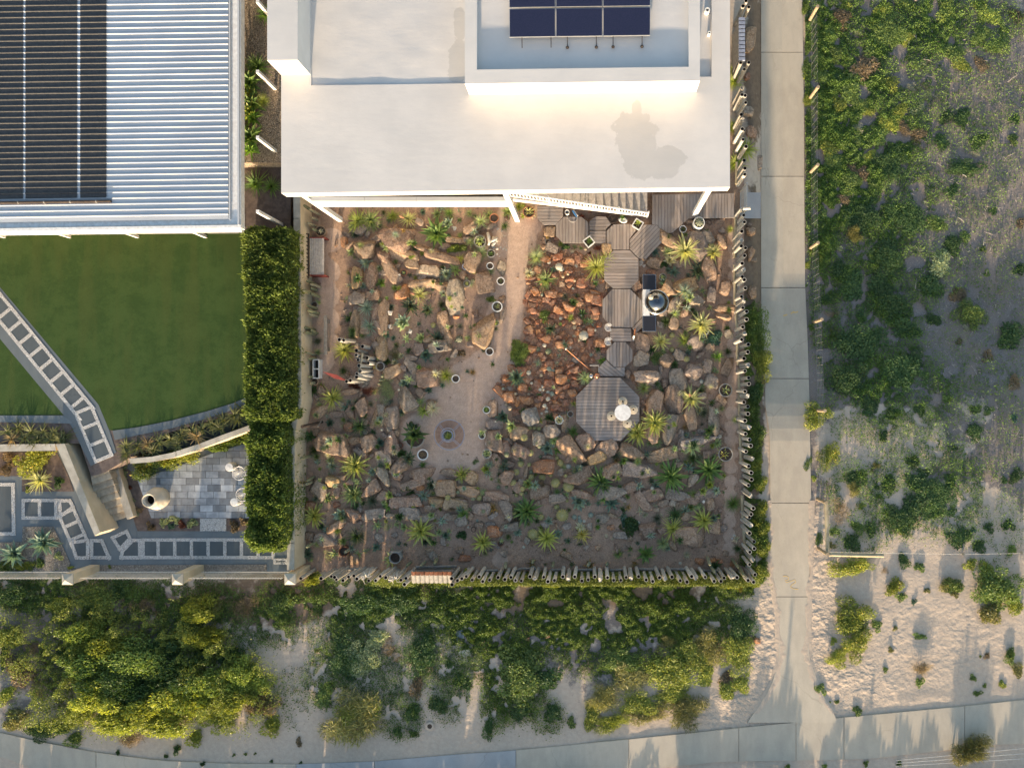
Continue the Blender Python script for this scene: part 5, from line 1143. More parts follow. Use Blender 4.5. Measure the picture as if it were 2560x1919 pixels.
# wire fence along the lane, with timber posts
wf = empty('wire_fence', 'wire and timber post fence between the lane and the scrubland', 'fence', G(2035, 700))
fp = [('1', 680, 100, 1.15), ('1', 685, 672, 1.1), ('1', 683, 1228, 1.1), ('2', 685, 330, 1.1), ('2', 710, 878, 1.15), ('2', 733, 1530, 1.1), ('3', 742, 732, 1.1), ('3', 748, 1098, 1.2)]
tops = []
for zn, a, b, h in fp:
    x, y = px(zn, a, b); z = gz(x, y); hh = h; X, Y, _ = P(x, y, z + hh / 2); q = MB(); q.tube([(0, 0, -.1), (0, 0, hh)], .06, 10); q.put('post', M['tan'], wf, loc=(X - wf.location.x, Y - wf.location.y, z - wf.location.z)); tops.append((X, Y, z))
q = MB(); wl2 = [Vector(t) - Vector(wf.location) for t in tops]; wl2.insert(0, wl2[0] + Vector((0, 2.6, 0)))
for a, b in zip(wl2, wl2[1:]):
    for i in range(5):
        h = .25 + i * .19; q.tube([(a.x, a.y, a.z + h), (b.x, b.y, b.z + h)], .0022, 4)
    n = int((b - a).length / .26)
    for k in range(1, n):
        p = a.lerp(b, k / n); q.tube([(p.x, p.y, p.z + .22), (p.x + random.uniform(-.01, .01), p.y, p.z + 1.05)], .003, 4)
o = q.put('wire_mesh', M['wire'], wf); o['kind'] = 'stuff'
lf = empty('log_rail_fence', 'bare log rail fence corner with strung wires at the scrubland edge', 'fence', G(2068, 1385))
def lput(pts, r, nm='rail', m='lognat'):
    q = MB(); q.tube([Vector(G(*px('3', a, b), z)) - Vector(lf.location) for a, b, z in pts], r, 9); q.put(nm, M[m], lf)
lput([(772, 745, 1.0), (783, 1105, 1.0)], .07); lput([(792, 1122, 1.0), (1190, 1130, 1.0)], .065)
for a, b in ((1125, 1103), (1770, 1118), (2195, 1108), (2620, 1100)): lput([(a, b, 0), (a + 0.03 * (a - 0) - 5, b + 12, 1.0)] if False else [(a, b, 0), (a, b, 1.05)], .05, 'post', 'tan')
q = MB()
for z in (.35, .6, .85): q.tube([Vector(G(*px('3', a, b), z)) - Vector(lf.location) for a, b in ((790, 1105), (1770, 1120), (2620, 1105))], .004, 4)
for z in (.3, .5, .7, .9): q.tube([Vector(G(*px('3', a, b), z)) - Vector(lf.location) for a, b in ((742, 760), (752, 1095))], .004, 4)
q.put('strung_wire', M['wire'], lf)

# ================================================================== boulders
rocks('A', '480,495,70,100,0,o;680,570,200,180,0,n;1000,470,330,220,10,n;1050,620,330,120,10,t;950,780,270,120,55,n;1430,650,340,110,20,t;1145,710,130,95,0,t;1300,780,235,135,0,p;1250,910,270,90,0,t;1590,480,190,65,5,t;1760,345,220,110,-20,n;1740,680,150,210,15,n;1540,690,150,90,0,t;760,830,110,260,5,n;860,650,150,120,0,n;610,840,100,220,5,y;1060,1000,170,170,20,o;1445,935,140,90,10,t;1580,1050,175,330,5,p;1870,900,170,240,-10,n;2025,740,100,145,15,g;2050,1220,80,150,5,g;760,1020,130,120,0,t;600,1060,170,150,0,g;790,1200,90,200,0,n;870,1230,115,330,3,t;930,1320,85,55,25,p;1455,1280,110,245,-8,t;1580,1235,75,45,0,o;1860,1340,185,380,12,t;1500,1440,85,135,0,t;600,1300,110,240,10,t;850,1540,110,240,0,t;1215,1560,110,145,-25,g;1430,1530,200,125,0,g;1650,820,100,90,0,n;2040,1060,70,70,0,n;1120,1380,60,30,-20,p;500,1160,70,30,-30,g;1290,560,240,70,15,n;1550,1590,90,80,0,g;1140,1640,130,70,0,g;1730,1510,70,60,0,g;2070,260,70,50,0,n;395,500,40,80,0,n;1330,1480,130,90,30,t;800,1330,90,100,0,g;680,1370,90,70,0,n;1690,470,90,60,0,g;1470,540,110,70,0,n;1140,400,100,60,-10,n;1340,330,120,50,0,n')
rocks('C', '960,200,200,115,-25,t;1140,150,190,110,50,p;1145,250,150,110,30,g;1310,260,200,195,0,n;1090,460,290,165,50,g;1230,400,100,75,50,t;830,625,130,210,0,g;945,630,140,225,0,g;770,640,65,205,8,t;660,530,110,180,-20,n;540,600,80,140,-10,n;390,620,160,75,-5,n;240,590,165,105,-20,t;520,740,95,85,0,o;580,870,125,80,0,t;725,890,160,150,-20,n;930,880,150,270,-20,n;210,790,75,75,0,n;370,900,330,200,5,n;870,1050,160,160,0,p;1030,1130,210,140,-35,n;850,1250,145,210,-5,p;740,1330,190,160,-25,n;870,1420,130,110,-30,n;370,1270,140,115,0,y;220,1350,180,210,20,g;150,1510,115,95,0,o;405,1505,75,62,0,r;1285,1210,310,130,-3,n;1170,1290,265,95,-15,n;1510,1190,160,70,5,n;1480,1350,215,180,0,t;1740,1240,115,120,30,y;1700,1370,220,110,15,t;1390,1470,155,110,5,y;1100,1470,310,125,-5,n;780,1590,200,110,-5,g;940,1620,110,80,0,g;1110,1590,215,135,0,g;1290,1620,190,90,-15,g;1590,1500,235,140,10,t;1990,1420,235,100,5,n;1830,1540,175,120,0,g;2080,1550,120,220,-30,g;1600,1620,215,65,-5,n;1990,1060,80,160,-15,n;1960,880,165,200,0,n;1960,720,160,100,0,g;1950,560,100,165,0,n;1990,400,125,120,0,o;2110,440,115,120,0,o;2200,490,90,110,0,o;2075,280,95,70,20,o;2130,160,80,75,0,o;2140,790,190,110,35,t;2080,950,100,170,-10,n;2080,1230,130,150,20,n;2090,1110,130,95,0,n;1230,1340,85,50,0,o;1340,530,115,115,0,t;1180,560,60,30,-15,p;540,390,160,60,-10,n;1700,1180,60,40,0,n;330,780,120,60,0,n;470,930,140,90,0,n;1560,1280,70,60,0,n;960,1370,70,80,0,n;1330,1540,120,70,0,n;440,1230,110,60,0,n;560,1270,150,90,0,n;2120,880,60,50,0,n;1240,1510,60,50,0,o;2200,1330,120,120,0,n;1890,1440,80,70,0,n')
rocks('B', '335,355,95,110,0,t;365,500,110,100,20,g;850,510,90,120,-15,y;1640,470,190,270,-30,g;1420,440,260,110,30,t;1720,420,150,120,-20,g;1850,455,120,130,0,n;1580,265,75,50,0,n;1850,265,100,55,0,n;1750,268,60,60,0,n;1270,640,130,95,20,t;1750,690,130,210,-20,n;1780,790,75,70,0,n;1540,640,190,70,-5,g;1550,840,215,135,-15,y;1400,870,160,115,45,t;1440,1010,95,150,15,g;1640,970,140,110,20,g;1780,910,80,165,8,g;1900,850,90,135,10,n;1895,1040,175,66,0,t;1885,1110,145,66,8,t;1540,1065,70,105,30,n;1225,690,45,40,0,g;1100,840,90,100,-30,n;1935,1270,78,72,0,p;1640,1330,150,150,0,g;1490,1450,120,95,25,g;1755,1390,95,80,0,n;1920,1560,85,175,25,t;1740,1560,90,140,5,g;1620,1595,140,130,20,g;1160,1340,125,180,0,n;1150,1500,140,165,0,g;1480,1620,140,110,0,g;1200,1640,210,110,-5,g;1360,1500,140,130,20,n;1240,720,90,50,0,r;1330,900,90,60,40,t;1340,1060,90,100,0,g;2130,355,75,82,-15,t;2140,560,75,120,-10,t;2110,300,50,40,0,n;1640,560,130,90,0,g;1780,560,90,120,0,n;1130,940,60,90,0,n;1440,1170,90,120,20,n;1490,1250,90,60,0,n;1320,500,100,50,30,t;1560,1480,70,50,0,n;1690,1460,90,70,0,n;415,1290,80,60,0,o;1185,590,60,60,0,t;1260,860,60,50,0,n;395,415,60,45,0,r;1320,1180,60,60,0,g')
rocks('D', '350,630,155,115,0,g;165,500,135,160,-15,b;60,640,140,120,10,t;80,800,160,120,30,n;520,800,165,280,-38,t;740,880,185,120,-35,y;830,800,225,140,-20,n;1060,825,225,135,25,t;1350,835,285,110,-15,t;655,735,150,160,-30,n;900,990,180,140,-20,n;1130,960,290,170,0,g;600,1030,260,135,-20,n;860,1175,295,130,0,g;620,1190,195,80,8,n;400,1235,150,110,0,g;290,950,200,140,0,o;1270,390,140,240,5,t;1430,360,165,235,-15,n;1430,630,190,270,5,g;1590,510,110,230,-15,t;1800,540,100,255,-8,g;1660,705,330,110,-20,b;1510,750,75,155,10,g;1480,170,150,185,-10,g;1210,150,225,130,10,g;1620,100,135,140,10,g;1770,190,115,130,0,g;1740,60,80,120,0,g;1360,205,60,90,-20,n;1625,1080,115,125,0,g;1735,1190,220,120,-25,g;1240,1205,200,110,-15,n;1460,1195,240,95,10,g;1590,1235,150,80,15,n;1770,1290,75,130,-10,t;1165,1260,80,190,-30,n;1050,1130,170,85,-25,n;800,1410,125,90,-10,g;1800,1480,110,200,-5,t;1590,1560,280,170,5,t;880,1490,65,52,0,o;1205,1515,145,140,0,n;480,1470,85,65,30,g;260,1170,190,150,0,n;240,700,110,130,0,g;1100,225,32,85,-10,o;1245,640,140,170,20,n;125,1000,55,140,15,t;1170,375,55,60,0,n;1170,450,55,80,0,n;1165,540,50,60,0,n;800,735,60,40,0,n;860,745,60,36,0,n;935,745,60,44,0,n;1030,720,44,50,30,n;985,745,44,40,0,n;1080,150,50,60,-20,o;1030,130,60,90,10,n;1075,195,45,40,0,o;440,1000,60,70,0,g;100,1100,110,90,0,g;960,1560,120,60,0,g;1340,1520,90,60,0,n;1500,660,60,80,0,g;1690,320,80,70,0,g;1850,650,70,60,0,n;470,560,70,150,0,t;1700,640,90,60,0,g;330,870,110,60,0,n;700,1020,90,60,0,t;1400,750,90,60,0,n;1480,930,90,60,0,n;1580,990,80,70,0,n;1740,840,100,70,0,n;370,1330,60,40,0,n;1480,1290,60,50,0,n;1290,1330,60,40,0,n')
rocks('E', '330,420,275,125,-5,g;405,290,200,80,-30,t;130,400,105,105,0,n;565,620,115,95,0,t;1960,345,140,115,0,o;2110,290,175,115,0,g;1670,610,115,58,8,r;1640,240,130,110,-20,g;1810,280,90,62,0,n;480,520,60,100,20,r;560,180,170,130,30,n;1530,200,120,70,0,g')
rocks('F', '1570,540,75,55,10,o;1735,545,55,45,0,o;1680,530,50,50,0,o;1790,475,50,50,0,t;1100,300,90,90,0,n;1850,560,50,60,0,o;280,235,80,60,0,g;980,345,60,50,0,t')
rocks('1', '220,285,70,190,4,t;195,560,45,55,0,r;205,815,70,75,10,p;230,960,80,70,0,t;285,1180,40,110,0,p;1420,0,30,30,0,p')
rocks('2', '235,670,60,90,0,t;250,440,50,30,0,n')
rocks('5', '2160,580,50,45,0,o;490,570,35,22,0,o;635,550,36,30,0,o;578,642,26,20,0,o')
# the scree of rusty stones: hand-placed large ones, the rest between them
rocks('B', '300,600,95,60,10,o;410,575,90,70,0,r;510,620,85,75,0,o;590,600,80,60,15,r;640,640,80,60,0,o;700,590,70,60,0,r;215,700,95,70,15,o;150,760,60,70,0,o;520,700,100,70,0,r;520,790,95,70,-15,r;640,810,130,90,0,r;720,830,60,70,0,o;210,890,70,90,-20,o;350,910,110,75,0,o;120,980,45,60,0,r;180,1010,70,50,0,o;190,960,90,50,10,r;310,960,80,60,0,r;740,895,90,70,0,o;690,940,80,75,0,o;750,970,90,90,0,r;600,990,110,60,25,o;500,1020,120,70,30,o;410,1050,90,60,30,o;360,1110,70,60,0,r;745,1060,70,80,-20,r;190,1060,70,60,0,r;480,1110,60,50,0,o;480,1170,90,60,0,r;740,1110,80,60,0,o;160,1225,70,75,0,o;180,1280,60,50,0,r;260,1285,80,50,0,r;180,1325,95,65,-10,o;310,1310,80,65,0,o;415,1300,70,55,20,r;700,1240,75,80,0,r;430,1360,85,70,10,o;520,1330,70,50,0,r;690,1340,60,75,0,r;790,1345,90,80,0,o;370,1250,50,50,0,n;820,1420,60,70,0,r;280,1480,70,60,0,r;260,1450,60,50,0,o;340,1540,100,70,0,r;550,1570,90,80,0,r;290,1590,90,65,15,o;160,1500,60,70,0,r;90,1600,90,80,0,r;430,1580,70,55,0,r;650,1480,60,80,20,r;710,1510,60,50,0,r;620,1350,50,60,0,r;560,1440,70,55,0,r;640,1400,60,50,0,o;690,1040,55,45,0,r;860,830,60,70,0,n;800,790,60,50,0,o;560,880,60,45,0,r;440,820,60,50,0,n;820,920,60,55,0,r;770,1190,60,60,0,r;230,1160,50,45,0,r;600,1220,55,45,0,r;840,890,40,40,0,o;580,1120,55,45,0,r;380,740,60,50,0,r;460,730,60,55,0,o')
rocks('D', '60,110,95,80,0,r;150,150,95,70,0,r;90,240,85,80,0,o;30,200,70,80,0,r;300,55,85,60,0,r;440,170,100,90,0,o;340,210,100,80,10,r;420,270,65,70,0,o;480,230,80,60,0,r;540,290,85,65,0,o;560,210,70,60,0,r;620,250,75,60,0,r;230,210,70,90,0,r;220,270,80,60,0,r;100,370,190,80,0,o;235,395,65,60,0,o;310,330,80,60,0,r;400,340,70,60,0,r;450,310,65,60,0,r;30,330,60,60,0,r;490,380,60,55,0,r;380,420,80,60,0,r;370,495,90,55,20,o;350,545,90,50,0,r;40,470,70,60,0,r;170,330,60,50,0,r;440,440,70,50,0,r;260,340,60,60,0,r;300,400,60,50,0,r;560,160,60,60,0,r;520,40,70,60,0,r;640,150,60,50,0,r;420,100,70,60,0,o;250,110,60,50,0,r;460,400,50,40,0,o;180,230,60,60,0,r;660,80,70,70,0,r;590,90,70,60,0,r;350,120,60,50,0,o;500,110,60,60,0,r;130,440,60,50,0,r')

# small stones lying about in the grit (countless)
SV = []; SF = []; ss = random.Random(5)
ico_ = bmesh.new(); bmesh.ops.create_icosphere(ico_, subdivisions=1, radius=1.0); iv = [v.co.copy() for v in ico_.verts]; if_ = [[v.index for v in f.verts] for f in ico_.faces]; ico_.free()
for i in range(5200):
    x, y = ss.uniform(785, 1840), ss.uniform(500, 1405)
    if max(1 - sstep(r * 0.8, r * 1.2, math.hypot(x - a, y - b)) for a, b, r in PATHPTS) > .5 and ss.random() < .9: continue
    if noise.noise(Vector((x * .02, y * .02, 2))) < -.12: continue
    X, Y, _ = P(x, y); s = ss.uniform(.010, .045); n0 = len(SV); t = ss.uniform(0, 3); ex = ss.uniform(.7, 1.5)
    SV += [(X + s * ex * (v.x * math.cos(t) - v.y * math.sin(t)), Y + s * (v.x * math.sin(t) + v.y * math.cos(t)), .035 + s * .6 * v.z) for v in iv]; SF += [tuple(n0 + k for k in f) for f in if_]
o = obj('loose_stones', mesh('loose_stones', SV, SF, [M['rock']]), color=(.33, .21, .13)); tag(o, 'loose small stones strewn over the rock garden grit', None, None, 'stuff')

# ================================================================== plants of the garden
plants('A', '600,280,290,aloe,yg;725,270,280,aloe,ge;950,235,150,tuft,yg;1105,260,190,aloe,pl;1385,405,320,blade,gr;1505,200,140,spiky,gr;1710,205,115,yucca,gg;1815,285,140,yucca,gg;1905,225,150,yucca,gg;1250,195,65,rosette,te;1390,215,100,rosette,gg;1500,310,90,cabbage,bl;1610,185,55,star,te;1615,275,65,star,dg;2085,185,140,aloe,ge;2060,335,110,spiky,dg;1425,135,95,rosette,bl;830,340,65,star,te;580,410,90,rosette,dt;1510,430,45,rosette,te;545,590,100,blade,gg;805,530,65,spiky,dt;1160,500,65,rosette,dg;1720,490,110,yucca,gg;1825,590,170,tuft,gg;1620,655,110,yucca,ye;1575,760,130,blade,ge;1480,800,125,rosette,bl;1440,860,80,yucca,bl;685,690,150,blade,bl;520,795,75,spiky,gr;610,850,95,blade,dg;655,925,70,rosette,bl;525,925,80,star,wh;820,750,80,spiky,dt;800,915,45,star,dg;1125,820,65,star,dt;970,945,90,tuft,gr;1215,1010,200,aloe,pl;1450,1000,80,rosette,bl;1350,960,45,rosette,te;1435,1110,100,spiky,dg;1120,1120,150,rosette,dt,large dark rosette with white marks;1290,1160,120,rosette,dt,dark rosette with white marks;940,1135,65,rosette,te;895,1045,45,star,gr;690,1140,200,yucca,bl;715,1320,180,yucca,bl;510,1250,90,star,dg;550,1370,100,spiky,dg;1060,1290,155,cabbage,bl;1215,1300,50,rosette,te;1620,1325,85,spiky,dt;1720,1335,60,spiky,dt;1675,1220,75,star,dg;1390,1440,130,rosette,dt;1230,1440,90,cabbage,gg;1090,1445,90,star,gg;885,1400,70,cabbage,te;990,1515,90,spiky,dg;1110,1565,80,star,dg;1280,1605,110,cabbage,te;465,1560,270,aloe,ye;210,1580,90,yucca,gg;205,1470,100,spiky,dt;1430,905,50,star,dg;1450,740,70,star,dg;1060,380,60,star,br;1940,1700,60,star,dg;1570,1000,40,star,te;1640,1140,40,rosette,te;960,1440,55,rosette,te;1300,1370,50,star,dg;1540,1330,50,star,dg;1690,1440,70,star,gg;1985,1170,70,spiky,dt;1975,1350,60,spiky,dt;1850,1560,70,spiky,dt;1760,610,70,star,gg;480,1080,40,star,dg;220,1090,70,star,gg')
plants('C', '350,450,300,aloe,ye;620,730,290,yucca,dg;575,1125,310,agave,ye;350,1130,150,yucca,bl;560,1410,200,agave,ge,green rosette with cream stripes;745,1470,165,spiky,dt;910,1520,120,blade,gr;435,1605,115,cabbage,bl;165,1620,210,agave,ye;1105,1050,130,rosette,dt;1480,235,165,spiky,yg;1220,490,110,yucca,gg;1260,575,140,agave,yg;1345,560,130,yucca,wh;2040,640,115,cabbage,te;2170,255,150,rosette,te;1910,1110,100,yucca,bl;1895,1195,90,star,bl;1630,1210,165,agave,ye,yellow and brown aloe;1335,1320,100,rosette,dt;1255,1415,120,agave,bl;1740,200,85,tuft,br;1690,190,60,spiky,te;1215,150,60,star,bg;1190,320,80,blade,gr;1060,310,80,cabbage,bl;935,490,80,spiky,te;735,510,90,spiky,dt;590,490,90,spiky,dt;520,490,65,rosette,bl;490,550,90,star,te;195,625,60,rosette,gg;470,670,75,star,yg;160,380,110,rosette,dg;135,830,120,blade,dg;170,970,130,spiky,dg;825,890,85,cabbage,te;750,1180,85,rosette,bl;720,980,95,tuft,br;1250,1110,75,star,gr;1940,1550,140,yucca,br;2200,1580,190,yucca,dg;1100,330,50,rosette,te;1445,330,60,rosette,te;1310,380,70,rosette,te;1040,600,70,rosette,te;1980,1060,40,star,dg;2000,1200,60,star,dg;290,1440,110,star,gg;560,560,60,star,dg;680,620,50,star,dg;1310,1250,50,star,dg;1790,1350,60,star,yg;640,1440,70,star,gg;880,1060,40,star,gg;230,1260,50,star,gg;320,1450,80,blade,dg;250,1510,60,star,gg;700,1120,60,star,dg;330,1330,50,star,dg')
plants('B', '215,575,180,tuft,gg;300,780,225,aloe,ge;750,665,300,aloe,ye;850,590,170,aloe,yg;1550,520,260,agave,pl,large pale yellow-edged agave;1800,540,160,agave,pl;1395,530,120,yucca,gg;1275,535,70,rosette,te;1395,400,60,spiky,dg;1665,700,160,rosette,dt;1440,710,100,blade,te;1390,690,70,star,te;1545,880,150,yucca,bl;1455,1075,110,yucca,gg;1375,1155,145,spiky,dg;1330,1335,160,agave,pl;1540,1320,150,yucca,yg;1250,1400,95,star,dg;1835,1465,105,yucca,bg;1450,1530,95,star,dg;475,935,85,spiky,dt;580,925,60,spiky,dg;630,1080,100,star,dg;340,1215,115,rosette,dt;230,1525,85,spiky,bl;40,1640,120,rosette,te;765,1400,75,star,dg;800,1500,80,star,bg;560,490,60,spiky,dg;770,500,65,star,rd;330,1580,45,star,wh;400,1530,55,star,wh;475,1490,50,star,wh;1630,1090,90,star,dg;1760,1030,70,star,gg;1460,930,60,star,te;1490,1210,55,star,te;1350,800,90,star,te;1570,740,60,star,te;1350,1410,60,star,gg;1570,1430,60,rosette,bl;950,1570,1,star,gr;745,810,70,star,dg;430,1410,50,star,te;650,1330,50,star,dg;510,1430,50,star,dg;860,1110,50,star,dg;1700,880,80,star,gg;1945,330,90,tuft,yg;1740,350,60,star,dg;1550,380,50,star,dg;1540,990,50,star,gr;1800,1210,60,star,gg;1590,1230,50,star,dg;1930,985,50,star,yg;1820,1600,60,star,gg;100,210,70,star,yg;60,130,90,star,yg;700,160,70,star,rd;620,220,70,star,rd;700,1150,80,star,gg;100,120,70,aloe,yg')
plants('D', '1175,250,140,yucca,ge;1275,560,215,agave,ye;1120,650,215,agave,ye;1600,350,210,agave,pl,pale yellow aloe with pink flower;1710,470,140,spiky,dt;1690,275,110,spiky,dg;1610,780,125,agave,gg;1620,880,170,spiky,dg;1420,1045,330,agave,gr;1760,980,270,agave,gr;790,1090,270,agave,gr;130,1350,260,agave,gr;595,1260,130,cabbage,bl;885,1280,130,blade,te;680,1280,70,star,te;770,1275,70,star,te;1720,1435,200,agave,ye;1440,1510,270,yucca,ye;1460,1380,165,yucca,dg;1295,1410,110,spiky,dt;1545,1345,110,star,bl;990,1390,75,blade,te;620,1560,160,aloe,gd,golden-flowering aloe;310,1590,195,agave,ye;315,790,95,cabbage,bl;375,720,90,rosette,gg;545,640,130,yucca,gr;500,490,80,star,gr;550,390,65,star,yg;1980,1280,150,tuft,gr;1300,740,120,yucca,gg;630,940,100,spiky,dt;930,890,90,tuft,br;1130,1120,85,star,bl;1145,1345,75,star,wh;1280,1295,65,star,wh;1035,1310,80,star,br;1030,1215,65,star,gr;945,1050,70,star,yg;1545,600,75,tuft,br;650,160,130,yucca,gg;410,1550,70,rosette,bl;45,1540,60,rosette,bl;1350,1640,110,yucca,gg;765,1490,60,star,gr;495,1610,70,star,te;1580,960,100,star,te;1450,790,60,rosette,gg;1205,840,80,star,te;1330,280,80,star,dg;1290,210,70,star,dg;1450,40,90,star,dg;1780,380,70,star,dg;1800,80,60,star,gg;1230,740,90,yucca,gg;1990,530,70,tuft,gg;1400,510,60,star,gg;250,540,70,star,yg;100,450,60,star,dg;370,240,40,star,gg;160,250,50,star,dg;1650,1300,90,tuft,gg;1400,600,40,star,dg;20,1180,60,star,dg;1700,760,60,star,gg;450,1150,50,star,te')
plants('E', '590,400,200,spiky,dg;1225,350,310,agave,ye;1840,460,225,agave,ye;1475,390,85,rosette,te;800,290,120,star,gg;990,280,80,star,gg;785,510,95,blade,te;1015,470,65,star,te;930,620,165,blade,gg;375,570,95,star,gg;300,330,80,rosette,bl;100,570,130,blade,dt;1440,250,100,star,bl;2190,360,80,rosette,bl;2130,450,50,star,gr;680,540,60,star,yg;500,560,60,star,yg;1500,480,40,star,yg;150,630,60,star,gg;1540,620,60,star,dg')
plants('F', '1125,490,140,blade,gr;1265,400,105,agave,gg;1890,440,90,tuft,dg;1700,590,110,star,dg;470,375,70,star,dg;390,320,70,rosette,bl;720,260,50,star,bg;650,580,110,star,br;1030,570,80,star,br;160,570,90,star,br;280,570,40,star,dg;500,570,60,star,dg;1880,360,60,star,wh')
bush('A', 1555, 560, 140, 90, 'l', 'medium', .3, 'bright green mossy cushion', 'plant', 'low cushions of the rock garden', name='cushion_plant'); bush('A', 1650, 545, 110, 90, 'l', 'medium', .3, 'bright green round cushion', 'plant', 'low cushions of the rock garden', name='cushion_plant')
bushes('A', '970,1620,190,e,170,pale;1130,645,80,l,50;1240,610,90,l,80;1930,1050,90,l;1500,570,60,l;1760,790,60,l;1615,1590,110,b,100;2170,1540,140,l,220;1615,1450,60,t;1185,560,120,d,50', group='low cushions of the rock garden', name='cushion_plant', cat='plant')
bushes('C', '890,370,190,s,250,fine;700,390,170,r,130,twiggy;600,350,120,r,60;1060,1340,130,d,120;1150,1385,110,d,80;1165,740,120,d,110;1420,1540,55,l;1760,1090,70,s,80;120,560,50,w;2080,520,40,e;560,320,80,r,60;1500,1540,120,b,60', group='low cushions of the rock garden', name='cushion_plant', cat='plant')
bushes('B', '85,1430,170,l,220;1365,630,110,d,100;280,1090,140,g,120;1800,1310,180,t,150;770,490,80,r,60;465,490,100,d,80;640,580,60,b,50;700,540,50,r;1290,1470,160,d,150,flower;510,970,60,d', group='low cushions of the rock garden', name='cushion_plant', cat='plant')
bushes('D', '1060,1460,190,d,210;1660,1280,110,s;270,1110,110,b,70;990,1420,80,t,120;970,1500,50,e,70;60,1420,70,b', group='low cushions of the rock garden', name='cushion_plant', cat='plant')
bushes('E', '1615,380,140,d,120;900,300,120,s,160,twiggy;310,590,140,s,130,twiggy;1530,130,130,b,70,twiggy;2150,180,60,s;1450,720,150,y,50;1380,700,80,l,40', group='low cushions of the rock garden', name='cushion_plant', cat='plant')
# round cacti
cacti('A', '1360,1315,52,gd;1615,1450,64,d;1580,1470,30,d;1685,855,34,g;1750,870,30,g;1570,1160,28,b')
cacti('B', '1425,1275,48,gd;1425,1405,46,gd;1555,1490,50,gd;640,1280,78,w;420,665,64,w;445,690,40,w;330,627,28,w;570,660,32,w;555,1160,36,c;560,1205,40,c;555,1285,36,c;605,1320,36,c;435,1125,32,w;455,755,26,c;560,790,24,c;290,1365,36,w;705,1450,30,b;635,1195,26,c;325,1420,50,g;230,1400,40,g;330,1575,40,b;260,1630,26,c;270,915,28,b;500,730,24,c;540,530,36,c;655,510,32,c;740,1230,26,w;480,1300,24,c;720,1180,26,b;545,860,22,w;620,1100,24,w;1655,1470,26,c;485,1395,26,w;390,1390,22,c;365,1590,40,b;150,1610,40,w;520,1385,24,w;610,720,20,c')
cacti('D', '110,688,60,gd;165,825,54,gd;80,920,54,gd;40,995,54,gd;175,1040,52,gd;270,1040,58,gd;345,1020,40,gd;430,912,58,gd;505,1120,92,gd;390,1090,80,gd;450,1375,102,gd;190,1545,90,gd;260,1395,54,gd;400,1305,46,gd;555,1395,44,b;705,1375,40,g;15,1090,44,gd;95,1145,40,gd;40,1200,36,gd;245,765,36,g;255,860,32,g;85,1185,36,gd;125,1180,34,g;400,870,40,gd;480,1030,30,gd;365,760,36,b;600,1400,34,b;170,995,36,g;265,235,30,w;250,262,28,w;280,262,28,w;268,282,22,w;320,285,32,w;355,300,44,b;320,345,36,w;290,405,34,w;308,460,32,w;265,475,26,w;310,425,22,w;275,420,24,w;260,135,28,c;175,205,24,w;150,305,26,c;1685,190,42,w;1425,235,22,w;505,945,44,w;1125,1445,30,w;1330,1375,30,c;30,300,26,c;160,600,40,gd;200,605,34,gd;240,610,40,gd;1655,740,24,c;1850,680,36,w;1330,1200,30,c;645,1435,22,c;840,1560,30,c;895,1590,26,c;1250,1140,30,w;620,1160,16,gd;155,930,36,gd;490,1250,30,gd')
cacti('C', '1500,1432,50,gd;1810,1435,58,gd;2175,1180,58,gd;2145,1285,64,gd;2080,1010,46,g;2110,550,46,c;2075,515,34,c;1945,460,26,w;2045,360,30,b;2110,365,22,w;2170,410,28,w;2170,1400,36,g;1970,685,18,w;1850,1570,36,g;2080,1330,32,g;2000,1330,40,g;1600,1380,36,g;1750,1440,44,g;1015,370,22,w;848,765,24,w')  # last two white globes stand in for small unlit stake lamps
cacti('E', '1703,302,24,w;1790,240,30,b;1060,210,26,g')
cacti('F', '100,425,26,w;660,155,44,b;605,208,26,w;570,205,36,b;520,172,40,b;790,335,28,c;845,355,24,c;1408,560,26,w;190,600,24,c')
# tall column cacti along the boundary wall: tops lean out over the wall in the photograph because they are tall
COLS = [('A', 140, 170, .9), ('A', 130, 235, .8), ('A', 120, 300, .8), ('A', 60, 130, .9), ('A', 150, 360, .7), ('A', 95, 875, 1.0), ('A', 150, 905, .9), ('A', 120, 940, .8), ('A', 40, 960, 1.6), ('A', 140, 1005, .9), ('A', 95, 1120, 1.1), ('A', 105, 1165, 1.2), ('A', 130, 1210, .8), ('A', 90, 1340, .9), ('A', 100, 1385, .9), ('A', 140, 1380, .7), ('A', 105, 1595, .9), ('A', 105, 1630, .9), ('C', 90, 240, .9), ('C', 115, 300, .7), ('C', 35, 1045, 1.1), ('C', 85, 1300, .8), ('C', 15, 1330, 1.0), ('C', 100, 1250, .8),
        ('E', 470, 555, .7), ('E', 660, 560, .7), ('E', 90, 500, .8), ('E', 2040, 700, .8), ('E', 1080, 690, .7), ('F', 1660, 560, 1.1), ('F', 1690, 640, 1.3), ('F', 1880, 580, 1.2), ('F', 1940, 650, 1.4), ('F', 160, 560, .6), ('F', 330, 590, .8), ('F', 640, 580, .6), ('F', 790, 590, .6), ('E', 1340, 660, .8), ('E', 1220, 690, .8), ('C', 820, 245, .5), ('C', 830, 265, .5), ('C', 790, 300, .5), ('B', 1035, 470, .4)]
COLM = [column_mesh(1.0, .055, 7), column_mesh(1.0, .062, 8, (.06, .03)), column_mesh(1.0, .05, 6, (-.05, .05))]
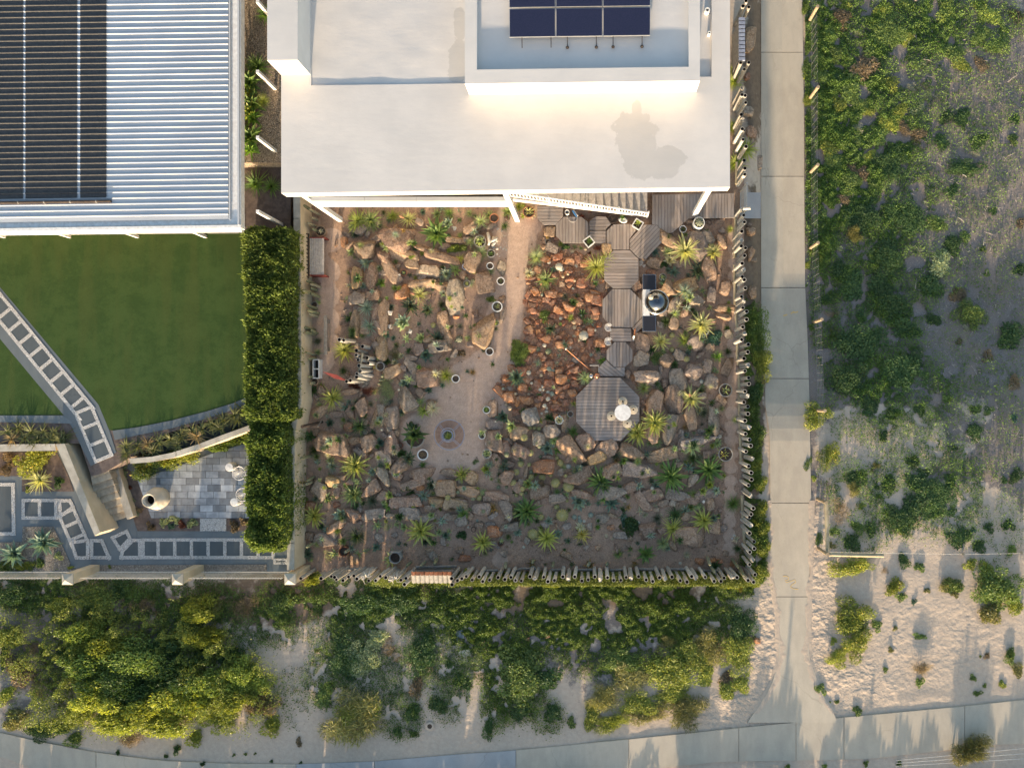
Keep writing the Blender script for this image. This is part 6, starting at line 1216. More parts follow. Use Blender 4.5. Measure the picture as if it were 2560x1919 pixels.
for zn, a, b, h in COLS[:-1]:
    x, y = px(zn, a, b); X, Y, _ = P(x, y, h); c = random.choice(((.17, .185, .13), (.23, .22, .16), (.12, .15, .085), (.10, .125, .07)))
    X += .04; o = obj('column_cactus', random.choice(COLM), None, (X, Y, -.03), (0, 0, random.uniform(0, 6)), (1, 1, h + .03), tuple(c)); bx_, by_, _ = P(x, y, h)
    auto(o, ('tall' if h > 1.05 else 'short' if h < .75 else 'slim') + (' pale' if c[0] > .15 else ' green') + ' column cactus', x, y, 'cactus', 'column cacti along the walls')
# flower stalks of the pale aloes: parts of them would be hidden; they rise beside the rosettes
def stalk(zn, x0, y0, x1, y1, h, noun):
    a = Vector(P(*px(zn, x0, y0), .15)); b = Vector(P(*px(zn, x1, y1), h)); r = empty('flower_stalk', None, 'flower', (a.x, a.y, 0.1)); v = b - a
    MB().tube([(0, 0, 0), (v.x * .5, v.y * .5, v.z * .6), (v.x, v.y, v.z)], [.012, .01, .008], 6).put('stem', M['leaf'], r, color=(.2, .17, .06)); q = MB()
    for i in range(26):
        t = random.uniform(.62, 1.02); q.tube([(v.x * t, v.y * t, v.z * t), (v.x * t + random.uniform(-.05, .05), v.y * t + random.uniform(-.05, .05), v.z * t - random.uniform(0, .03))], [.009, .004], 4)
    q.put('petals', M['rflower'], r); auto(r, noun, *px(zn, x1, y1), 'flower', 'flower stalks in the garden')
stalk('A', 1105, 260, 1025, 240, .6, 'pink flower stalk of a pale aloe'); stalk('A', 1215, 1010, 1130, 1000, .55, 'pink flower stalk of a pale aloe'); stalk('D', 1600, 350, 1588, 305, .6, 'pink flower stalk of a pale aloe')

# the many small plants and stones that fill the gaps between the boulders
def filler(n, poly, dmin, fn, seed):
    rr = random.Random(seed); k = 0
    for _ in range(n * 60):
        x, y = rr.uniform(770, 1845), rr.uniform(515, 1405)
        if not inside(poly, x, y) or min(math.hypot(x - a[2], y - a[3]) for a in AUTO if abs(a[2] - x) < 60) < dmin: continue
        if max(1 - sstep(r * 0.8, r * 1.1, math.hypot(x - a, y - b)) for a, b, r in PATHPTS) > .3: continue
        if 1410 < x < 1640 and 500 < y < 950 and x > 1490: continue
        if math.hypot(x - 1520, y - 1022) < 92: continue
        fn(x, y, rr); k += 1
        if k >= n: break
filler(70, [(1325, 640), (1400, 620), (1480, 640), (1484, 900), (1460, 960), (1420, 1030), (1290, 1040), (1240, 960), (1310, 870)], 9, lambda x, y, r: rocks('S', f"{x},{y},{r.uniform(9, 24):.1f},{r.uniform(8, 19):.1f},{r.uniform(-60, 60):.0f},{r.choice('oorrr')}"), 13)
LOWG = [(785, 960), (1000, 940), (1040, 1170), (1180, 1180), (1230, 1060), (1420, 1000), (1460, 1130), (1830, 1000), (1830, 1330), (785, 1380)]; ALLG = [(850, 520), (1240, 520), (1220, 860), (1000, 1000), (1020, 1200), (1200, 1200), (1300, 900), (1300, 560), (1840, 560), (1840, 1390), (790, 1390), (790, 950), (860, 900)]
filler(170, ALLG, 14, lambda x, y, r: rocks('S', f"{x},{y},{r.uniform(10, 32):.1f},{r.uniform(9, 22):.1f},{r.uniform(-60, 60):.0f},{r.choice('nntgg')}"), 3)
filler(210, ALLG, 10, lambda x, y, r: plant('S', x, y, r.uniform(10, 24), r.choice(('star', 'star', 'rosette', 'cabbage', 'spiky', 'yucca', 'agave', 'tuft')), r.choice(('gr', 'gg', 'bl', 'te', 'yg', 'dg', 'wh', 'gg', 'ge'))), 4)
filler(90, LOWG, 9, lambda x, y, r: plant('S', x, y, r.uniform(11, 26), r.choice(('star', 'rosette', 'cabbage', 'spiky', 'agave', 'yucca')), r.choice(('gr', 'gg', 'bl', 'dg', 'wh', 'gg', 'ge', 'dt'))), 14)
SCV = []; SCF = []; rr_ = random.Random(9); SCP = [(1325, 640), (1400, 620), (1480, 640), (1500, 760), (1490, 900), (1460, 960), (1420, 1030), (1290, 1040), (1240, 960), (1310, 870)]
for i in range(2200):
    x, y = rr_.uniform(1240, 1510), rr_.uniform(610, 1040)
    if not inside(SCP, x, y): continue
    X, Y, _ = P(x, y); s = rr_.uniform(.02, .075); n0 = len(SCV); t = rr_.uniform(0, 3); ex = rr_.uniform(.7, 1.4)
    SCV += [(X + s * ex * (v.x * math.cos(t) - v.y * math.sin(t)), Y + s * (v.x * math.sin(t) + v.y * math.cos(t)), .03 + s * .7 * v.z) for v in iv]; SCF += [tuple(n0 + k for k in f) for f in if_]
o = obj('scree', mesh('scree', SCV, SCF, [M['rock']]), color=(.30, .13, .06)); tag(o, 'rusty small scree between the larger red stones', None, None, 'stuff')

# ================================================================== pots
def pot(zn, zx, zy, d, style, noun, h=None, soil=True, zb=0.0):
    x, y = px(zn, zx, zy); D = d * pk(zn) / S; r = D / 2; h = h or max(.16, D * .75); X, Y, Z = P(x, y, h + zb); r *= (H - h) / H
    root = empty('flower_pot', None, 'pot', (X, Y, zb), 0, 'pots of the rock garden'); m = {'w': M['potw'], 'g': M['potg'], 't': M['terra'], 'n': M['pott'], 'r': M['rust'], 'd': M['dark'], 'b': M['bluemetal']}[style]; t = min(.035, r * .2)
    pb = MB().lathe([(r * .72, 0), (r * .96, h - .025), (r * .9, h - .03)], 28).put('pot_body', m, root, True); MB().lathe([(r * .96, h - .03), (r, h - .026), (r, h), (r - t, h), (r - t * 1.2, h - .06)], 28).put('rim', m, pb, False)
    if soil: MB().lathe([(r - t, h - .03), (r * .4, h - .02), (0, h - .018)], 20).put('soil', M['soil'], root, True)
    auto(root, noun, x, y, 'pot', 'pots of the rock garden'); return root
for a in (('A', 240, 385, 112, 'n', 'wide tan pot'), ('A', 1815, 485, 122, 'g', 'wide grey pot with cactus'), ('A', 1925, 605, 85, 'g', 'grey pot'), ('A', 1915, 728, 72, 'w', 'white-rimmed pot with dark soil'), ('A', 1062, 795, 66, 't', 'pinkish-rimmed small pot'), ('A', 1687, 902, 70, 'g', 'pale grey pot with cactus'), ('A', 2020, 878, 80, 'w', 'white-rimmed pot with small plant'),
          ('A', 1985, 1130, 106, 'w', 'broad white pot with small plant'), ('A', 1975, 1290, 66, 'g', 'pale grey pot'), ('A', 1910, 1573, 82, 'w', 'white pot with brown soil'), ('A', 180, 1112, 66, 'g', 'grey pot by the wall'), ('A', 1955, 255, 94, 't', 'half-hidden terracotta pot'), ('A', 1670, 735, 62, 'b', 'teal pot under yellow rosette'),
          ('C', 1250, 1012, 110, 'w', 'thick white-rimmed pot'), ('C', 1880, 570, 76, 'w', 'white pot with green plant'), ('C', 1835, 825, 70, 'w', 'small white pot with tall plant'), ('C', 1917, 905, 92, 'w', 'white pot with teal rosette'), ('C', 1883, 1002, 96, 'g', 'dark grey pot'), ('C', 985, 1192, 86, 'g', 'grey pot with cactus'), ('C', 1025, 920, 66, 'r', 'rust-coloured pot'), ('C', 185, 290, 72, 'n', 'tan pot by the wall'), ('C', 1575, 263, 82, 'w', 'white-rimmed pot beside a dark spiky plant'), ('C', 830, 140, 90, 'g', 'pot with cream feathery plant'),
          ('C', 1170, 845, 195, 'g', 'huge pale pot of the very dark agave', .34), ('B', 1525, 330, 66, 'w', 'white-rimmed dark pot'), ('B', 900, 235, 88, 'd', 'dark brown round pot'), ('B', 1345, 755, 66, 'g', 'grey pot with cactus'), ('B', 150, 175, 110, 't', 'terracotta bowl with pale aloe'), ('B', 1718, 1238, 76, 'w', 'white pot under pale agave'), ('B', 318, 440, 50, 'g', 'slim grey pot'),
          ('D', 1905, 268, 122, 'g', 'wide pale pot with spiky plant'), ('D', 1905, 838, 132, 'g', 'wide thin-rimmed pot with yellow plant'), ('D', 420, 535, 76, 'w', 'pale pot holding a whitish rosette'), ('E', 2020, 465, 60, 'r', 'rusty pot with cactus'), ('D', 520, 480, 56, 'g', 'small grey pot'), ('A', 2030, 1180, 1, 'g', 'x')): 
    if a[3] > 10: pot(*a)
for zn, a, b, d, kd, c, z in (('A', 1815, 485, 90, 'rosette', 'gg', .3), ('A', 1925, 605, 60, 'star', 'dg', .2), ('A', 1062, 795, 40, 'star', 'gg', .15), ('A', 1687, 902, 50, 'spiky', 'gg', .15), ('A', 2020, 878, 50, 'star', 'dg', .15), ('A', 1985, 1130, 80, 'tuft', 'gg', .2), ('A', 1975, 1290, 50, 'rosette', 'gg', .15), ('A', 240, 385, 50, 'star', 'wh', .3), ('C', 1875, 565, 70, 'tuft', 'gr', .15), ('C', 1830, 790, 80, 'star', 'gg', .2), ('C', 1917, 905, 78, 'rosette', 'te', .17), ('C', 1883, 1002, 76, 'rosette', 'gg', .17), ('C', 985, 1192, 80, 'rosette', 'gg', .17), ('C', 1250, 1012, 70, 'tuft', 'br', .2),
                              ('B', 1345, 755, 50, 'star', 'gg', .15), ('B', 1525, 330, 40, 'star', 'dg', .15), ('D', 1905, 268, 100, 'star', 'gg', .25), ('D', 1890, 840, 120, 'star', 'ye', .25), ('D', 420, 535, 64, 'cabbage', 'wh', .15), ('B', 315, 405, 46, 'star', 'br', .3), ('E', 2030, 440, 50, 'star', 'gg', .2)): plant(zn, a, b, d, kd, c, z0=z, noun=None, group='potted plants')
plant('C', 1165, 820, 215, 'blade', 'dg', 'very dark agave', z0=.30); plant('C', 1500, 830, 100, 'aloe', 'ye', 'yellow aloe inside the round metal frame', z0=.15); plant('B', 1690, 1180, 205, 'agave', 'pl', z0=.2, leaves=True); plant('B', 150, 170, 120, 'aloe', 'pl', z0=.2)
bush('C', 815, 140, 110, 90, 'c', 'pale', .35, 'cream feathery pot plant', 'plant', 'potted plants', name='pot_plant')
bush('A', 1670, 740, 40, 40, 'd', 'small', .2, 'tiny dark pot plant', 'plant', 'potted plants', name='pot_plant')
def square_pot(zn, a, b, d, rz, h, lb):
    x, y = px(zn, a, b); D = d * pk(zn) / S * .72; X, Y, _ = P(x, y, h + .2); r = empty('square_planter', lb, 'planter', (X, Y, 0.18), rz, 'square white planters'); s0, s1 = D * .38, D * .5; q = MB()
    q.add([(-s0, -s0, 0), (s0, -s0, 0), (s0, s0, 0), (-s0, s0, 0), (-s1, -s1, h), (s1, -s1, h), (s1, s1, h), (-s1, s1, h), (-s1 * .8, -s1 * .8, h), (s1 * .8, -s1 * .8, h), (s1 * .8, s1 * .8, h), (-s1 * .8, s1 * .8, h), (-s1 * .78, -s1 * .78, h - .05), (s1 * .78, -s1 * .78, h - .05), (s1 * .78, s1 * .78, h - .05), (-s1 * .78, s1 * .78, h - .05)],
          [(3, 2, 1, 0), (0, 1, 5, 4), (1, 2, 6, 5), (2, 3, 7, 6), (3, 0, 4, 7), (4, 5, 9, 8), (5, 6, 10, 9), (6, 7, 11, 10), (7, 4, 8, 11), (8, 9, 13, 12), (9, 10, 14, 13), (10, 11, 15, 14), (11, 8, 12, 15)]); q.put('planter_body', M['potw'], r)
    MB().b2(-s1 * .77, s1 * .77, -s1 * .77, s1 * .77, h - .08, h - .05).put('soil', M['soil'], r); return (X, Y, h + .15)
square_pot('B', 685, 440, 110, R(38), .42, 'tilted square white planter at the corner of an octagonal deck'); square_pot('B', 1122, 285, 112, R(-32), .3, 'low square white planter beside the diagonal-board deck')
plant('B', 690, 435, 80, 'tuft', 'gr', 'mixed green planter plant', 'potted plants', .5); plant('B', 1125, 270, 70, 'star', 'yg', 'yellow-green planter plant', 'potted plants', .4)
X, Y, _ = P(*px('B', 1668, 272), .5); r = empty('tall_planter', 'tall white cylindrical pot holding a dark green ball cactus', 'planter', (X, Y, 0)); MB().lathe([(.15, 0), (.205, .10), (.205, .50), (.17, .52), (.16, .46)], 28).put('planter_body', M['potw'], r, True); MB().lathe([(.165, .47), (0, .48)], 16).put('soil', M['soil'], r)
o = obj('globe_cactus', GLOBE, None, (X, Y, .46), (0, 0, 0), (.30, .30, .3), (.03, .06, .05)); tag(o, 'dark green ball cactus growing in the tall white pot', 'cactus')
X, Y, _ = P(*px('B', 990, 248), .3); r = empty('oval_dish', 'white oval dish planted with a small succulent beside the deck', 'planter', (X, Y, .1), R(-15)); MB().lathe([(.05, 0), (.13, .14), (.16, .17), (.10, .165), (.02, .14)], 28, sx=1.0, sy=.68).put('dish_body', M['potw'], r, True); plant('B', 985, 225, 60, 'star', 'gr', 'small green plant in the white oval dish', 'potted plants', .25)
# stone water bowl set in a boulder
X, Y, _ = P(*px('A', 1420, 1540), .3); r = empty('stone_bowl', 'dark oval water bowl sunk in a grey boulder', 'bowl', (X, Y, .22)); MB().lathe([(.13, 0), (.155, .10), (.135, .105), (.12, .05)], 24, sx=1, sy=.68).put('bowl_rim', M['potg'], r, True); MB().lathe([(.125, .055), (0, .05)], 24, sx=1, sy=.68).put('water', M['granite'], r)

# ================================================================== furniture and ornaments
X, Y, _ = P(1557, 1031, .95); tb = empty('garden_table', 'round white pedestal table with four woven stools', 'table', (X, Y, .24))
MB().lathe([(0, .68), (.26, .69), (.285, .70), (.285, .715), (.26, .716), (0, .716)], 40).put('table_top', M['wpaint'], tb, False); MB().lathe([(.04, .02), (.035, .35), (.05, .68)], 14).put('pedestal', M['wpaint'], tb, True); MB().lathe([(.20, 0), (.19, .02), (.05, .04)], 24).put('foot', M['wpaint'], tb, True)
for (a, b, w_) in ((987, 368, 'above the table'), (1082, 440, 'right of the table'), (887, 498, 'left of the table'), (1028, 562, 'below the table')):
    X, Y, _ = P(*px('D', a, b), .66); s = empty('woven_stool', 'round woven stool ' + w_ + ' on the big octagonal deck', 'stool', (X, Y, .24), 0, 'woven stools round the table')
    q = MB()
    for k in range(6): q.ring((0, 0, .42 - .004 * k), .045 + .021 * k, .0115, 28, 6)
    q.put('woven_seat', M['seagrass'], s, True); MB().lathe([(.145, 0), (.15, .05), (.10, .2), (.15, .38), (.162, .40), (.03, .395)], 24).put('woven_base', M['seagrass'], s, True); MB().lathe([(.038, .418), (0, .415)], 16).put('centre', M['dark'], s)
# dome oven on a steel counter with black benches
X, Y, _ = P(*px('B', 1226, 985), .8); ov = empty('dome_oven', 'dark steel dome oven on a white counter with two black worktops', 'oven', (X, Y, 0))
k = pk('B') / S * (29.2 / 30)
MB().b2(-58 * k, -3 * k + .02, -117 * k, 117 * k, .1, .80).put('counter', M['wpaint'], ov); MB().lathe([(0, .74), (112 * k, .74), (112 * k, .79), (104 * k, .80), (0, .80)], 48, c=(62 * k, 5 * k, 0)).put('oven_base', M['steel'], ov, True)
for y0, y1 in ((112, 252), (-257, -117)): 
    q = MB(); q.b2(-60 * k, 58 * k, y0 * k, y1 * k, .10, .78); cbo = q.put('cabinet', M['steel'], ov); q = MB(); q.b2(-56 * k, 54 * k, (y0 + 5) * k, (y1 - 5) * k, .78, .80); q.put('worktop', M['granite'], cbo)
dm = MB(); prof = [(102 * k * math.cos(t), .80 + 98 * k * math.sin(t)) for t in np.linspace(0, math.pi / 2, 14)]; dm.lathe(prof, 48, c=(62 * k, 5 * k, 0)); dmo = dm.put('dome', M['dome'], ov, True)
MB().ring((62 * k, 5 * k, .81), 102 * k, .02, 56, 8).put('dome_rim', M['steel'], ov, True)
q = MB(); q.lathe([(.075, .88), (.075, 1.15)], 20, c=(5 * k, 38 * k, 0)); cho = q.put('chimney', M['steel'], ov, True); MB().lathe([(.088, 1.15), (.088, 1.18), (.03, 1.21), (0, 1.21)], 24, c=(5 * k, 38 * k, 0)).put('chimney_cap', M['seagrass'], cho, True)
q = MB(); q.tube([(-14 * k, -28 * k, .9), (-24 * k, -34 * k, .95), (-24 * k, -55 * k, .95), (-14 * k, -62 * k, .9)], .012, 8); q.put('handle', M['steel'], dmo); q = MB(); q.lathe([(.018, 0), (.012, .03), (0, .03)], 10, c=(62 * k, 5 * k, .80 + 98 * k)); q.put('thermometer', M['steel'], dmo)
# slatted bench against the wall
X, Y, _ = P(*px('A', 207, 636), .45); bn = empty('bench', 'slatted pale bench with red ends and tall dark back frame', 'bench', (X, Y, 0))
for i in range(7): MB().b2(-.25 + i * .072, -.19 + i * .072, -.66, .66, .42, .45).put('seat_slat', M['palewood'], bn)
for y in (-.675, .645): MB().b2(-.27, .30, y, y + .03, .0, .47).put('bench_end', M['red'], bn)
for x in (-.50, -.30):
    MB().b2(x, x + .03, -.78, .80, .90 if x < -.4 else .46, .94 if x < -.4 else .50).put('back_rail', M['dark'], bn)
for i in range(12):
    y = -.72 + i * .135; q = MB(); q.add([(-.49, y, .92), (-.49, y + .035, .92), (-.28, y + .035 - .02, .46), (-.28, y - .02, .46), (-.47, y, .94), (-.47, y + .035, .94), (-.26, y + .015, .48), (-.26, y - .02, .48)], [(0, 1, 2, 3), (7, 6, 5, 4), (0, 4, 5, 1), (1, 5, 6, 2), (2, 6, 7, 3), (3, 7, 4, 0)]); q.put('back_slat', M['dark'], bn)
a = P(*px('A', 290, 1410), .35); r = empty('plank_seat', 'long narrow grey plank seat on two blocks by the wall', 'bench', (a[0], a[1], 0)); MB().b2(-.062, .062, -.69, .69, .30, .35).put('plank', M['grey'], r)
for y in (-.5, .5): MB().b2(-.055, .055, y - .06, y + .06, 0, .297).put('block', M['grey'], r)
a = P(*px('C', 195, 165), .4); r = empty('window_box', 'white two-bay frame box standing by the boundary wall', 'box', (a[0], a[1], 0)); q = MB()
for b in ((-.115, -.09, -.34, .34), (.09, .115, -.34, .34), (-.09, .09, -.34, -.31), (-.09, .09, .31, .34), (-.09, .09, -.015, .015)): q.b2(*b, .0, .4)
q.put('frame', M['wpaint'], r); MB().b2(-.09, .09, -.31, .31, 0, .12).put('bottom', M['dark'], r)
# ring-shaped frame on the gravel
a = P(*px('C', 1512, 815), .25); r = empty('ring_frame', 'thin blue-grey metal ring frame with four spokes on gravel', 'frame', (a[0], a[1], 0)); kc = pk('C') / S
MB().ring((0, 0, .25), 147 * kc, .013, 64, 6).put('outer_ring', M['bluemetal'], r); MB().ring((-.02, 0, .40), 68 * kc, .012, 40, 6).put('inner_ring', M['bluemetal'], r); MB().ring((-.05, -.02, .30), 50 * kc, .02, 40, 8).put('hub_ring', M['bluemetal'], r)
for ang in (45, 135, 225, 315):
    t = R(ang); q = MB()
    for d in (-.025, .025): q.tube([(62 * kc * math.cos(t) - d * math.sin(t), 62 * kc * math.sin(t) + d * math.cos(t), .39), (147 * kc * math.cos(t) - d * math.sin(t), 147 * kc * math.sin(t) + d * math.cos(t), .25)], .008, 5)
    q.tube([(147 * kc * math.cos(t), 147 * kc * math.sin(t), .25), (150 * kc * math.cos(t), 150 * kc * math.sin(t), 0)], .008, 5); q.put('spoke', M['bluemetal'], r)
MB().lathe([(55 * kc, .036), (128 * kc, .034), (140 * kc, .026)], 40, c=(-.02, 0, 0)).put('rusty_grit', M['rustgrit'], r); MB().lathe([(46 * kc, 0), (50 * kc, .3), (42 * kc, .3), (38 * kc, .14), (0, .12)], 24, c=(-.05, -.02, 0)).put('tub', M['potg'], r, True)
# cluster of upright concrete pipes
pcl = [('A', 515, 1455, .9), ('A', 635, 1578, .8), ('A', 640, 1622, .8), ('C', 650, 40, .95), ('C', 685, 85, .9), ('C', 678, 135, .9), ('C', 680, 180, .95), ('C', 680, 228, 1.0), ('C', 648, 260, 1.0), ('C', 602, 284, 1.0), ('C', 560, 290, .9), ('C', 740, 60, .6), ('C', 745, 110, .6), ('A', 690, 1530, .6), ('A', 470, 1470, .7)]
r = empty('pipe_cluster', 'curved cluster of upright concrete pipes beside a tan panel', 'sculpture', P(*px('C', 690, 190)))
for i, (zn, a, b, h) in enumerate(pcl):
    X, Y, _ = P(*px(zn, a, b), h); c = random.Random(i); o = obj('pipe', PIPES[i % 3], r, (X - r.location.x, Y - r.location.y, -.02), (c.uniform(-.08, .04), c.uniform(-.32, -.16), 0), (1.05, 1.05, h / 1.56 * 1.02))
MB().box((0, 0, .45), (.06, .62, .9), R(-8)).put('panel', M['lognat'], r, loc=(P(*px('C', 585, 100), .5)[0] - r.location.x, P(*px('C', 585, 100), .5)[1] - r.location.y, 0), rot=(0, R(20), 0))
a = Vector(P(*px('C', 262, 192), .9)); b = Vector(P(*px('C', 520, 290), .35)); r = empty('pointed_board', 'rust-red pointed board leaning over the gravel', 'sculpture', (a.x, a.y, 0)); d = b - a; n_ = Vector((-d.y, d.x, 0)).normalized() * .075; m = d * .5; u = Vector((0, 0, .025))
P0, P1, P2, P3 = Vector((0, 0, a.z)), Vector((m.x, m.y, a.z + m.z)) + n_, Vector((d.x, d.y, b.z)), Vector((m.x, m.y, a.z + m.z)) - n_
MB().add([P0, P1, P2, P3, P0 + u, P1 + u * 1.6, P2 + u, P3 + u * 1.6], [(0, 1, 2, 3), (7, 6, 5, 4), (0, 4, 5, 1), (1, 5, 6, 2), (2, 6, 7, 3), (3, 7, 4, 0)]).put('board', M['red'], r)
MB().tube([(d.x * .8, d.y * .8, 0), (d.x * .8, d.y * .8, a.z + d.z * .8)], .025, 7).put('prop', M['rust'], r)
a = Vector(P(*px('C', 60, 735), 1.3)); b = Vector(P(*px('C', 235, 690), .3)); r = empty('charred_post', 'black charred post leaning out over the boundary wall', 'post', (a.x, a.y, 0)); MB().tube([(b.x - a.x, b.y - a.y, .0), (0, 0, 1.3)], [.05, .06], 9).put('post', M['dark'], r); MB().tube([(b.x - a.x + .1, b.y - a.y + .05, .45), (.42, -.02, .95)], .018, 6).put('stick', M['grey'], r)
# copper rod, balls, frame, wire stands, leaning white and orange post
a = Vector(P(*px('B', 480, 1398), 1.05)); b = Vector(P(*px('B', 722, 1608), .12)); r = empty('copper_rod', 'long thin copper rod leaning over the rusty scree', 'rod', (b.x, b.y, .05)); MB().tube([(0, 0, 0), (a.x - b.x, a.y - b.y, 1.0)], .014, 8).put('rod', M['copper'], r); MB().lathe([(0, -.03), (.028, 0), (0, .03)], 10).put('tip', M['cap'], r, True, loc=(a.x - b.x, a.y - b.y, 1.0))
for a, b, d, m, lb in ((706, 1638, 46, 'steel', 'silver gazing ball at the upper left corner of the big octagonal deck'), (757, 1638, 52, 'copper', 'copper gazing ball at the upper left corner of the big octagonal deck')):
    X, Y, Z = P(*px('B', a, b), .3); rr = d * pk('B') / S / 2; q = empty('gazing_ball', lb, 'ornament', (X, Y, 0.0)); MB().lathe([(rr * math.sin(t), .30 - rr * math.cos(t)) for t in np.linspace(0, math.pi, 14)], 24).put('ball', M[m], q, True); MB().lathe([(.05, 0), (.03, .18), (.04, .30 - rr * .8)], 12).put('stand', M['rust'], q)
a = P(*px('B', 735, 1573), .5); r = empty('plant_frame', 'thin rectangular metal frame beside the copper rod', 'frame', (a[0], a[1], 0)); k = pk('B') / S
MB().tube([(-40 * k, 28 * k, .45), (38 * k, 28 * k, .45), (38 * k, -30 * k, .45)], .012, 6).put('rim', M['wire'], r); q = MB(); q.tube([(-40 * k, 28 * k, .45), (-40 * k, 28 * k, 0)], .01, 6); q.put('leg', M['wire'], r); q = MB(); q.tube([(38 * k, -30 * k, .45), (38 * k, -30 * k, 0)], .01, 6); q.put('leg', M['wire'], r)
for a, b, w_ in ((862, 1205, 'upper'), (860, 1330, 'lower')):
    X, Y, _ = P(*px('B', a, b), .4); r = empty('wire_stand', w_ + ' white wire plant stand at the edge of the deck walkway', 'plant stand', (X, Y, 0), 0, 'white wire stands'); q = MB(); R0 = 34 * pk('B') / S
    for rr in (1.0, .72, .45, .2): q.ring((0, 0, .38 - .03 * (1 - rr)), R0 * rr, .0065, 24, 5, a0=R(35), a1=R(395 - (80 if rr > .6 else 20)))
    for i in range(12):
        t = R(35) + i * R(25); q.tube([(R0 * .2 * math.cos(t), R0 * .2 * math.sin(t), .35), (R0 * math.cos(t), R0 * math.sin(t), .38)], .005, 4)
    q.put('seat', M['wpaint'], r)
    for i in range(3): t = R(90 + 120 * i); MB().tube([(R0 * .6 * math.cos(t), R0 * .6 * math.sin(t), .36), (R0 * .8 * math.cos(t), R0 * .8 * math.sin(t), 0)], .008, 5).put('leg', M['wpaint'], r)
a = Vector(P(*px('B', 1098, 1218), .9)); b = Vector(P(*px('B', 1082, 1320), .1)); r = empty('lamp_stake', 'white stake with orange upper half beside the deck step', 'stake', (b.x, b.y, 0)); v = a - b; MB().tube([(0, 0, 0), (v.x * .45, v.y * .45, .4)], .035, 10).put('lower_half', M['cap'], r); MB().tube([(v.x * .45, v.y * .45, .4), (v.x, v.y, .85)], .03, 10).put('upper_half', M['copper'], r)
# bucket, cloth and hoop under the stairs
X, Y, _ = P(*px('B', 492, 180), .45); r = empty('bucket', 'white bucket standing on the deck below the stair railing', 'bucket', (X, Y, .2)); MB().lathe([(.06, 0), (.08, .26), (.07, .26), (.06, .04), (0, .03)], 18).put('bucket_body', M['cap'], r, True); MB().ring((0, 0, .26), .078, .008, 20, 5).put('rim', M['cap'], r)
X, Y, _ = P(*px('B', 562, 190), .35); r = empty('folded_cloth', 'blue and white folded cloth beside the white bucket', 'cloth', (X, Y, .22), R(-55)); MB().b2(-.13, .13, -.035, .0, .10, .16).put('blue_fold', M['towel'], r); MB().b2(-.13, .13, .002, .04, .09, .15).put('white_fold', M['cap'], r); MB().b2(-.11, .11, -.03, .035, 0, .088).put('under_fold', M['towel'], r)
X, Y, _ = P(*px('B', 540, 222), .3); r = obj('wire_hoop', MB().ring((0, 0, 0), 42 * pk('B') / S, .006, 30, 5, a0=R(170), a1=R(370)).build('wire_hoop', M['wire']), None, (X, Y, .215)); tag(r, 'thin wire hoop lying on the deck below the bucket', 'hoop')
# white driftwood group and shells
for (pts, noun, h) in (([(1885, 395), (1900, 440), (1905, 490), (1895, 520)], 'thick white driftwood branch', .35), ([(1905, 490), (1950, 470), (1985, 445)], 'white driftwood fork', .3), ([(1940, 440), (1960, 500), (1930, 530)], 'white curved driftwood', .25), ([(1960, 470), (1985, 480)], 'short white driftwood stub', .2)):
    c = [Vector(P(*px('A', *p), h)) for p in pts]; o = MB().tube([v - c[0] + Vector((0, 0, .04 * math.sin(i))) for i, v in enumerate(c)], [.05, .06, .05, .035][:len(c)], 8).put('driftwood', M['bone'], None, True, loc=(c[0].x, c[0].y, h * .6)); auto(o, noun, *px('A', *pts[0]), 'driftwood', 'bleached driftwood pieces')
shp = rock_mesh(500, 8, 2); shp.materials.clear(); shp.materials.append(M['bone'])
for zn, a, b, d in (('A', 1570, 358, 55), ('A', 1545, 345, 30), ('A', 1990, 365, 40), ('A', 2030, 385, 26), ('A', 1950, 545, 50), ('A', 1985, 560, 34), ('A', 2020, 545, 22), ('A', 2045, 565, 22), ('A', 2075, 570, 22), ('A', 1985, 610, 26), ('A', 2010, 635, 18), ('A', 2060, 545, 18), ('A', 1130, 1375, 50), ('A', 925, 1195, 60), ('A', 920, 1330, 60), ('A', 1020, 815, 34), ('B', 1160, 620, 50), ('B', 1150, 650, 40), ('B', 1175, 655, 40), ('B', 550, 535, 36), ('C', 1075, 555, 50), ('C', 1105, 570, 36), ('F', 1860, 330, 30), ('F', 1848, 350, 28), ('F', 1605, 45, 30), ('C', 925, 830, 40), ('E', 1900, 390, 30)):
    x, y = px(zn, a, b); D = d * pk(zn) / S; X, Y, Z = G(x, y, .02); o = obj('white_stone', shp, None, (X, Y, Z), (0, 0, random.uniform(0, 6)), (D, D * random.uniform(.5, .9), D * .7)); auto(o, ('tiny' if D < .11 else 'small') + ' bleached white stone', x, y, 'stone', 'bleached white stones')
q = MB()
for i in range(70):
    x, y = px('A', random.gauss(2035, 40), random.gauss(470, 50)); X, Y, Z = P(x, y); s = random.uniform(.008, .02); q.box((X, Y, .05), (s, s * 1.4, s), random.uniform(0, 3))
o = q.put('shell_grit', M['bone']); tag(o, 'scatter of white shell grit beside the driftwood', None, None, 'stuff')
